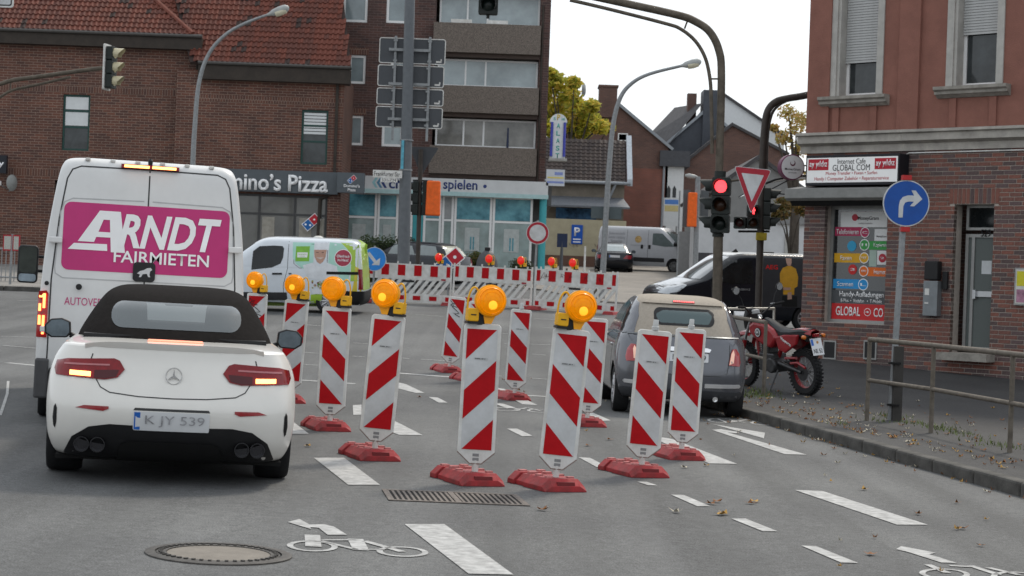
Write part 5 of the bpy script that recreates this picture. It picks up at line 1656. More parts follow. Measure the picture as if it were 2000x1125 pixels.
def car(name, label, cat, mtx, bk, ck, bm_mat, cm_mat, wh, rim=None, n_sp=10, group=None, sub=4, window_cut=None):
    """wh: (y_rear, y_front, radius, width, outer x)"""
    t = thing(name, label, cat, group=group, mtx=mtx)
    yr, yf, r, w, xo = wh
    mats = [bm_mat, blackm]
    me = body_mesh(bk, sub).mesh('body', mats, smooth=True)
    bv = bvh_of(me)
    cm = MB()
    for y in (yr, yf):
        for sd_ in (-1, 1):
            cm.lathe([(r + .045, xo - w - .06), (r + .045, xo + .3)], (0, y, r + .01), (sd_, 0, 0), 40)
    me = cut(me, cm, mats)
    set_smooth(me, 35)
    me.name = 'body'
    if len(me.materials) < 2: me.materials.append(blackm)
    link('body', me, t)
    cv = bv
    if ck:
        mc = body_mesh(ck, sub).mesh('cabin', [cm_mat, blackm], smooth=True)
        cv = bvh_of(mc)
        if window_cut:
            c2 = MB().prism(window_cut, 'xz', -1, 9)
            mc = cut(mc, c2, [cm_mat, blackm]); set_smooth(mc, 35)
        link('cabin', mc, t)
    for y in (yr, yf):
        for sd_ in (-1, 1): wheel(t, sd_ * xo, y, r, w, sd_, rim or rim_a, n_sp)
    return t, bv, cv

def seam(bv, view, pts, parent, w=.008, m=None, name='seam', off=.002):
    return panel(name, bv, view, strip(pts, w), m or seam_m, parent, off, .08, back=.01)

def mirror_sym(poly): return [(-x, z) for x, z in poly][::-1]

def side_mirror(t, x, y, z, sd_, m, s=1.0, glass_back=True):
    b = MB(); b.T = Matrix.Translation((x, y, z)) @ Matrix.Diagonal((sd_ * s, s, s, 1))
    out = [(-.10, -.035), (-.07, -.075), (.06, -.08), (.115, -.045), (.12, .02), (.07, .07), (-.02, .08), (-.09, .055)]
    b.prism(out, 'xz', -.0, .09)
    b.prism([(x_ * .8, z_ * .8) for x_, z_ in out], 'xz', .09, .14)
    b.tube([(-.09, .05, -.05), (-.22, .08, -.11)], [.025, .03], 8)
    o = b.obj('door_mirror', m, t, bevel=.012)
    g_ = MB(); g_.T = b.T
    g_.prism([(x_ * .86, z_ * .86) for x_, z_ in out], 'xz', -.004, .0)
    g_.obj('mirror_glass', mirror_m, o)
    return o

def num_plate(t, bv, view, c, w=.52, hh=.11, body='', blur=False, off=.012):
    x0, z0 = c[0] - w / 2, c[1] - hh / 2
    p = panel('number_plate', bv, view, rrect(x0, x0 + w, z0, z0 + hh, .01, 2), plate_w, t, off, .1)
    panel('plate_band', bv, view, [(x0 + .006, z0 + .006), (x0 + .05, z0 + .006), (x0 + .05, z0 + hh - .006), (x0 + .006, z0 + hh - .006)], plate_b, p, off + .002, .1)
    if body: lay_text('plate_text', body, bv, view, (c[0] + .025, c[1]), w * .78, hh * .62, mat('plate_ink', (.05, .05, .055), .6) if not blur else mat('plate_ink_worn', (.3, .3, .31), .7, var=.5, scale=12), p, .0, off=off + .009)
    return p

# white convertible, seen from behind
hd = R(10.2)
wl, wr = G(112, 912), G(545, 938)
ax = (wl + wr) / 2
fw = Vector((-math.sin(hd), math.cos(hd), 0))
o = ax - fw * 1.02
o.x += -.02
bk = [(.17, .38, 4.45, .80, .3, .4, .05, .12), (.20, .22, 4.6, .86, .32, .4, .08, .15), (.30, .10, 4.76, .905, .34, .42, .1, .18), (.42, .03, 4.81, .925, .36, .42, .12, .2), (.55, .0, 4.83, .932, .38, .42, .13, .22), (.68, .03, 4.8, .93, .38, .42, .13, .22),
      (.80, .07, 4.72, .918, .38, .45, .13, .22), (.90, .10, 4.55, .885, .36, .5, .13, .22), (.965, .11, 4.3, .845, .34, .5, .12, .2), (.985, .115, 4.15, .83, .33, .5, .12, .2), (1.0, .16, 4.0, .815, .32, .5, .12, .2), (1.02, .4, 3.8, .79, .3, .4, .1, .15), (1.04, .75, 3.5, .74, .3, .4, .08, .1)]
ck = [(.97, .58, 3.55, .775, .34, .3, .10, .15), (1.06, .68, 3.35, .745, .36, .3, .12, .15), (1.16, .83, 3.1, .695, .38, .3, .12, .12), (1.27, 1.03, 2.85, .63, .36, .28, .10, .1), (1.35, 1.22, 2.65, .575, .32, .25, .08, .08), (1.40, 1.45, 2.5, .51, .3, .22, .06, .06), (1.425, 1.7, 2.35, .42, .25, .2, .04, .04), (1.435, 1.95, 2.2, .25, .15, .1, .02, .02)]
rw = rrect(-.50, .50, 1.115, 1.30, .085, 6)
o = ax - fw * .95
t, bv, cv = car('convertible_car', 'white convertible with black fabric hood seen from behind', 'car', gmat(o.x, o.y, hd) @ Matrix.Diagonal((.925, .93, .955, 1)), bk, ck, pearl, fabric_k, (1.02, 3.88, .345, .265, .935), rim_a, 10, window_cut=rw)
panel('rear_window', cv, 'rear', rrect(-.505, .505, 1.11, 1.305, .09, 6), see, t, .003, .08, back=.004)
for x in (-.36, .36):
    MB().box((x, 1.75, 1.15), (.28, .12, .34), top=(.8, .8)).obj('head_rest', seat_m, t, bevel=.05, segs=3)
MB().box((0.02, 2.5, 1.29), (.24, .03, .06)).obj('rear_view_mirror', black, t, bevel=.01)
MB().bx(-.7, .7, .7, 3.3, .98, 1.06).obj('parcel_shelf', black, t)
for sgn in (1, -1):
    S = (lambda q: q) if sgn > 0 else mirror_sym
    lp = panel('tail_lamp', bv, 'rear', S([(.36, .83), (.40, .89), (.44, .905), (.78, .885), (.86, .865), (.875, .81), (.86, .765), (.50, .752), (.41, .77)]), tail_red, t, .01, .05)
    panel('lamp_lower_band', bv, 'rear', S([(.42, .775), (.50, .758), (.58, .76), (.58, .815), (.40, .825)]), tail_dark, lp, .013, .05)
    panel('lamp_light_bar', bv, 'rear', S([(.47, .862), (.80, .855), (.80, .842), (.47, .85)]), mat('lamp_pink', (.42, .16, .17), .2), lp, .014, .06)
    panel('brake_light', bv, 'rear', S([(.605, .768), (.755, .772), (.755, .804), (.605, .802)]), tail_lit2, lp, .016, .06)
    panel('reflector', bv, 'rear', S([(.46, .548), (.50, .532), (.70, .548), (.64, .567), (.46, .566)]), red_ref, t, .006, .05)
    panel('bumper_vent', bv, 'rear', S([(.838, .53), (.85, .56), (.862, .54), (.868, .46), (.86, .40), (.848, .385), (.838, .43)]), blackm, t, .004, .04)
    seam(bv, 'rear', S([(.56, 1.0), (.60, .93), (.615, .88)]), t)
    seam(bv, 'rear', S([(.565, .755), (.53, .70), (.46, .665), (.25, .645), (.0, .64)]), t)
    side_mirror(t, sgn * 1.0, 2.75, 1.02, sgn, black, 1.05)
    panel('side_window', cv, 'right' if sgn > 0 else 'left', [(1.15, 1.06), (1.5, 1.30), (2.2, 1.36), (2.75, 1.25), (3.1, 1.08)], glass_d, t, .004, .1)
lip = MB()
prof = []
for k in range(25):
    x = -.66 + 1.32 * k / 24
    yb = .115 + .12 * (x / .83) ** 2
    kick = .03 * (1 - abs(x / .66) ** 6)
    prof.append([(x, yb + .14, 1.005), (x, yb + .02, 1.0 + kick * .9), (x, yb - .02 - kick * .4, .997 + kick), (x, yb - .012 - kick * .3, .985 + kick * .6), (x, yb + .01, .955)])
lip.grid(prof)
lip.obj('boot_spoiler', pearl, t, smooth=True)
MB().prism([(-.21, 1.032), (.21, 1.032), (.205, 1.042), (-.205, 1.042)], 'xz', .50, .56).obj('high_brake_light', mat('high_brake_glow', (.9, .35, .25), .3, emit=.9, ecol=(1, .33, .2)), t)
dif = [(-.80, .17), (-.72, .335), (-.60, .415), (-.45, .44), (0, .435), (.45, .44), (.60, .415), (.72, .335), (.80, .17)]
df = panel('diffuser', bv, 'rear', dif, black, t, .006, .05)
panel('diffuser_centre', bv, 'rear', [(-.40, .172), (-.36, .30), (-.30, .325), (.30, .325), (.36, .30), (.40, .172)], blackm, df, .02, .06)
for sgn in (-1, 1):
    for x in (.53, .645):
        MB().lathe([(.055, .0), (.06, -.03), (.056, -.05), (.048, -.05), (.045, .05), (.001, .06)], (sgn * x, .135, .285), (0, 1, 0), 20).obj('exhaust_tip', mat('dark_chrome', (.05, .05, .055), .2, .9), t, smooth=True)
num_plate(t, bv, 'rear', (0.0, .475), .555, .135, 'K JY 539', True)
panel('plate_recess_lip', bv, 'rear', [(-.28, .548), (.28, .548), (.27, .566), (-.27, .566)], seam_m, t, .003, .08)
MB().lathe([(.064, -.006), (.060, -.014), (.054, -.006)], (0, .06, .80), (0, 1, 0), 30, ring=True).obj('badge_ring', chrome, t, smooth=True)
s = MB()
for k in range(3):
    a = R(90 + 120 * k)
    s.prism([(.056 * math.cos(a), .80 + .056 * math.sin(a)), (.009 * math.cos(a + 1.05), .80 + .009 * math.sin(a + 1.05)), (0, .80), (.009 * math.cos(a - 1.05), .80 + .009 * math.sin(a - 1.05))], 'xz', .046, .058)
s.obj('badge_star', chrome, t)
MB().bx(-.85, .85, .5, 4.2, .14, .17).obj('underbody_shade_plate', blackm, t)  # plate added below the floor to deepen the shade under the car

# white high-roof panel van with pink panel
hd = R(13)
bk = [(.30, .14, 5.7, .93, .06, .3, .02, .1), (.36, .03, 5.85, .965, .06, .3, .02, .12), (.55, .0, 5.9, .99, .07, .35, .03, .14), (1.0, .0, 5.88, .995, .08, .38, .03, .14), (1.2, .01, 5.7, .99, .08, .4, .03, .14), (1.35, .015, 5.3, .98, .08, .4, .03, .14), (1.8, .03, 4.9, .95, .08, .4, .03, .14), (2.2, .055, 4.5, .90, .09, .35, .03, .12),
      (2.42, .08, 4.25, .865, .1, .3, .03, .1), (2.52, .11, 4.1, .835, .12, .3, .03, .1), (2.575, .17, 4.0, .79, .15, .25, .03, .1), (2.60, .3, 3.85, .68, .15, .2, .03, .08), (2.61, .6, 3.6, .45, .15, .2, .02, .05)]
wl = G(96, 812)
fw = Vector((-math.sin(hd), math.cos(hd), 0)); rt = Vector((math.cos(hd), math.sin(hd), 0))
o = wl + rt * .80 - fw * 1.12
t, bv, cv = car('panel_van', 'white high-roof panel van with pink panel on its rear doors', 'van', gmat(o.x, o.y, hd) @ Matrix.Diagonal((.95, .96, .96, 1)), bk, None, van_w, None, (1.18, 4.75, .345, .23, .96), rim_a)
pink = mat('magenta_panel', (.46, .02, .15), .4, var=.05, coat=.2)
pk = panel('pink_panel', bv, 'rear', rrect(-.80, .80, 1.50, 2.155, .07), pink, t, .004, .12)
lay_text('lettering', 'RNDT', bv, 'rear', (.225, 1.905), .99, .325, white_l, pk, .03, .26, .012)
# the outsized A with its foot bar
for q in ([(-.745, 1.70), (-.69, 1.76), (-.375, 1.765), (-.37, 1.70)], [(-.655, 1.78), (-.50, 1.78), (-.42, 2.0), (-.36, 2.0), (-.335, 1.69), (-.20, 1.69), (-.26, 2.085), (-.46, 2.085)]):
    panel('lettering', bv, 'rear', q, white_l, pk, .009, .1)
panel('lettering', bv, 'rear', [(-.53, 1.83), (-.30, 1.83), (-.30, 1.88), (-.50, 1.88)], white_l, pk, .0095, .1)
lay_text('lettering', 'FAIRMIETEN', bv, 'rear', (.155, 1.655), .92, .115, white_l, pk, .012, 0, .012)
lay_text('side_lettering', 'AUTOVER', bv, 'rear', (-.57, 1.2), .36, .075, pink, t, .0, 0, .006)
for pts in ([(0, .58), (0, 2.5)], [(-.885, .58), (-.885, 1.4), (-.84, 2.0), (-.785, 2.38), (-.74, 2.47), (-.66, 2.505), (0, 2.51), (.66, 2.505), (.74, 2.47), (.785, 2.38), (.84, 2.0), (.885, 1.4), (.885, .58)]):
    seam(bv, 'rear', pts, t, .014)
for sgn in (-1, 1):
    pts = [(.04, 2.2), (.72, 2.19), (.80, 2.15), (.83, 2.05), (.86, 1.52), (.85, 1.46), (.78, 1.42), (.04, 1.42)]
    seam(bv, 'rear', [(sgn * x, z) for x, z in pts], t, .012, mat('pressed_line', (.40, .40, .40), .5), name='pressing')
    for z, hx in ((1.78, .865), (.92, .90)):
        MB().box((sgn * hx, .03 - .02, z), (.13, .05, .06)).obj('hinge', van_w, t, bevel=.012)
    lt = panel('tail_lamp', bv, 'rear', [(sgn * x, z) for x, z in ((.90, .84), (.985, .84), (.985, 1.28), (.92, 1.29), (.90, 1.26))], mat('van_lamp_red', (.35, .01, .01), .2, coat=.5), t, .02, .06)
    for q in (((.925, 1.12), (.945, 1.12), (.945, 1.22), (.975, 1.22), (.975, 1.26), (.925, 1.26)), ((.955, 1.09), (.975, 1.09), (.975, 1.16), (.955, 1.16)), ((.925, .87), (.945, .87), (.945, 1.05), (.925, 1.05)), ((.955, .96), (.975, .96), (.975, 1.05), (.955, 1.05))):
        panel('lit_segment', bv, 'rear', [(sgn * x, z) for x, z in q], tail_lit, lt, .026, .08)
    MB().tube([(sgn * .93, 4.7, 1.62), (sgn * 1.14, 4.66, 1.62)], .02).tube([(sgn * .95, 4.7, 1.45), (sgn * 1.14, 4.66, 1.45)], .02).obj('mirror_arm', black, t)
    mo = MB().prism(rrect(sgn * 1.22 - .12, sgn * 1.22 + .12, 1.3, 1.75, .05), 'xz', 4.55, 4.68).obj('door_mirror', black, t, bevel=.02)
    MB().prism(rrect(sgn * 1.22 - .1, sgn * 1.22 + .1, 1.42, 1.73, .04), 'xz', 4.546, 4.549).obj('mirror_glass', mat('dark_mirror', (.03, .035, .03), .1, .5, var=.4), mo)
    MB().prism(rrect(sgn * 1.22 - .1, sgn * 1.22 + .1, 1.32, 1.41, .03), 'xz', 4.546, 4.549).obj('wide_angle_glass', mirror_m, mo)
    MB().box((sgn * .93, .02, .45), (.13, .12, .38)).obj('bumper_corner', mat('bumper_grey', (.07, .07, .072), .6), t, bevel=.02)
bl = MB().bx(-.28, .28, .06, .12, 2.515, 2.553).obj('high_brake_light', tail_red, t)
MB().bx(-.25, -.01, .052, .0595, 2.522, 2.546).bx(.02, .25, .052, .0595, 2.522, 2.546).obj('lit_strip', tail_lit2, bl)
MB().lathe([(.02, 0), (.025, .06), (.012, .08)], (.0, .12, 2.54), n=12).obj('camera_pod', black, t)
hb = panel('door_handle', bv, 'rear', rrect(-.115, .10, 1.42, 1.61, .04), black, t, .02, .06)
panel('lion_badge', bv, 'rear', [(-.075, 1.50), (-.045, 1.525), (-.01, 1.535), (.02, 1.555), (.055, 1.56), (.07, 1.54), (.05, 1.525), (.045, 1.49), (.055, 1.47), (.035, 1.47), (.02, 1.50), (-.02, 1.495), (-.035, 1.465), (-.055, 1.465), (-.045, 1.49)], mat('badge_silver', (.5, .5, .5), .3, .5), hb, .026, .05)
MB().lathe([(.03, -.02), (.028, -.04), (.001, -.042)], (-.62, .012, 1.34), (0, 1, 0), 16).obj('door_buffer', black, t)
MB().lathe([(.022, -.01), (.02, -.03), (.001, -.032)], (-.925, .015, 1.36), (0, 1, 0), 16).obj('door_buffer', black, t)
MB().bx(-.86, .86, -.03, .16, .33, .56).obj('rear_bumper', mat('bumper_grey', (.07, .07, .072), .6), t, bevel=.03)
for k in range(6):
    MB().box((-.6 + .24 * k, .2, 2.578), (.05, .12, .03)).obj('roof_marker', white_f, t, bevel=.01)

# small grey car with beige folding roof
hd = R(1.5)
wl, wr = G(1206, 803), G(1433, 815)
ax = (wl + wr) / 2
fw = Vector((-math.sin(hd), math.cos(hd), 0))
o = ax - fw * .66
bk = [(0.2, 0.22, 3.4, 0.72, 0.338, 0.3, 0.078, 0.1), (0.26, 0.08, 3.48, 0.785, 0.405, 0.32, 0.104, 0.12), (0.4, 0.015, 3.53, 0.81, 0.446, 0.35, 0.117, 0.15), (0.55, 0.0, 3.55, 0.815, 0.459, 0.36, 0.117, 0.16), (0.72, 0.03, 3.5, 0.815, 0.459, 0.38, 0.117, 0.16), (0.86, 0.07, 3.35, 0.8, 0.446, 0.4, 0.117, 0.15), (0.95, 0.11, 3.1, 0.775, 0.432, 0.4, 0.117, 0.12), (1.0, 0.17, 2.85, 0.74, 0.405, 0.38, 0.104, 0.1), (1.02, 0.3, 2.7, 0.68, 0.378, 0.3, 0.078, 0.08)]
ck = [(0.94, 0.11, 2.8, 0.755, 0.432, 0.3, 0.117, 0.1), (1.04, 0.17, 2.6, 0.725, 0.432, 0.3, 0.117, 0.1), (1.18, 0.27, 2.35, 0.675, 0.405, 0.28, 0.104, 0.1), (1.3, 0.37, 2.15, 0.62, 0.378, 0.26, 0.091, 0.08), (1.39, 0.48, 1.95, 0.565, 0.35, 0.24, 0.078, 0.07), (1.445, 0.62, 1.8, 0.5, 0.31, 0.22, 0.065, 0.06), (1.475, 0.85, 1.65, 0.41, 0.254, 0.2, 0.039, 0.04), (1.488, 1.1, 1.45, 0.26, 0.161, 0.12, 0.026, 0.02)]
rw = rrect(-.355, .355, 1.125, 1.305, .06, 5)
t, bv, cv = car('small_car', 'small grey two-tone car with beige folding roof beside the kerb', 'car', gmat(o.x, o.y, hd) @ Matrix.Diagonal((1.03, 1.03, 1.03, 1)), bk, ck, grey_p, fabric_b, (.66, 2.96, .29, .185, .80), rim_a, 12, window_cut=rw)
panel('rear_window', cv, 'rear', rrect(-.36, .36, 1.12, 1.31, .065, 5), glass_mat('teal_rear_glass', (.45, .56, .57), .3, (.10, .145, .15)), t, .003, .08, back=.004)
seam(cv, 'rear', rrect(-.365, .365, 1.115, 1.315, .07, 5) + [(.365, 1.245)], t, .014, black, 'window_seal', .004)
for x in (-.3, .3):
    MB().box((x, 1.35, 1.14), (.26, .1, .3), top=(.75, .8)).obj('head_rest', seat_m, t, bevel=.05, segs=3)
panel('roof_spoiler', cv, 'rear', [(-.50, 1.36), (.50, 1.36), (.48, 1.405), (-.48, 1.405)], fabric_b, t, .025, .06)
hb = panel('high_brake_light', cv, 'rear', rrect(-.135, .135, 1.372, 1.396, .008, 2), tail_dark, t, .03, .06)
dot = None
for k in range(12):
    x = -.12 + .24 * k / 11
    panel('brake_led', cv, 'rear', [(x - .006, 1.378), (x + .006, 1.378), (x + .006, 1.391), (x - .006, 1.391)], red_dot, hb, .034, .1)
for sgn in (1, -1):
    S = (lambda q: q) if sgn > 0 else mirror_sym
    lp = panel('tail_lamp', bv, 'rear', S([(.545, .66), (.57, .80), (.59, .855), (.64, .86), (.68, .80), (.70, .70), (.685, .65)]), mat('small_lamp_red', (.38, .05, .055), .15, coat=.6), t, .014, .05)
    panel('lamp_inner', bv, 'rear', S([(.55, .665), (.575, .80), (.60, .845), (.615, .80), (.605, .69)]), mat('lamp_pale', (.6, .42, .34), .15, emit=.25, ecol=(1, .5, .35)), lp, .018, .05)
    MB().lathe([(.022, -.0), (.018, -.012), (.001, -.014)], (sgn * .575, .10, .695), (0, 1, 0), 14).obj('reverse_light', mat('lamp_clear', (.4, .4, .4), .1), lp, smooth=True)
    panel('chrome_strip', bv, 'rear', S([(.26, .375), (.70, .385), (.72, .41), (.70, .43), (.26, .425)]), mat('bumper_chrome', (.7, .7, .71), .3, .6, var=.05), t, .012, .06)
    sd_ = 'right' if sgn > 0 else 'left'
    ws = panel('window_surround', cv, sd_, [(.28, .98), (.42, 1.20), (.62, 1.36), (.95, 1.43), (1.5, 1.44), (1.95, 1.36), (2.3, 1.2), (2.62, .98)], grey_p, t, .012, .08)
    panel('side_window', cv, sd_, [(.95, 1.01), (1.02, 1.36), (1.5, 1.385), (1.88, 1.31), (2.2, 1.16), (2.4, 1.01)], glass_d, t, .018, .08)
    panel('quarter_window', cv, sd_, [(.52, 1.01), (.62, 1.22), (.76, 1.33), (.97, 1.36), (.90, 1.01)], glass_d, t, .018, .08)
    panel('door_handle', bv, sd_, rrect(1.12, 1.3, .81, .84, .012), chrome, t, .015, .06)
    seam(bv, sd_, [(1.02, .98), (1.0, .5), (1.1, .3)], t)
    side_mirror(t, sgn * .88, 2.25, .98, sgn, grey_p, .9)
seam(bv, 'rear', [(-.56, .98), (-.555, .70), (-.53, .56), (-.45, .52), (.45, .52), (.53, .56), (.555, .70), (.56, .98)], t)
seam(bv, 'rear', [(-.76, .985), (0, .985), (.76, .985)], t, .012, mat('waist_trim', (.14, .15, .16), .4, .5), 'waist_line', .012)
num_plate(t, bv, 'rear', (.03, .735), .52, .11, 'NE DS 19')
panel('boot_handle', bv, 'rear', [(-.24, .80), (.30, .80), (.32, .835), (.27, .85), (-.22, .85), (-.26, .835)], chrome, t, .03, .06)
panel('lower_bumper', bv, 'rear', [(-.70, .215), (.70, .215), (.76, .30), (.74, .335), (-.74, .335), (-.76, .30)], mat('bumper_dark_grey', (.045, .047, .052), .5), t, .008, .06)  # lower bumper in a darker grey than the body
MB().lathe([(.03, 0), (.032, -.06), (.026, -.06), (.024, .05)], (.4, .1, .24), (0, 1, 0), 14).obj('exhaust_tip', chrome, t)

# white and green delivery van crossing behind the beacons
wc = G(640, 613)
hd = R(88)
bk = [(.24, .1, 4.28, .82, .12, .3, .03, .1), (.33, .0, 4.36, .88, .13, .32, .03, .12), (.55, -.02, 4.4, .905, .14, .35, .03, .14), (.85, .0, 4.36, .908, .14, .38, .03, .14), (1.0, .01, 4.15, .90, .14, .4, .03, .14), (1.09, .015, 3.7, .89, .14, .4, .03, .14), (1.15, .02, 3.5, .885, .14, .4, .03, .14), (1.45, .05, 3.1, .84, .15, .36, .03, .12), (1.68, .10, 2.78, .775, .16, .3, .03, .1), (1.78, .17, 2.6, .70, .18, .28, .03, .08), (1.83, .32, 2.4, .57, .18, .2, .02, .06), (1.845, .6, 2.1, .38, .15, .15, .01, .02)]
fw = Vector((-math.sin(hd), math.cos(hd), 0)); rt = Vector((math.cos(hd), math.sin(hd), 0))
o = wc + rt * .88 - fw * .84
t, bv, cv = car('delivery_van', 'white and green delivery van with chef picture crossing the junction', 'van', gmat(o.x, o.y, hd), bk, None, mat('cool_white_paint', (.62, .66, .70), .3, var=.03, coat=.5), None, (.84, 3.55, .31, .19, .885), rim_a)
def LV(zx, zy): return ((1330 - zx) / 461, (968 + .036 * (zx - 900) - zy) / 461)
def lp_(pts, nm, m, par, off, step=.08): return panel(nm, bv, 'left', [LV(*p) for p in pts], m, par, off, step)
lime = mat('print_lime', (.33, .50, .045), .35, var=.08, scale=2, coat=.4)
mint = mat('print_mint', (.36, .62, .52), .35, var=.12, scale=1.5, coat=.4)
gold = mat('print_gold', (.60, .47, .04), .35, var=.2, scale=2, coat=.4)
lp_([(1040, 130), (1240, 140), (1322, 190), (1318, 470), (1290, 600), (1190, 600), (1190, 420), (1140, 240), (1060, 165)], 'green_print', lime, t, .003)
lp_([(1240, 430), (1318, 475), (1312, 760), (1200, 760), (1230, 600)], 'gold_print', gold, t, .0032)
mp = lp_([(515, 160), (760, 165), (760, 470), (640, 455), (560, 400), (525, 330)], 'mint_print', mint, t, .0034)
lp_([(930, 160), (1070, 175), (1140, 250), (1185, 420), (1170, 590), (1110, 640), (990, 560), (930, 460)], 'mint_print', mint, t, .0036)
lp_([(760, 165), (930, 165), (930, 250), (760, 250)], 'chef_hat', mat('print_white', (.66, .68, .70), .4), mp, .005)
lp_([(762, 245), (905, 245), (895, 330), (870, 380), (838, 405), (800, 380), (770, 320)], 'chef_face', mat('print_skin', (.46, .27, .2), .5, var=.12, scale=12), mp, .006)
lp_([(790, 330), (880, 332), (838, 352)], 'chef_smile', mat('print_teeth', (.6, .5, .46), .5), mp, .0075)
for zx in (800, 862): lp_([(zx - 12, 272), (zx + 14, 272), (zx + 14, 280), (zx - 12, 280)], 'chef_eye', mat('print_brown', (.08, .05, .04), .5), mp, .0075)
lp_([(640, 420), (770, 385), (838, 440), (900, 385), (1030, 430), (1060, 560), (920, 600), (700, 560)], 'chef_jacket', MATS['print_white'], mp, .0045)
lp_([(555, 205), (712, 205), (712, 375), (555, 375)], 'green_label', mat('print_green', (.2, .45, .05), .4), t, .005)
lp_([(573, 275), (692, 275), (688, 332), (575, 330)], 'label_banner', white_l, t, .007)
lay_text('lettering', 'LANDHAUS', bv, 'left', LV(632, 295), .2, .03, mat('print_green', (.2, .45, .05), .4), t, 0, 0, .01, flip=True)
lay_text('lettering', 'K\u00dcCHE', bv, 'left', LV(632, 316), .13, .028, mat('print_green', (.2, .45, .05), .4), t, 0, 0, .01, flip=True)
c_ = LV(1095, 338)
r1 = panel('red_roundel', bv, 'left', circle(*c_, .215), white_l, t, .005)
panel('roundel_face', bv, 'left', circle(*c_, .20), mat('print_crimson', (.36, .04, .07), .4), r1, .007)
lay_text('lettering', 'Ofenfrisch\nins Haus!', bv, 'left', c_, .31, .16, white_l, r1, .01, 0, .014, flip=True)
random.seed(3)
for k in range(26):
    zx, zy = random.uniform(755, 895), random.uniform(600, 682)
    cc = random.choice(((.3, .06, .04), (.12, .2, .04), (.45, .4, .3), (.2, .05, .05), (.3, .28, .08)))
    panel('food_print', bv, 'left', circle(*LV(zx, zy), random.uniform(.015, .035), 8), mat('food%d' % int(cc[0] * 100), cc, .5), t, .005 + k * .0002, .1)
lp_([(745, 690), (905, 690), (880, 745), (770, 745)], 'bowl_print', MATS['print_white'], t, .006)
gl = [(60, 470), (70, 260), (140, 205), (300, 197), (400, 203), (420, 230), (415, 330), (390, 400), (290, 445)]
panel('side_window', bv, 'left', [LV(*p) for p in gl], glass_d, t, .006, .08)
panel('windscreen', bv, 'front', [(-.72, 1.15), (.72, 1.15), (.62, 1.66), (-.62, 1.66)], glass_d, t, .006, .1)
lp_([(915, 490), (1275, 495), (1275, 528), (915, 522)], 'door_rail', blackm, t, .01)
lp_([(-100, 722), (470, 726), (480, 812), (-100, 812)], 'door_trim', rubber, t, .014)
lp_([(-100, 815), (850, 815), (870, 760), (850, 905), (-100, 890)], 'green_sill', lime, t, .004)
lp_([(745, 750), (880, 745), (850, 900), (740, 900)], 'green_print', lime, t, .0045)
for q in ([(470, 150), (470, 460), (430, 640), (440, 880)], [(915, 160), (920, 690)], [(530, 205), (900, 165), (915, 205)], [(530, 205), (540, 400), (600, 450), (905, 455)]):
    seam(bv, 'left', [LV(*p) for p in q], t, .012)
lp_([(298, 505), (410, 505), (412, 525), (300, 525)], 'door_handle', black, t, .02)
lp_([(485, 508), (520, 508), (520, 520), (490, 520)], 'door_handle', black, t, .02)
panel('rear_bumper', bv, 'left', [(-.0, .26), (.42, .26), (.46, .4), (.42, .58), (-.0, .58)], blackm, t, .035, .06)
panel('rear_bumper', bv, 'rear', [(-.88, .26), (.88, .26), (.88, .58), (-.88, .58)], blackm, t, .04, .1)
panel('green_print', bv, 'rear', [(-.86, .6), (.86, .6), (.78, 1.72), (-.78, 1.72)], lime, t, .003, .1)
for sgn in (-1, 1):
    panel('tail_lamp', bv, 'rear', [(sgn * .78, .62), (sgn * .9, .62), (sgn * .88, 1.12), (sgn * .78, 1.12)], tail_red, t, .012, .06)
MB().lathe([(.13, 0), (.12, .03), (.06, .06), (.001, .065)], (.0, 1.25, 1.83), n=20).obj('roof_vent', white_f, t, smooth=True)

# dark van with advertising at the corner, heading left
hd = R(104)
fw = Vector((-math.sin(hd), math.cos(hd), 0))
fr = W(1262, 640, 46.0)
o = Vector((fr.x, fr.y, 0)) - fw * 4.72
bk = [(.28, .1, 4.85, .90, .1, .3, .03, .12), (.40, .0, 4.95, .96, .1, .35, .03, .15), (.7, -.01, 4.98, .985, .1, .4, .03, .18), (.95, .0, 4.9, .99, .1, .42, .03, .18), (1.08, .0, 4.7, .988, .1, .42, .03, .18), (1.2, .005, 4.3, .98, .1, .42, .03, .16), (1.3, .01, 4.0, .975, .1, .4, .03, .15), (1.6, .03, 3.55, .935, .12, .36, .03, .13), (1.83, .06, 3.2, .875, .14, .3, .03, .1), (1.92, .12, 3.0, .81, .16, .26, .03, .08), (1.955, .25, 2.85, .72, .18, .2, .02, .06), (1.97, .5, 2.6, .5, .15, .15, .01, .02)]
t, bv, cv = car('dark_van', 'dark advertising van with a man in yellow jumper, partly behind the corner', 'van', gmat(o.x, o.y, hd) @ Matrix.Scale(.95, 4), bk, None, black_p, None, (1.0, 3.98, .34, .22, .95), rim_a)
panel('roof_panel', bv, 'top', [(-.72, .3), (.72, .3), (.72, 2.95), (.55, 3.05), (-.55, 3.05), (-.72, 2.95)], mat('pale_van_roof', (.5, .5, .48), .3, coat=.5), t, .004, .12)
panel('bonnet_highlight_panel', bv, 'top', [(-.80, 4.05), (.80, 4.05), (.78, 4.45), (.6, 4.72), (-.6, 4.72), (-.78, 4.45)], mat('bonnet_highlight', (.20, .21, .21), .2, .2, coat=.8), t, .004, .08)  # pale panel paints the highlight on the black bonnet
panel('windscreen', bv, 'front', [(-.86, 1.28), (.86, 1.28), (.72, 1.86), (-.72, 1.86)], mat('windscreen_lit', (.11, .12, .125), .05, spec=1.0, coat=1), t, .006, .08)  # glass base lightened, so the bright reflection is put into its colour
def SV(d, z): return (4.97 - d, z)
panel('side_window', bv, 'left', [SV(1.35, 1.28), SV(1.6, 1.5), SV(1.8, 1.78), SV(2.45, 1.79), SV(2.5, 1.2), SV(1.9, 1.18)], glass_d, t, .006, .08)
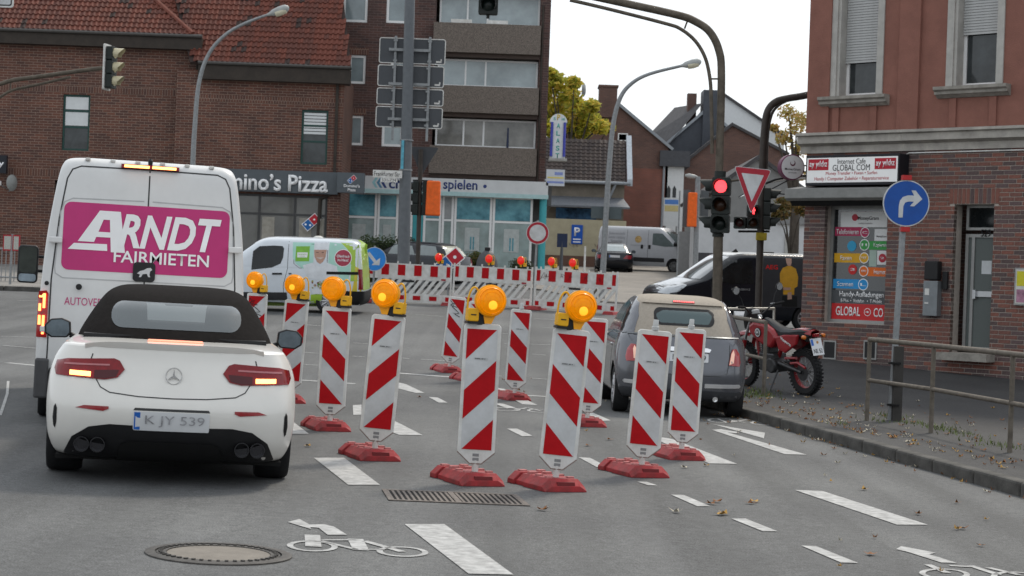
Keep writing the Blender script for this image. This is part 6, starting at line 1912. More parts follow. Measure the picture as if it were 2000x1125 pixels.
ad = panel('advert_panel', bv, 'left', [SV(2.62, .62), SV(2.62, 1.86), SV(4.85, 1.86), SV(4.85, .62)], mat('advert_dark', (.035, .036, .04), .4, var=.1), t, .004, .15)
lay_text('lettering', 'AEG', bv, 'left', SV(2.98, 1.635), .34, .115, mat('advert_red', (.5, .02, .02), .4), ad, .02, 0, .009, flip=True)
yj = mat('print_mustard', (.52, .27, .02), .6, var=.15, scale=6)
skin = mat('print_skin2', (.42, .26, .2), .5)
panel('printed_man_jumper', bv, 'left', [SV(3.3, .95), SV(3.29, 1.15), SV(3.21, 1.2), SV(3.2, 1.48), SV(3.28, 1.62), SV(3.4, 1.67), SV(3.46, 1.69), SV(3.53, 1.67), SV(3.64, 1.61), SV(3.7, 1.4), SV(3.68, 1.16), SV(3.6, 1.12), SV(3.6, .95)], yj, ad, .007, .08)
panel('printed_man_head', bv, 'left', [SV(3.42, 1.68), SV(3.39, 1.76), SV(3.38, 1.87), SV(3.54, 1.87), SV(3.53, 1.76), SV(3.5, 1.68)], skin, ad, .008, .08)
panel('printed_man_hand', bv, 'left', [SV(3.42, .82), SV(3.42, 1.0), SV(3.52, 1.02), SV(3.54, .84)], skin, ad, .009, .08)
panel('printed_man_hand', bv, 'left', [SV(3.3, 1.06), SV(3.3, 1.13), SV(3.5, 1.13), SV(3.5, 1.07)], skin, ad, .009, .08)
panel('printed_man_trousers', bv, 'left', [SV(3.28, .64), SV(3.28, .915), SV(3.68, .915), SV(3.7, .64)], blackm, ad, .007, .08)
lay_text('lettering', 'KUNDENSERVICE', bv, 'left', SV(2.15, 1.05), .5, .05, mat('print_silver', (.35, .35, .35), .4), t, 0, 0, .008, flip=True)
panel('head_lamp', bv, 'left', [SV(.12, .98), SV(.2, 1.08), SV(.62, 1.16), SV(.72, 1.12), SV(.5, .95), SV(.25, .9)], mat('head_lamp_glass', (.4, .42, .44), .1, .3, coat=1), t, .008, .05)
panel('head_lamp', bv, 'front', [(-.92, .88), (-.55, .9), (-.6, 1.05), (-.92, 1.12)], MATS['head_lamp_glass'], t, .01, .05)
panel('grille', bv, 'front', [(-.5, .62), (.5, .62), (.55, .9), (-.55, .9)], blackm, t, .01, .08)
side_mirror(t, -1.1, 3.4, 1.28, -1, black, 1.3)
MB().prism([(2.55, 1.96), (2.75, 1.96), (2.62, 2.06)], 'yz', -.02, .02).obj('roof_fin', black, t)
MB().box((0, 1.75, 1.985), (.2, .3, .04)).obj('roof_box', black, t, bevel=.01)
seam(bv, 'left', [SV(2.58, 1.85), SV(2.58, .5)], t, .014)
seam(bv, 'left', [SV(1.35, 1.25), SV(1.4, .5)], t, .014)

# parked cars and van in the side street
bkS = [(.2, .3, 4.6, .78, .3, .4, .05, .1), (.32, .08, 4.8, .88, .3, .4, .08, .15), (.55, .0, 4.85, .915, .32, .42, .1, .2), (.75, .02, 4.8, .91, .33, .42, .1, .2), (.9, .06, 4.5, .88, .32, .45, .1, .2), (.98, .1, 4.1, .84, .3, .4, .1, .15), (1.0, .3, 3.8, .8, .28, .3, .08, .1)]
ckS = [(.95, .5, 3.75, .77, .25, .3, .06, .1), (1.1, .75, 3.4, .70, .25, .28, .06, .1), (1.3, 1.1, 2.9, .60, .22, .24, .05, .08), (1.42, 1.5, 2.5, .48, .2, .2, .03, .04), (1.455, 1.8, 2.3, .3, .15, .15, .02, .02)]
p = W(1199, 533, 91)
t, bv, cv = car('black_saloon', 'black saloon car parked beyond the barriers, seen from behind', 'car', gmat(p.x, 91, R(-2)), bkS, ckS, black_p, black_p, (1.0, 3.9, .33, .22, .91), rim_a, sub=3)
panel('rear_window', cv, 'rear', [(-.62, 1.04), (.62, 1.04), (.5, 1.36), (-.5, 1.36)], mat('rear_glass_bright', (.32, .37, .38), .06, spec=1), t, .004, .1)
panel('boot_lid_panel', bv, 'rear', [(-.6, .88), (.6, .88), (.55, .97), (-.55, .97)], black_p, t, .004, .1)  # raised boot panel in the same black paint as the body
for sgn in (-1, 1):
    panel('tail_lamp', bv, 'rear', [(sgn * .42, .70), (sgn * .8, .68), (sgn * .84, .86), (sgn * .55, .87)], mat('tail_red_bright', (.3, .02, .03), .2, coat=.4), t, .01, .08)
    side_mirror(t, sgn * .98, 3.0, 1.0, sgn, black, 1)
num_plate(t, bv, 'rear', (0, .8), .52, .11)

hd = R(-112)
fw = Vector((-math.sin(hd), math.cos(hd), 0))
fr = W(1368, 520, 95)
o = Vector((fr.x, fr.y, 0)) - fw * 5.2
bk = [(.3, .1, 4.9, .95, .06, .3, .02, .1), (.5, .0, 5.1, 1.01, .07, .35, .03, .15), (.8, .0, 5.2, 1.02, .08, .4, .03, .18), (1.0, .0, 5.1, 1.02, .08, .4, .03, .18), (1.2, .01, 4.75, 1.015, .08, .4, .03, .16), (1.35, .02, 4.45, 1.0, .08, .4, .03, .14), (1.8, .04, 3.95, .96, .1, .36, .03, .12), (2.12, .08, 3.55, .90, .12, .3, .03, .1), (2.22, .15, 3.35, .8, .15, .2, .02, .06), (2.25, .4, 3.0, .55, .15, .15, .01, .02)]
t, bv, cv = car('parked_van', 'pale grey panel van parked across the side street behind the black saloon', 'van', gmat(o.x, o.y, hd), bk, None, silver_p, None, (.95, 4.1, .34, .22, .98), mat('steel_wheel', (.2, .2, .2), .5, .4), 8, sub=3)
panel('side_window', bv, 'right', [(2.95, 1.38), (2.95, 1.95), (3.45, 1.95), (3.9, 1.55), (4.2, 1.32), (3.6, 1.3)], mat('van_window', (.12, .15, .15), .08, spec=.9), t, .008, .08)
panel('side_trim', bv, 'right', [(1.5, .52), (3.6, .52), (3.6, .72), (1.5, .72)], rubber, t, .014, .1)
panel('front_bumper', bv, 'right', [(4.5, .36), (5.15, .4), (5.15, .85), (4.95, .95), (4.55, .8)], blackm, t, .02, .08)
panel('front_bumper', bv, 'front', [(-.95, .36), (.95, .36), (.95, .88), (-.95, .88)], blackm, t, .03, .1)
panel('windscreen', bv, 'front', [(-.85, 1.38), (.85, 1.38), (.75, 2.05), (-.75, 2.05)], MATS['van_window'], t, .008, .1)
for y in (2.55, 2.95): panel('door_handle', bv, 'right', rrect(y - .2, y - .08, 1.16, 1.36, .03), black, t, .02, .08)
panel('tail_lamp', bv, 'right', [(.0, 1.0), (.08, 1.0), (.1, 1.6), (.0, 1.6)], tail_red, t, .02, .08)
panel('print_motif', bv, 'right', circle(2.2, 1.62, .18, 12), mat('print_tan', (.45, .3, .12), .5, var=.5, scale=8), t, .006)
lay_text('lettering', 'Elektrotechnik\nSanit\u00e4r Heizung\nBauservice\nRufnummer', bv, 'right', (1.05, 1.6), .9, .7, mat('print_grey', (.28, .28, .3), .5), t, 0, 0, .01)
lay_text('lettering', 'Hausmeisterdienste', bv, 'right', (2.2, 1.33), .8, .08, MATS['print_grey'], t, 0, 0, .01)
for v in (1.6, 2.72): seam(bv, 'right', [(v, 2.1), (v, .5)], t, .015)
side_mirror(t, 1.15, 4.15, 1.45, 1, black, 1.4)

hd = R(60)
fw = Vector((-math.sin(hd), math.cos(hd), 0))
rr_ = W(905, 520, 64.5)
o = Vector((rr_.x, rr_.y, 0))
ckW = [(.93, .15, 3.3, .76, .25, .3, .06, .1), (1.05, .25, 3.1, .72, .25, .28, .06, .1), (1.25, .42, 2.7, .64, .22, .24, .05, .08), (1.38, .65, 2.4, .54, .2, .2, .03, .04), (1.43, 1.0, 2.1, .38, .15, .15, .02, .02), (1.44, 1.3, 1.9, .25, .1, .1, .01, .01)]
bkW = [(k[0], k[1], k[2] * .86, *k[3:]) for k in bkS]
t, bv, cv = car('black_hatchback', 'black hatchback parked behind the left and middle barrier boards', 'car', gmat(o.x, o.y, hd, .12), bkW, ckW, black_p, black_p, (.75, 3.3, .31, .2, .9), rim_a, sub=3)
panel('rear_window', cv, 'rear', [(-.62, 1.0), (.62, 1.0), (.5, 1.33), (-.5, 1.33)], mat('hatch_glass_lit', (.5, .5, .42), .08, spec=1), t, .006, .1)  # rear glass coloured pale to imitate the light falling on it
for a, b in (((.55, 1.0), (1.4, 1.34)), ((1.5, 1.0), (2.5, 1.33))):
    panel('side_window', cv, 'left', [(a[0], a[1]), (a[0] + .2, b[1] - .03), (b[0] - .05, b[1]), (b[0] + .1, a[1])], mat('side_glass_pale', (.16, .19, .19), .06, spec=1), t, .006, .08)
for sgn in (-1, 1):
    panel('tail_lamp', bv, 'rear', [(sgn * .6, .68), (sgn * .8, .68), (sgn * .8, .92), (sgn * .64, .92)], MATS['tail_red_bright'], t, .01, .08)
side_mirror(t, -1.0, 2.7, .98, -1, black, 1)

# ------------------------------------------------------------------ red enduro motorcycle on the pavement
hd = R(30)
rc = G(1578, 772, .115); rc.x -= .02
mm = gmat(rc.x, rc.y, hd, .118) @ Matrix.Rotation(R(-7), 4, 'Y') @ Matrix.Scale(1.06, 4)
t = thing('motorcycle', 'red enduro motorcycle leaning on its side stand by the railing', 'motorcycle', mtx=mm)
m_red = mat('moto_red', (.28, .012, .018), .3, var=.08, coat=.5)
m_frame = mat('moto_frame_red', (.22, .012, .015), .4)
eng = mat('engine_metal', (.07, .07, .072), .45, .7, var=.3, scale=20)
def knobby(y, r, w, nm):
    z = r
    tb = MB()
    n = 40
    prof = [(r - .10, -w * .36), (r - .03, -w * .5), (r - .006, -w * .32), (r, 0), (r - .006, w * .32), (r - .03, w * .5), (r - .10, w * .36)]
    tb.lathe(prof, (0, y, z), (1, 0, 0), 40, ring=True)
    wh = tb.obj(nm, tyre, t, smooth=True)
    kn = MB().box((0, 0, 0), (w * .3, .026, .022)).mesh('tread_knob', tyre)
    for k in range(38):
        g = 2 * math.pi * k / 38
        for j, xo in enumerate((-w * .4, 0, w * .4)):
            gg = g + (.08 if j == 1 else 0)
            rr = r + (.006 if j == 1 else -.012)
            o = link('tread_knob', kn, wh)
            o.matrix_local = Matrix.Translation((xo, y + math.cos(gg) * rr, z + math.sin(gg) * rr)) @ Matrix.Rotation(gg - R(90), 4, 'X')
    MB().lathe([(r - .105, -w * .3), (r - .085, -w * .34), (r - .1, 0), (r - .085, w * .34), (r - .105, w * .3), (r - .115, 0)], (0, y, z), (1, 0, 0), 40, ring=True).obj('rim', mat('rim_red', (.25, .03, .035), .4, .3), wh, smooth=True)
    sp = MB().tube([(0, .03, 0), (0, r - .105, 0)], .0035, 5).mesh('spoke', alu)
    for k in range(26):
        g = 2 * math.pi * k / 26
        o = link('spoke', sp, wh)
        o.matrix_local = Matrix.Translation(((-1) ** k * .02, y, z)) @ Matrix.Rotation(g, 4, 'X')
    MB().lathe([(.035, -.07), (.035, .07)], (0, y, z), (1, 0, 0), 16).lathe([(.12, -.062), (.12, -.058)], (0, y, z), (1, 0, 0), 24).obj('hub', eng, wh)
knobby(0, .325, .105, 'rear_wheel')
fwd = 1.43
knobby(fwd, .34, .075, 'front_wheel')
hx, hy, hz = 0, 1.08, 1.0
for sgn in (-1, 1):
    MB().tube([(sgn * .085, fwd - .02, .34), (sgn * .085, fwd - .17, .72)], .03).obj('fork_leg', m_frame, t, smooth=True)
    MB().tube([(sgn * .085, fwd - .17, .72), (sgn * .085, hy + .02, 1.02)], .022).obj('fork_tube', alu, t, smooth=True)
    MB().prism([(fwd - .06, .3), (fwd + .02, .3), (fwd - .06, .62), (fwd - .13, .62)], 'yz', sgn * .115 - .008, sgn * .115 + .008).obj('fork_guard', m_frame, t)
    MB().tube([(sgn * .07, -.0, .325), (sgn * .07, .5, .42)], [.028, .035]).obj('swing_arm', eng, t, smooth=True)
MB().tube([(-.1, -.12, .40), (-.1, .05, .46), (-.1, .2, .44)], .018).tube([(-.075, .1, .52), (-.075, .35, .50)], .02).obj('chain_guard', m_red, t)
# front mudguard
fm = []
for k in range(10):
    a = k / 9
    y = fwd - .28 + .62 * a
    z = .80 - .06 * a - .12 * a * a + .05 * math.sin(a * 3)
    w_ = .075 * (1 - .65 * a * a) + .01
    fm.append([(-w_, y, z - .03), (-w_ * .7, y, z + .005), (0, y, z + .018), (w_ * .7, y, z + .005), (w_, y, z - .03)])
MB().grid(fm).grid([[(x, y, z - .012) for x, y, z in r] for r in fm]).obj('front_mudguard', m_red, t, smooth=True, fix=False)
# rear mudguard
rm = []
for k in range(10):
    a = k / 9
    y = .26 - .50 * a
    z = .90 + .05 * math.sin(a * 2.2) - .02 * a
    w_ = .10 - .02 * a
    rm.append([(-w_, y, z - .05), (-w_ * .8, y, z), (0, y, z + .012), (w_ * .8, y, z), (w_, y, z - .05)])
MB().grid(rm).grid([[(x, y, z - .012) for x, y, z in r] for r in rm]).obj('rear_mudguard', m_red, t, smooth=True, fix=False)
MB().bx(-.06, .06, -.22, -.08, .76, .87).obj('tail_unit', blackm, t, bevel=.015)
MB().box((0, -.25, .86), (.1, .05, .05)).obj('tail_lamp', tail_red, t, bevel=.01)
pt = Matrix.Translation((0, -.27, .70)) @ Matrix.Rotation(R(-18), 4, 'X')
b = MB(); b.T = pt; b.bx(-.095, .095, -.004, .004, -.12, .12); pl_ = b.obj('number_plate', plate_w, t)
b = MB(); b.T = pt; b.bx(-.09, -.05, -.006, -.0045, .02, .11); b.obj('plate_band', plate_b, pl_)
b = MB(); b.T = pt; b.lathe([(.02, -.006), (.02, -.0045)], (.02, 0, .06), (0, 1, 0), 12); b.obj('plate_seal', mat('seal_orange', (.4, .2, .05), .5), pl_)
text('plate_text', 'NE 52', black_l, pl_, (0, 0, 0), .15, .06, .005, depth=.001, M=pt @ Matrix.Translation((0, -.006, -.06)))
for sgn in (-1, 1):
    MB().tube([(sgn * .05, -.18, .84), (sgn * .15, -.2, .84)], .008).obj('indicator_stalk', black, t)
    MB().lathe([(.001, -.035), (.028, -.02), (.03, .02), (.001, .03)], (sgn * .17, -.2, .84), (0, 1, 0), 14).obj('indicator', mat('indicator_orange', (.55, .14, .01), .2, coat=.5), t, smooth=True)
# seat, tank and panels
st = []
for y, z, w_ in ((-.2, .93, .07), (0, .925, .10), (.2, .90, .12), (.4, .89, .11), (.55, .93, .09), (.72, 1.0, .07), (.84, 1.03, .05)):
    st.append([(-w_, y, z - .09), (-w_, y, z - .02), (-w_ * .7, y, z + .01), (0, y, z + .018), (w_ * .7, y, z + .01), (w_, y, z - .02), (w_, y, z - .09)])
MB().grid(st).obj('saddle', mat('saddle_vinyl', (.018, .02, .022), .5, var=.2), t, smooth=True, fix=False)
tk = MB()
tk.prism([(.42, .78), (.60, .62), (.80, .66), (1.08, .80), (1.12, .93), (.98, 1.0), (.75, .98), (.55, .90)], 'yz', -.15, .15)
tk.obj('tank_shroud', m_red, t, bevel=.05, segs=3)
for sgn in (-1, 1):
    MB().prism([(-.02, .86), (.02, .72), (.28, .58), (.42, .62), (.50, .80), (.30, .84)], 'yz', sgn * .12 - .025, sgn * .12 + .025).obj('side_panel', m_red, t, bevel=.018)
    lg = MB().lathe([(.068, 0), (.068, .012)], (sgn * .15, .86, .84), (sgn, 0, 0), 24).obj('tank_badge', black_l, t)
    MB().lathe([(.058, 0), (.058, .015)], (sgn * .15, .86, .84), (sgn, 0, 0), 24).obj('badge_ring', white_l, lg)
    MB().lathe([(.047, 0), (.047, .017)], (sgn * .15, .86, .84), (sgn, 0, 0), 24).obj('badge_face', black_l, lg)
    text('badge_letter', 'H', white_l, lg, (0, 0, 0), .05, .06, .02, depth=.002, M=Matrix.Translation((sgn * .168, .86, .84)) @ Matrix.Rotation(R(90) * sgn, 4, 'Z'))
    text('lettering', 'Husqvarna', white_l, t, (0, 0, 0), .24, .055, .02, depth=.002, M=Matrix.Translation((sgn * .147, .24, .745)) @ Matrix.Rotation(R(90) * sgn, 4, 'Z') @ Matrix.Rotation(R(-22) * sgn, 4, 'Y'))
MB().tube([(0, .45, .75), (0, .62, .45), (0, .75, .28), (0, .95, .30), (0, 1.05, .55), (0, 1.1, .95)], .03).tube([(0, .45, .75), (0, .1, .84), (0, -.2, .86)], .02).obj('frame', m_frame, t, smooth=True)
MB().box((0, .74, .42), (.24, .34, .26)).box((0, .80, .62), (.18, .18, .2)).lathe([(.11, -.15), (.11, .15)], (0, .62, .38), (1, 0, 0), 20).obj('engine', eng, t, bevel=.02)
for k in range(5): MB().box((0, .80, .56 + k * .03), (.22, .22, .01)).obj('cooling_fin', eng, t)
MB().tube([(.09, .92, .6), (.12, 1.0, .4), (.13, .8, .28), (.14, .5, .36), (.14, .2, .62), (.13, -.1, .74)], [.02, .022, .025, .03, .045, .05]).obj('exhaust_pipe', mat('exhaust_dark', (.04, .04, .042), .5, .6), t, smooth=True)
MB().tube([(-.1, .5, .32), (-.28, .52, -.02)], .014).box((-.29, .52, -.02), (.06, .05, .014)).obj('side_stand', eng, t)
MB().tube([(-.40, .95, 1.22), (-.25, 1.02, 1.20), (-.1, 1.06, 1.08), (.1, 1.06, 1.08), (.25, 1.02, 1.20), (.40, .95, 1.22)], .012).obj('handlebar', black, t, smooth=True)
for sgn in (-1, 1):
    MB().tube([(sgn * .28, 1.01, 1.205), (sgn * .41, .945, 1.225)], .019).obj('grip', blackm, t)
    MB().tube([(sgn * .24, 1.06, 1.21), (sgn * .4, 1.02, 1.22)], .006).obj('lever', alu, t)
    MB().tube([(sgn * .26, 1.02, 1.20), (sgn * .30, 1.03, 1.33), (sgn * .36, 1.03, 1.42)], .006).obj('mirror_stalk', black, t)
    mr = MB().lathe([(.055, -.012), (.06, 0), (.05, .02), (.001, .03)], (sgn * .39, 1.03, 1.45), (0, 1, .1), 20).obj('mirror', black, t, smooth=True)
    MB().lathe([(.052, -.016), (.052, -.011)], (sgn * .39, 1.03, 1.45), (0, 1, .1), 20).obj('mirror_glass', mat('moto_mirror', (.7, .7, .7), .15, .8), mr)
MB().prism([(-.1, .86), (.1, .86), (.12, 1.02), (.07, 1.16), (-.07, 1.16), (-.12, 1.02)], 'xz', 1.18, 1.26).obj('headlight_mask', black, t, bevel=.02)
MB().box((0, 1.1, 1.11), (.12, .05, .07)).obj('speedometer', mat('clock_pale', (.35, .36, .36), .3), t, bevel=.015)
MB().tube([(-.04, 1.1, 1.0), (-.1, 1.16, .9), (-.08, fwd - .1, .5)], .006).tube([(.05, 1.06, 1.05), (.12, 1.1, .98), (.06, .9, .8)], .006).tube([(-.12, 1.02, 1.12), (-.1, 1.2, 1.05), (-.02, 1.12, .9)], .006).obj('cables', blackm, t)

# ------------------------------------------------------------------ poles, signals and signs
def chain(pts, Y, base=None):
    o = [W(px, py, Y) for px, py in pts]
    return o
def smooth_pts(ps, n=5):
    out = []
    for i in range(len(ps) - 1):
        p0, p1, p2, p3 = ps[max(i - 1, 0)], ps[i], ps[i + 1], ps[min(i + 2, len(ps) - 1)]
        for j in range(n):
            q = j / n
            out.append(.5 * (2 * p1 + (p2 - p0) * q + (2 * p0 - 5 * p1 + 4 * p2 - p3) * q * q + (3 * p1 - p0 - 3 * p2 + p3) * q ** 3))
    return out + [ps[-1]]
def rel(ps, o): return [p - o for p in ps]

sig_b = mat('signal_housing', (.016, .020, .018), .55, var=.15)
sig_lens = [mat('signal_off_red', (.035, .006, .006), .3), mat('signal_off_amber', (.035, .012, .004), .3), mat('signal_off_green', (.006, .012, .010), .3)]
def signal_head(parent, T, n=3, lit=None, s=1.0, name='signal_head', plate=False, lens_mats=None, visor_m=None):
    """signal head facing local -y, base at z=0"""
    H = .31 * s * n
    b = MB(); b.T = T
    for k in range(n):
        b.prism(rrect(-.155 * s, .155 * s, k * .31 * s + .004, (k + 1) * .31 * s, .03 * s, 3), 'xz', 0, .15 * s)
    hd_ = b.obj(name, sig_b, parent, bevel=.008)
    if plate:
        b = MB(); b.T = T; b.prism(rrect(-.3, .3, -.12, H + .12, .06), 'xz', .16, .175); b.obj('back_board', black, hd_)
    for k in range(n):
        zc_ = (n - 1 - k + .5) * .31 * s
        m = (lens_mats or sig_lens)[k] if lit != k else redlit
        b = MB(); b.T = T; b.lathe([(.105 * s, -.012), (.08 * s, -.03 * s), (.001, -.04 * s)], (0, 0, zc_), (0, 1, 0), 24); b.obj('lens', m, hd_, smooth=True)
        b = MB(); b.T = T
        rows = []
        for i in range(19):
            a = R(-35 + 250 * i / 18)
            L = .20 * s * (.45 + .55 * max(0, math.sin(a)) ** .6) + .03
            rows.append([(math.cos(a) * .125 * s, 0, zc_ + math.sin(a) * .125 * s), (math.cos(a) * .118 * s, -L, zc_ + math.sin(a) * .118 * s)])
        b.grid(rows); b.grid([[(x * .97, y, zc_ + (z - zc_) * .97) for x, y, z in r] for r in rows])
        b.obj('visor', visor_m or sig_b, hd_, smooth=True, fix=False)
    return hd_

# tall grey pole carrying the backs of four direction boards
YP = 56.0
b0 = W(787, 560, YP); b0.z = gz(b0.x, YP)
t = thing('sign_pole', 'tall thick grey pole carrying the backs of four direction boards', 'sign pole', b0)
top = W(802, -60, YP)
MB().tube([(0, 0, 0), top - b0], [.19, .145], 20).obj('pole', galvd, t, smooth=True)
for k, (x0, y0, x1, y1) in enumerate(((741, 74, 870, 126), (738, 127, 867, 171), (736, 172, 866, 207), (734, 208, 864, 251))):
    p0, p1 = W(x0, y0 + 1, YP + .35) - b0, W(x1, y1 - 1, YP + .35) - b0
    zc_ = ((p0 + p1) / 2).z; hh = (y1 - y0 - 3.5) / F_PX * (YP + .35)
    xc = (p0.x + p1.x) / 2; ww = (x1 - x0 - 1) / F_PX * (YP + .35)
    b = MB(); b.prism(rrect(xc - ww / 2, xc + ww / 2, zc_ - hh / 2, zc_ + hh / 2, .06), 'xz', .35, .38)
    bd = b.obj('direction_board', mat('board_back_grey', (.062, .067, .074), .5, var=.06), t)
    o_ = rrect(xc - ww / 2, xc + ww / 2, zc_ - hh / 2, zc_ + hh / 2, .06)
    MB().tube([(x, .35, z) for x, z in o_ + o_[:1]], .016, 6).obj('board_rim', white_f, bd)
    MB().bx(xc + ww / 2 - .26, xc + ww / 2 - .1, .34, .349, zc_ - hh / 2 + .05, zc_ - hh / 2 + .1).bx(xc + ww / 2 - .13, xc + ww / 2 - .09, .34, .349, zc_ - hh / 2 + .1, zc_ - hh / 2 + .16).obj('maker_sticker', white_f, bd)
    if k == 0:
        for dx in (-.5, .52):
            bot = W(734, 251, YP).z - b0.z
            MB().bx(xc + dx * 1.0 - .035, xc + dx + .035, .26, .345, bot - .3, zc_ + hh / 2 + .06).obj('upright', galv, t)
    for dx in (-.5, .52):
        MB().bx(xc + dx - .06 , xc + dx + .06, .25, .30, zc_ + hh / 2 - .1, zc_ + hh / 2 - .04).bx(xc + dx - .06, xc + dx + .06, .25, .30, zc_ - hh / 2 + .04, zc_ - hh / 2 + .1).obj('clamp', galv, bd)
for py in (96, 163, 232):
    c_ = W(802 - py * .02, py, YP) - b0
    MB().bx(c_.x - .62, c_.x + .6, .18, .25, c_.z - .04, c_.z + .04).obj('cross_arm', galv, t)
c_ = W(792, 303, YP) - b0
MB().bx(c_.x - .12, c_.x - .04, -.2, -.15, c_.z - .42, c_.z + .42).obj('sticker_strip', mat('strip_blue', (.1, .35, .45), .5, var=.4, scale=5), t)
for z in (.44, -.44): MB().lathe([(.2, -.02), (.2, .02)], (c_.x + .02, 0, c_.z + z), n=20).obj('clamp_band', galv, t)
c_ = W(757, 340, YP - .2)
t = thing('street_name_sign', 'white street name sign Frankfurter Str. on the tall grey pole', 'street sign', (c_.x, YP - .25, 0))
MB().bx(-.43, .43, 0, .02, c_.z - .11, c_.z + .11).obj('name_plate', white_f, t)
text('lettering', 'Frankfurter Str.', black_l, t, (0, -.002, c_.z), .78, .13, .0, depth=.002)
MB().bx(-.2, .3, 0, .02, c_.z - .24, c_.z - .115).obj('number_plate', white_f, t)
text('lettering', '531-734', black_l, t, (.05, -.002, c_.z - .178), .42, .085, .0, depth=.002)
MB().tube([(.3, .03, c_.z), (.62, .2, c_.z)], .02).obj('bracket', galv, t)

# signal post with yield sign back and covered signal
Y2 = 57.5
b0 = W(815, 560, Y2); b0.z = gz(b0.x, Y2)
t = thing('signal_post', 'brown signal post with dark yield sign back and orange covered signal', 'traffic light', b0)
tp = W(822, 292, Y2) - b0
MB().tube([(0, 0, 0), tp], .07, 14).obj('post', pole_m, t, smooth=True)
A, B, C_ = (W(800, 287, Y2) - b0, W(856, 287, Y2) - b0, W(823, 338, Y2) - b0)
MB().prism([(A.x, A.z - .02), (A.x + .04, A.z + .02), (B.x - .04, A.z + .02), (B.x, A.z - .02), (C_.x + .04, C_.z), (C_.x - .04, C_.z)], 'xz', .08, .1).obj('yield_sign_back', mat('board_back_grey', (.062, .067, .074), .5, var=.06), t)
z0 = (W(815, 420, Y2) - b0).z
signal_head(t, Matrix.Translation((-.22, .0, z0)) @ Matrix.Rotation(R(-95), 4, 'Z'), 3, s=1.1)
signal_head(t, Matrix.Translation((.22, .05, z0)) @ Matrix.Rotation(R(180), 4, 'Z'), 3, s=1.1)
c0, c1 = W(830, 420, Y2 - .3) - b0, W(861, 353, Y2 - .3) - b0
MB().box(((c0.x + c1.x) / 2, 0, (c0.z + c1.z) / 2), (c1.x - c0.x, .42, c1.z - c0.z), top=(.92, .9)).obj('orange_cover', orange_c, t, bevel=.04)
for z in (z0 + .02, z0 + 1.05): MB().tube([(-.25, 0, z), (.35, 0, z)], .025).obj('bracket', black, t)

# arched street lamps
def street_lamp(label, pts, Y, head, rad, plates=False):
    ps = smooth_pts([W(px, py, Y) for px, py in pts])
    b = ps[0].copy(); b.z = gz(b.x, Y)
    ps[0] = b
    t = thing('street_lamp', label, 'street lamp', b)
    n = len(ps)
    MB().tube(rel(ps, b), [rad + (rad * .45 - rad) * i / (n - 1) for i in range(n)], 12).obj('pole', galv, t, smooth=True)
    e = ps[-1] - b
    d = (ps[-1] - ps[-3]).normalized()
    hdm = MB()
    hdm.T = Matrix.Translation(e) @ Matrix.Rotation(-math.atan2(d.z, d.x), 4, 'Y')
    hdm.lathe([(.04, -.1), (.06, .0), (.10, .08), (.13, .3), (.12, .5), (.06, .58), (.001, .6)], (0, 0, 0), (1, 0, 0), 16)
    for v in hdm.v: pass
    hdm.obj('lamp_head', mat('lamp_head_grey', (.34, .35, .34), .45, var=.1), t, smooth=True)
    l = MB(); l.T = hdm.T
    l.lathe([(.11, .14), (.13, .3), (.11, .48), (.001, .54)], (0, 0, -.035), (1, 0, 0), 16)
    l.obj('lamp_glass', mat('lamp_glass', (.6, .56, .42), .2), t, smooth=True)
    return t, b
street_lamp('arched grey street lamp rising behind the white panel van', [(372, 560), (376, 340), (381, 240), (389, 160), (408, 105), (440, 68), (480, 45), (528, 27)], 57.0, None, .085)
t, b = street_lamp('arched grey street lamp beside the barrier end and parked van', [(1176, 560), (1183, 430), (1190, 320), (1198, 240), (1212, 190), (1235, 162), (1270, 144), (1334, 128)], 60.0, None, .10)
p0, p1 = W(1155, 416, 59.9) - b, W(1215, 408, 59.9) - b
MB().bx(p0.x, p1.x, .12, .15, p0.z - .16, p0.z + .22).obj('sign_back', mat('plate_green_grey', (.08, .10, .105), .5, var=.1), t)

# mast arm at the left
YM = 43.0
ps = smooth_pts([W(px, py, YM) for px, py in ((-120, 560), (-118, 300), (-90, 215), (-40, 180), (20, 158), (60, 152), (130, 142), (206, 132))])
b0 = ps[0].copy(); b0.z = gz(b0.x, YM); ps[0] = b0
t = thing('signal_mast', 'curved mast arm with sideways signal in front of the left brick house', 'traffic light', b0)
MB().tube(rel(ps, b0), .05, 12).obj('mast_arm', rust, t, smooth=True)
ps2 = smooth_pts([W(px, py, YM) for px, py in ((-100, 300), (-40, 220), (0, 190), (25, 176), (70, 166), (138, 150))])
MB().tube(rel(ps2, b0), .032, 10).tube([W(21, 160, YM) - b0, W(20, 177, YM) - b0], .015).obj('brace_tube', rust, t, smooth=True)
e = W(222, 173, YM) - b0
sh = signal_head(t, Matrix.Translation(e) @ Matrix.Rotation(R(80), 4, 'Z'), 3, s=1.02, lens_mats=[mat('lens_sunlit', (.5, .45, .3), .3)] * 3, visor_m=MATS['lens_sunlit'])  # lenses and visors coloured cream to imitate sun shining inside them
bb = MB(); bb.T = Matrix.Translation(e) @ Matrix.Rotation(R(80), 4, 'Z'); bb.prism(rrect(-.2, .2, -.04, 1.0, .04), 'xz', .16, .2); bb.obj('back_board', white_f, t)
p0 = W(-30, -20, 41)
t = thing('hanging_sign', 'white bordered sign plate cut off by the top left corner', 'sign', (p0.x, 41, 0))
cr = W(26, 15, 41)
MB().prism(rrect(-.9, cr.x - p0.x, cr.z, cr.z + 1.2, .06), 'xz', 0, .03).obj('plate', white_f, t)
MB().prism(rrect(-.86, cr.x - p0.x - .035, cr.z + .035, cr.z + 1.16, .05), 'xz', -.004, -.001).obj('border', black_l, t)
MB().prism(rrect(-.83, cr.x - p0.x - .06, cr.z + .06, cr.z + 1.13, .04), 'xz', -.008, -.005).obj('face', white_r, t)
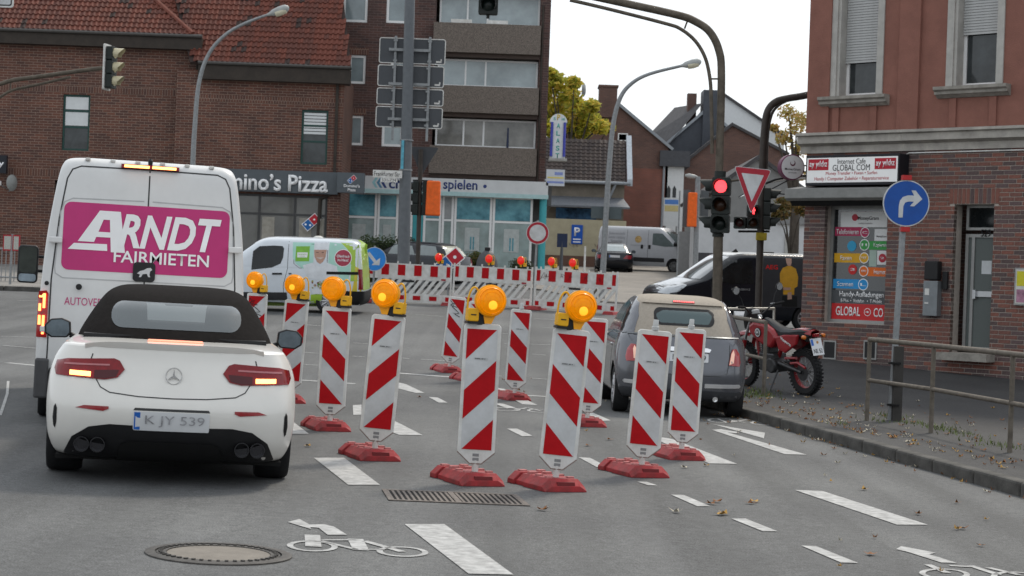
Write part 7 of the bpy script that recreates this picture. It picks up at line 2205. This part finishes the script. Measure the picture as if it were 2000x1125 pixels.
MB().tube([(-.3, .05, cr.z + .2), (-.3, .05, cr.z + 2.2)], .04).tube([(-.3, .05, cr.z + 2.2), (-3.0, .05, cr.z + 2.2), (-3.0, .05, gz(-12, 41) )], .06).obj('hanger', rust, t)

# near mast with red signal, yield sign and hanging signal
Y5 = 33.0
ps = smooth_pts([W(px, py, Y5) for px, py in ((1397, 720), (1401, 560), (1405, 330), (1409, 150), (1404, 98), (1386, 62), (1358, 42), (1322, 29), (1200, 2), (1090, -22), (955, -52))])
b0 = ps[0].copy(); b0.z = gz(b0.x, Y5) + .11; ps[0] = b0
t = thing('signal_mast', 'tall curved mast arm carrying the red traffic light at the right kerb', 'traffic light', b0)
n = len(ps)
MB().tube(rel(ps, b0), [.085 if (p - b0).z < 2.6 else .068 for p in ps], 14).obj('mast_arm', rust, t, smooth=True)
ps2 = smooth_pts([W(px, py, Y5) for px, py in ((1391, 300), (1389, 190), (1386, 150), (1377, 112), (1358, 80), (1330, 57), (1300, 46), (1190, 18), (1113, 0))])
MB().tube(rel(ps2, b0), .032, 10).tube([W(1337, 56, Y5) - b0, W(1344, 37, Y5) - b0], .016).tube([W(1387, 154, Y5) - b0, W(1406, 154, Y5) - b0], .016).obj('brace_tube', rust, t, smooth=True)
e = W(1405, 455, Y5 - .22) - b0
signal_head(t, Matrix.Translation(e) @ Matrix.Rotation(R(-14), 4, 'Z'), 3, 0, 1.04)
e2 = W(1389, 455, Y5 + .02) - b0
signal_head(t, Matrix.Translation(e2) @ Matrix.Rotation(R(-100), 4, 'Z'), 3, None, 1.04)
MB().lathe([(.1, -.06), (.1, .0)], e + Vector((0, .2, 0)), n=16).lathe([(.1, 0), (.1, .1)], e + Vector((0, .2, .98)), n=16).obj('signal_bracket', sig_b, t)
e = W(953, 28, Y5) - b0
signal_head(t, Matrix.Translation(e), 3, None, 1.1, name='hanging_signal')
MB().tube([e + Vector((0, .08, -.06)), e + Vector((0, .08, .02))], .03).tube([e + Vector((0, .08, 1.0)), e + Vector((0, .08, 1.2))], .03).obj('hanger', sig_b, t)
yc = [W(px, py, Y5 - .4) for px, py in ((1434, 324), (1507, 332), (1467, 418))]
cy = sum(yc, Vector()) / 3
t = thing('yield_sign', 'red and white yield sign beside the red traffic light', 'sign', (cy.x, cy.y, 0))
def tri(s, y0, y1, r=.05):
    out = []
    P = [Vector((p.x - cy.x, p.z)) * 1 for p in yc]
    cc = sum(P, Vector((0, 0))) / 3
    P = [cc + (p - cc) * s for p in P]
    for i in range(3):
        p, a, b_ = P[i], P[i - 1], P[(i + 1) % 3]
        u = (a - p).normalized() * r * s; v = (b_ - p).normalized() * r * s
        out += [tuple(p + u), tuple(p + (u + v) * .25), tuple(p + v)]
    return MB().prism(out, 'xz', y0, y1)
tri(1.0, 0, .02).obj('plate', white_r, t); tri(.965, -.004, -.001).obj('red_border', mat('sign_red', (.34, .015, .03), .45), t); tri(.60, -.008, -.005, .02).obj('white_face', white_r, t)
MB().tube([(-.25, .1, cy.z + .05), (.1, .04, cy.z + .12)], .02).tube([(-.25, .1, cy.z + .05), (-.55, .35, cy.z + .02)], .02).obj('bracket', rust, t)

# pedestrian signal mast further back
Y6 = 40.0
ps = smooth_pts([W(px, py, Y6) for px, py in ((1480, 650), (1484, 500), (1489, 330), (1493, 255), (1499, 218), (1515, 199), (1540, 192), (1570, 187), (1640, 172))])
b0 = ps[0].copy(); b0.z = gz(b0.x, Y6); ps[0] = b0
t = thing('signal_mast', 'brown mast with red pedestrian signal in front of the grey shed', 'traffic light', b0)
MB().tube(rel(ps, b0), .075, 12).obj('mast_arm', pole_m, t, smooth=True)
ps2 = smooth_pts([W(px, py, Y6) for px, py in ((1497, 330), (1500, 260), (1508, 222), (1522, 205), (1535, 198))])
MB().tube(rel(ps2, b0), .03, 8).obj('brace_tube', pole_m, t, smooth=True)
e = W(1470, 447, Y6 - .2) - b0
hd_ = signal_head(t, Matrix.Translation(e), 2, None, .82)
c_ = e + Vector((0, -.055, .82 * .31 * 1.5))
mn = MB(); mn.T = Matrix.Translation(c_)
mn.lathe([(.018, -.006), (.018, 0)], (0, 0, .058), (0, 1, 0), 12).prism([(-.03, .035), (.03, .035), (.038, -.01), (.02, -.01), (.02, -.075), (.004, -.075), (.0, -.02), (-.004, -.075), (-.02, -.075), (-.02, -.01), (-.038, -.01)], 'xz', -.006, 0)
mn.obj('red_figure', redlit, hd_)
e = W(1444, 447, Y6 - .2) - b0
signal_head(t, Matrix.Translation(e) @ Matrix.Rotation(R(-15), 4, 'Z'), 1, None, .82)
e = W(1504, 449, Y6) - b0
signal_head(t, Matrix.Translation(e) @ Matrix.Rotation(R(80), 4, 'Z'), 3, None, .95)
MB().tube([W(1442, 452, Y6) - b0, W(1503, 452, Y6) - b0], .025).obj('bracket', black, t)
c_ = W(1487, 462, Y6 - .12) - b0
MB().box(c_, (.22, .12, .16)).obj('push_button_box', mat('button_yellow', (.33, .25, .02), .6, var=.3, scale=20), t, bevel=.01)

# covered signal far behind
Y7 = 61.0
b0 = W(1358, 540, Y7); b0.z = gz(b0.x, Y7)
t = thing('signal_post', 'grey signal post with orange covered head beyond the red traffic light', 'traffic light', b0)
tp = W(1363, 345, Y7) - b0
MB().tube([(0, 0, 0), tp], .085, 12).obj('post', galv, t, smooth=True)
c0, c1 = W(1341, 443, Y7) - b0, W(1361, 377, Y7) - b0
MB().box(((c0.x + c1.x) / 2, -.15, (c0.z + c1.z) / 2), (c1.x - c0.x, .35, c1.z - c0.z), top=(.95, .9)).obj('orange_cover', orange_c, t, bevel=.03)
MB().bx(c0.x - .12, c0.x + .1, .1, .3, c0.z, c1.z + .1).bx(c1.x + .15, c1.x + .4, .1, .3, c0.z + .3, c1.z + .1).obj('signal_backs', mat('signal_back_grey', (.09, .1, .105), .5), t)
MB().lathe([(.03, 0), (.07, .12), (.08, .3), (.03, .42)], tp + Vector((-.0, 0, -.02)), (-1, 0, .12), 12).obj('lamp_head', MATS['lamp_head_grey'], t, smooth=True)

# round signs
def round_sign(name, label, c, r, face, ring, rw, parts, pole_to, pole_m_, prad=.03, lean=0):
    t = thing(name, label, 'sign', (c.x, c.y, 0))
    MB().lathe([(r, 0), (r, .02)], (0, 0, c.z), (0, 1, 0), 40).obj('plate', ring, t)
    MB().lathe([(r - rw, -.004), (r - rw, -.001)], (0, 0, c.z), (0, 1, 0), 40).obj('face', face, t)
    for nm, poly, m in parts:
        MB().prism([(x * r, c.z + z * r) for x, z in poly], 'xz', -.008, -.005).obj(nm, m, t)
    MB().tube([(pole_to, .06, gz(c.x, c.y)), (0, .06, c.z + r + .04)], prad, 12).obj('pole', pole_m_, t, smooth=True)
    return t
c = W(1050, 455, 54)
t = round_sign('no_vehicles_sign', 'round white sign with red ring on a post behind the barriers', c, .325, mat('sign_red', (.34, .015, .03), .45), white_r, .018, [], -.06, galv)
MB().lathe([(.235, -.008), (.235, -.005)], (0, 0, c.z), (0, 1, 0), 40).obj('white_centre', white_r, t)
c = W(731, 506, 52.2)
round_sign('keep_right_sign', 'round blue sign with white diagonal arrow at the left barrier end', c, .33, mat('sign_bright_blue', (.02, .21, .6), .4), white_r, .016,
           [('arrow_shaft', [(-.62, .42), (-.42, .6), (.18, -.12), (-.02, -.3)], white_r), ('arrow_head', [(.45, -.5), (.5, .12), (.32, -.02), (-.1, -.38), (-.2, -.5)], white_r)], 0, galv)
c = G(1748, 822, .115)
c = W(1770, 397, c.y)
pts_a = [(-.36, -.62), (-.12, -.62), (-.12, -.1), (-.05, .06), (.1, .12), (.22, .12), (.22, -.0), (.08, -.18)]
arrow = [(-.32, -.62), (-.14, -.62), (-.12, -.12), (-.05, .03), (.1, .08), (.32, .08), (.16, -.12), (.34, -.12), (.68, .2), (.38, .56), (.2, .56), (.32, .34), (.05, .34), (-.16, .26), (-.28, .1), (-.32, -.12)]
t = round_sign('turn_right_sign', 'large round blue sign with white right-turn arrow by the railing', c, .29, mat('sign_deep_blue', (.005, .065, .30), .4), white_r, .014, [('arrow', arrow, white_r)], -.09, galv, .04)
for z_ in (.32, -.325): MB().box((0, .04, c.z + z_), (.11, .12, .06)).obj('red_clamp', mat('clamp_red', (.4, .02, .02), .5), t)
g = G(1752, 822, .115)
t = thing('timber_post', 'short dark square post strapped to the blue sign pole', 'post', (g.x - .02, g.y - .05, g.z))
MB().bx(-.055, .055, -.055, .055, 0, .93).obj('post', mat('dark_post', (.04, .037, .034), .7, var=.2), t)
for z in (.2, .45, .72): MB().lathe([(.085, -.012), (.085, .012)], (-.04, .0, z), n=14).obj('strap', blackm, t)

# kerbside railings
def railing(label, posts, h_=1.0, m=railm, r=.027, mid=.5, ext=None, name='railing', top_r=None):
    t = thing(name, label, 'railing', posts[0])
    P = [p - posts[0] for p in posts]
    for p in P: MB().tube([p - Vector((0, 0, .05)), p + Vector((0, 0, h_))], r, 12).obj('post', m, t, smooth=True)
    Q = P + ([ext - posts[0]] if ext else [])
    for a, b_ in zip(Q, Q[1:]):
        MB().tube([a + Vector((0, 0, h_)), b_ + Vector((0, 0, h_))], top_r or r * 1.1, 12).obj('top_rail', m, t, smooth=True)
        MB().tube([a + Vector((0, 0, h_ * mid)), b_ + Vector((0, 0, h_ * mid))], r * .95, 12).obj('middle_rail', m, t, smooth=True)
    return t
p1, p2, p3 = G(1693, 822, .115), G(1818, 846, .115), G(1972, 884, .115)
railing('weathered tubular railing along the kerb by the blue arrow sign', [p1, p2, p3], ext=p3 + (p3 - p2) * 1.0)
q1 = G(1491, 772, .115)
q2 = Vector((q1.x - .42, q1.y + 2.4, 0)); q2.z = gz(q2.x, q2.y) + .115
q3 = Vector((q1.x - .75, q1.y + 4.6, 0)); q3.z = gz(q3.x, q3.y) + .115
railing('weathered tubular railing behind the small grey car and motorcycle', [q1, q2, q3], h_=1.06)
a, b = W(1410, 600, 37.0), W(1512, 604, 38.0)
a.z = gz(a.x, a.y) + .1; b.z = gz(b.x, b.y) + .1
railing('pale two-bar railing across the kerb in front of the dark van', [a, (a + b) / 2, b], h_=.84, m=mat('pale_rail', (.5, .48, .43), .5, .2), r=.024, mid=.68)
g = G(1462, 735, .115)
t = thing('utility_cabinet', 'small pale grey utility cabinet behind the motorcycle', 'cabinet', (W(1458, 690, 31.5).x, 31.5, gz(4, 31.5) + .11))
MB().bx(-.2, .2, -.12, .12, 0, .95).obj('case', mat('cabinet_grey', (.26, .255, .24), .7, var=.1), t, bevel=.015)
MB().prism([(-.14, .952), (.14, .952), (.14, 1.08), (-.14, 1.02)], 'yz', -.22, .22).obj('lid', mat('lid_pale', (.5, .5, .5), .5), t, bevel=.01)

# projecting arcade sign and board
c = W(1090, 265, 73)
t = thing('arcade_sign', 'white projecting sign with blue columns and vertical letters PALAST', 'shop sign', (c.x, 73, c.z))
u = 73 / F_PX
MB().prism([(-15 * u, -44 * u), (15 * u, -44 * u), (15 * u, 26 * u)] + arc(0, 26 * u, 17 * u, 0, 180, 12) + [(-15 * u, 26 * u)], 'xz', 0, .3).obj('panel', mat('palast_white', (.6, .62, .62), .5), t)
for x in (-12.5, 12.5): MB().tube([(x * u, -.06, -41 * u), (x * u, -.06, 26 * u)], 2.6 * u, 12).obj('blue_column', mat('palast_blue', (.05, .06, .35), .4), t, smooth=True)
for k, ch in enumerate('PALAST'):
    text('letter', ch, mat('palast_gold', (.6, .42, .05), .5) if k == 0 else mat('palast_green', (.05, .35, .3), .5), t, (0, -.003, (34 - k * 14.6 + (2 if k == 0 else 0)) * u), (7 if k else 6) * u, (9.5 if k else 11) * u, .02, depth=.006)
text('letter', 'S', mat('palast_green', (.05, .35, .3), .5), t, (-8 * u, -.003, 33 * u), 4 * u, 6 * u, .01, depth=.006)
text('letter', 'iel', mat('palast_green', (.05, .35, .3), .5), t, (9 * u, -.003, 33 * u), 6 * u, 6 * u, .01, depth=.006)
MB().bx(-17 * u, 19 * u, -.1, .4, -50 * u, -44.5 * u).obj('base', concrete, t, bevel=.02)
c = W(1085, 347, 73)
t = thing('sign_board', 'small pale board with yellow stripe below the projecting arcade sign', 'shop sign', (c.x, 73, c.z))
MB().bx(-18 * u, 18 * u, 0, .15, -16 * u, 16 * u).obj('board', mat('board_pale', (.5, .52, .55), .5, var=.05), t)
MB().bx(-16 * u, 16 * u, -.005, -.001, -1.5 * u, 1.5 * u).obj('yellow_stripe', mat('stripe_yellow', (.6, .5, .15), .5), t)
MB().bx(-16 * u, 16 * u, -.005, -.001, -11 * u, -7 * u).bx(-2 * u, 14 * u, -.005, -.001, 5 * u, 11 * u).obj('blue_print', mat('print_blue', (.2, .25, .5), .5), t)

# things behind the barriers
c = W(884, 502, 53)
t = thing('pizza_board', 'red diamond board with domino mark behind the left barrier lamp', 'sign', (c.x, 53, 0))
domino_logo(t, -.07, c.z - .12, .36, 0)
MB().tube([(-.1, .03, gz(c.x, 53)), (-.1, .03, c.z - .1)], .025).obj('post', galv, t)
c = W(951, 520, 62)
t = thing('domed_container', 'dark grey domed container behind the middle barrier board', 'container', (c.x, 62, gz(c.x, 62)))
zt = W(951, 489, 62).z - gz(c.x, 62)
MB().lathe([(.36, 0), (.37, zt * .55), (.34, zt * .75), (.25, zt * .9), (.12, zt * .985), (.001, zt)], n=28).obj('shell', mat('container_grey', (.07, .072, .078), .6, var=.15), t, smooth=True)
MB().bx(-.09, .09, -.09, .09, zt - .01, zt + .1).obj('lifting_knob', black, t, bevel=.02)
for px, y_, lb, m, r, h_, nm in ((1105, 60, 'weathered wooden bollard behind the right barrier, the left one', rust, .055, .95, 'wooden_bollard'), (1164, 60, 'weathered wooden bollard beside the lamp pole beyond the barrier', rust, .055, .95, 'wooden_bollard'), (1141, 70, 'thin white marker post beyond the barriers', white_f, .04, 1.5, 'marker_post'), (1322, 64, 'thin grey pole standing in front of the parked van', galv, .028, 3.6, 'thin_pole')):
    p = W(px, 540, y_)
    t = thing(nm, lb, 'post', (p.x, y_, gz(p.x, y_)))
    MB().tube([(0, 0, 0), (0, 0, h_)], r, 10).obj('shaft', m, t, smooth=True)
    MB().lathe([(r * 1.1, h_), (r * 1.05, h_ + .02), (.001, h_ + .035)], n=12).obj('cap', m, t)

# ------------------------------------------------------------------ trees and hedges
def foliage(mb, centre, rad, n, size, nm=3):
    for _ in range(n):
        d = Vector((random.gauss(0, 1), random.gauss(0, 1), random.gauss(0, 1))).normalized()
        r = random.random() ** .45
        p = Vector(centre) + Vector((d.x * rad[0], d.y * rad[1], d.z * rad[2])) * r
        a = Vector((random.gauss(0, 1), random.gauss(0, 1), random.gauss(0, .7))).normalized()
        b = a.orthogonal().normalized()
        s = size * random.uniform(.6, 1.4)
        mb.mi = random.randrange(nm)
        mb.add([p - a * s, p - b * s * .5, p + a * s, p + b * s * .5], [(0, 1, 2, 3)])
def leaf_mats(nm, cols):
    out = []
    for i, c_ in enumerate(cols):
        m = mat('%s_%d' % (nm, i), c_, .7, var=.3, scale=3)
        nt = m.node_tree
        tr = nt.nodes.new('ShaderNodeBsdfTranslucent'); mx = nt.nodes.new('ShaderNodeMixShader'); mx.inputs[0].default_value = .45
        p = nt.nodes['Principled BSDF']
        nt.links.new(p.inputs['Base Color'].links[0].from_socket, tr.inputs['Color'])
        nt.links.new(p.outputs[0], mx.inputs[1]); nt.links.new(tr.outputs[0], mx.inputs[2])
        nt.links.new(mx.outputs[0], nt.nodes['Material Output'].inputs['Surface'])
        out.append(m)
    return out
def tree(label, base, h, clumps, size, per, cols, nm, sparse=False):
    t = thing('tree', label, 'tree', base)
    top = Vector((0, 0, h * .62))
    MB().tube([(0, 0, -.2), (.05, .05, h * .3), top], [h * .028, h * .02, h * .012], 10).obj('trunk', mat('bark', (.06, .05, .04), .9, var=.3), t, smooth=True)
    lm = MB(); cr = MB()
    for (cx, cy_, cz, r) in clumps:
        st_ = Vector((0, 0, h * random.uniform(.25, .55)))
        lm.tube([st_, (st_ + Vector((cx, cy_, cz))) / 2 + Vector((0, 0, .2)), (cx, cy_, cz)], [h * .01, h * .006, h * .002], 6)
        foliage(cr, (cx, cy_, cz), (r, r, r * .8), per, size, len(cols))
    lm.obj('limbs', MATS['bark'], t, smooth=True)
    cr.obj('crown', leaf_mats(nm, cols), t, fix=False)
    return t
random.seed(11)
Yt = 105
def crown(pxs, Y, base, k=1):
    out = []
    for px, py, r in pxs:
        p = W(px, py, Y); out.append((p.x - base.x, random.uniform(-1.2, 1.2), p.z - base.z, r / F_PX * Y))
    return out
b = W(1110, 400, Yt); b.z = gz(b.x, Yt)
tree('yellow-green autumn tree beside the apartment block above the low garage', b, 11, crown([(1085, 160, 24), (1110, 185, 28), (1085, 205, 26), (1130, 215, 28), (1150, 235, 24), (1105, 240, 28), (1170, 250, 20), (1080, 250, 24), (1135, 258, 22), (1190, 248, 12), (1155, 210, 16), (1075, 145, 14), (1120, 165, 15), (1060, 230, 24), (1060, 180, 24)], Yt, b), .16, 420, [(.62, .53, .06), (.46, .45, .06), (.28, .31, .045), (.72, .54, .1)], 'autumn_leaf')
b = W(1548, 480, 66); b.z = gz(b.x, 66)
tree('thin orange autumn tree between the mast and the corner building', b, 8.5, crown([(1535, 225, 22), (1552, 250, 24), (1530, 270, 18), (1560, 290, 22), (1545, 320, 20), (1570, 230, 20), (1520, 245, 10), (1562, 340, 18)], 66, b), .085, 150, [(.5, .32, .1), (.42, .30, .1), (.34, .3, .08)], 'orange_leaf')
b = W(1545, 480, 58); b.z = gz(b.x, 58)
tree('low bronze shrub under the arched canopy by the corner', b, 3.2, crown([(1520, 400, 16), (1545, 395, 18), (1535, 415, 18), (1560, 410, 18), (1515, 420, 12)], 58, b), .07, 260, [(.13, .09, .03), (.09, .09, .025), (.18, .11, .03)], 'bronze_leaf')
def hedge(label, x0, x1, ytop, Y, cols, d=.5):
    a, b = W(x0, 520, Y), W(x1, 520, Y)
    g = gz(a.x, Y) + .12
    zt = W((x0 + x1) / 2, ytop, Y).z - g
    t = thing('hedge', label, 'hedge', ((a.x + b.x) / 2, Y, g))
    hw = (b.x - a.x) / 2
    m = MB()
    n = max(3, int(hw * 2 / .45))
    for i in range(n):
        for j in range(max(2, int(zt / .4))):
            cx = -hw + .22 + (2 * hw - .44) * i / max(1, n - 1)
            cz = .25 + (zt - .5) * j / max(1, max(2, int(zt / .4)) - 1) + random.uniform(-.06, .06)
            foliage(m, (cx, random.uniform(-.1, .1), cz), (.3, d, .3), 330, .04, len(cols))
    m.obj('leaves', leaf_mats('hedge%d' % x0, cols), t, fix=False)
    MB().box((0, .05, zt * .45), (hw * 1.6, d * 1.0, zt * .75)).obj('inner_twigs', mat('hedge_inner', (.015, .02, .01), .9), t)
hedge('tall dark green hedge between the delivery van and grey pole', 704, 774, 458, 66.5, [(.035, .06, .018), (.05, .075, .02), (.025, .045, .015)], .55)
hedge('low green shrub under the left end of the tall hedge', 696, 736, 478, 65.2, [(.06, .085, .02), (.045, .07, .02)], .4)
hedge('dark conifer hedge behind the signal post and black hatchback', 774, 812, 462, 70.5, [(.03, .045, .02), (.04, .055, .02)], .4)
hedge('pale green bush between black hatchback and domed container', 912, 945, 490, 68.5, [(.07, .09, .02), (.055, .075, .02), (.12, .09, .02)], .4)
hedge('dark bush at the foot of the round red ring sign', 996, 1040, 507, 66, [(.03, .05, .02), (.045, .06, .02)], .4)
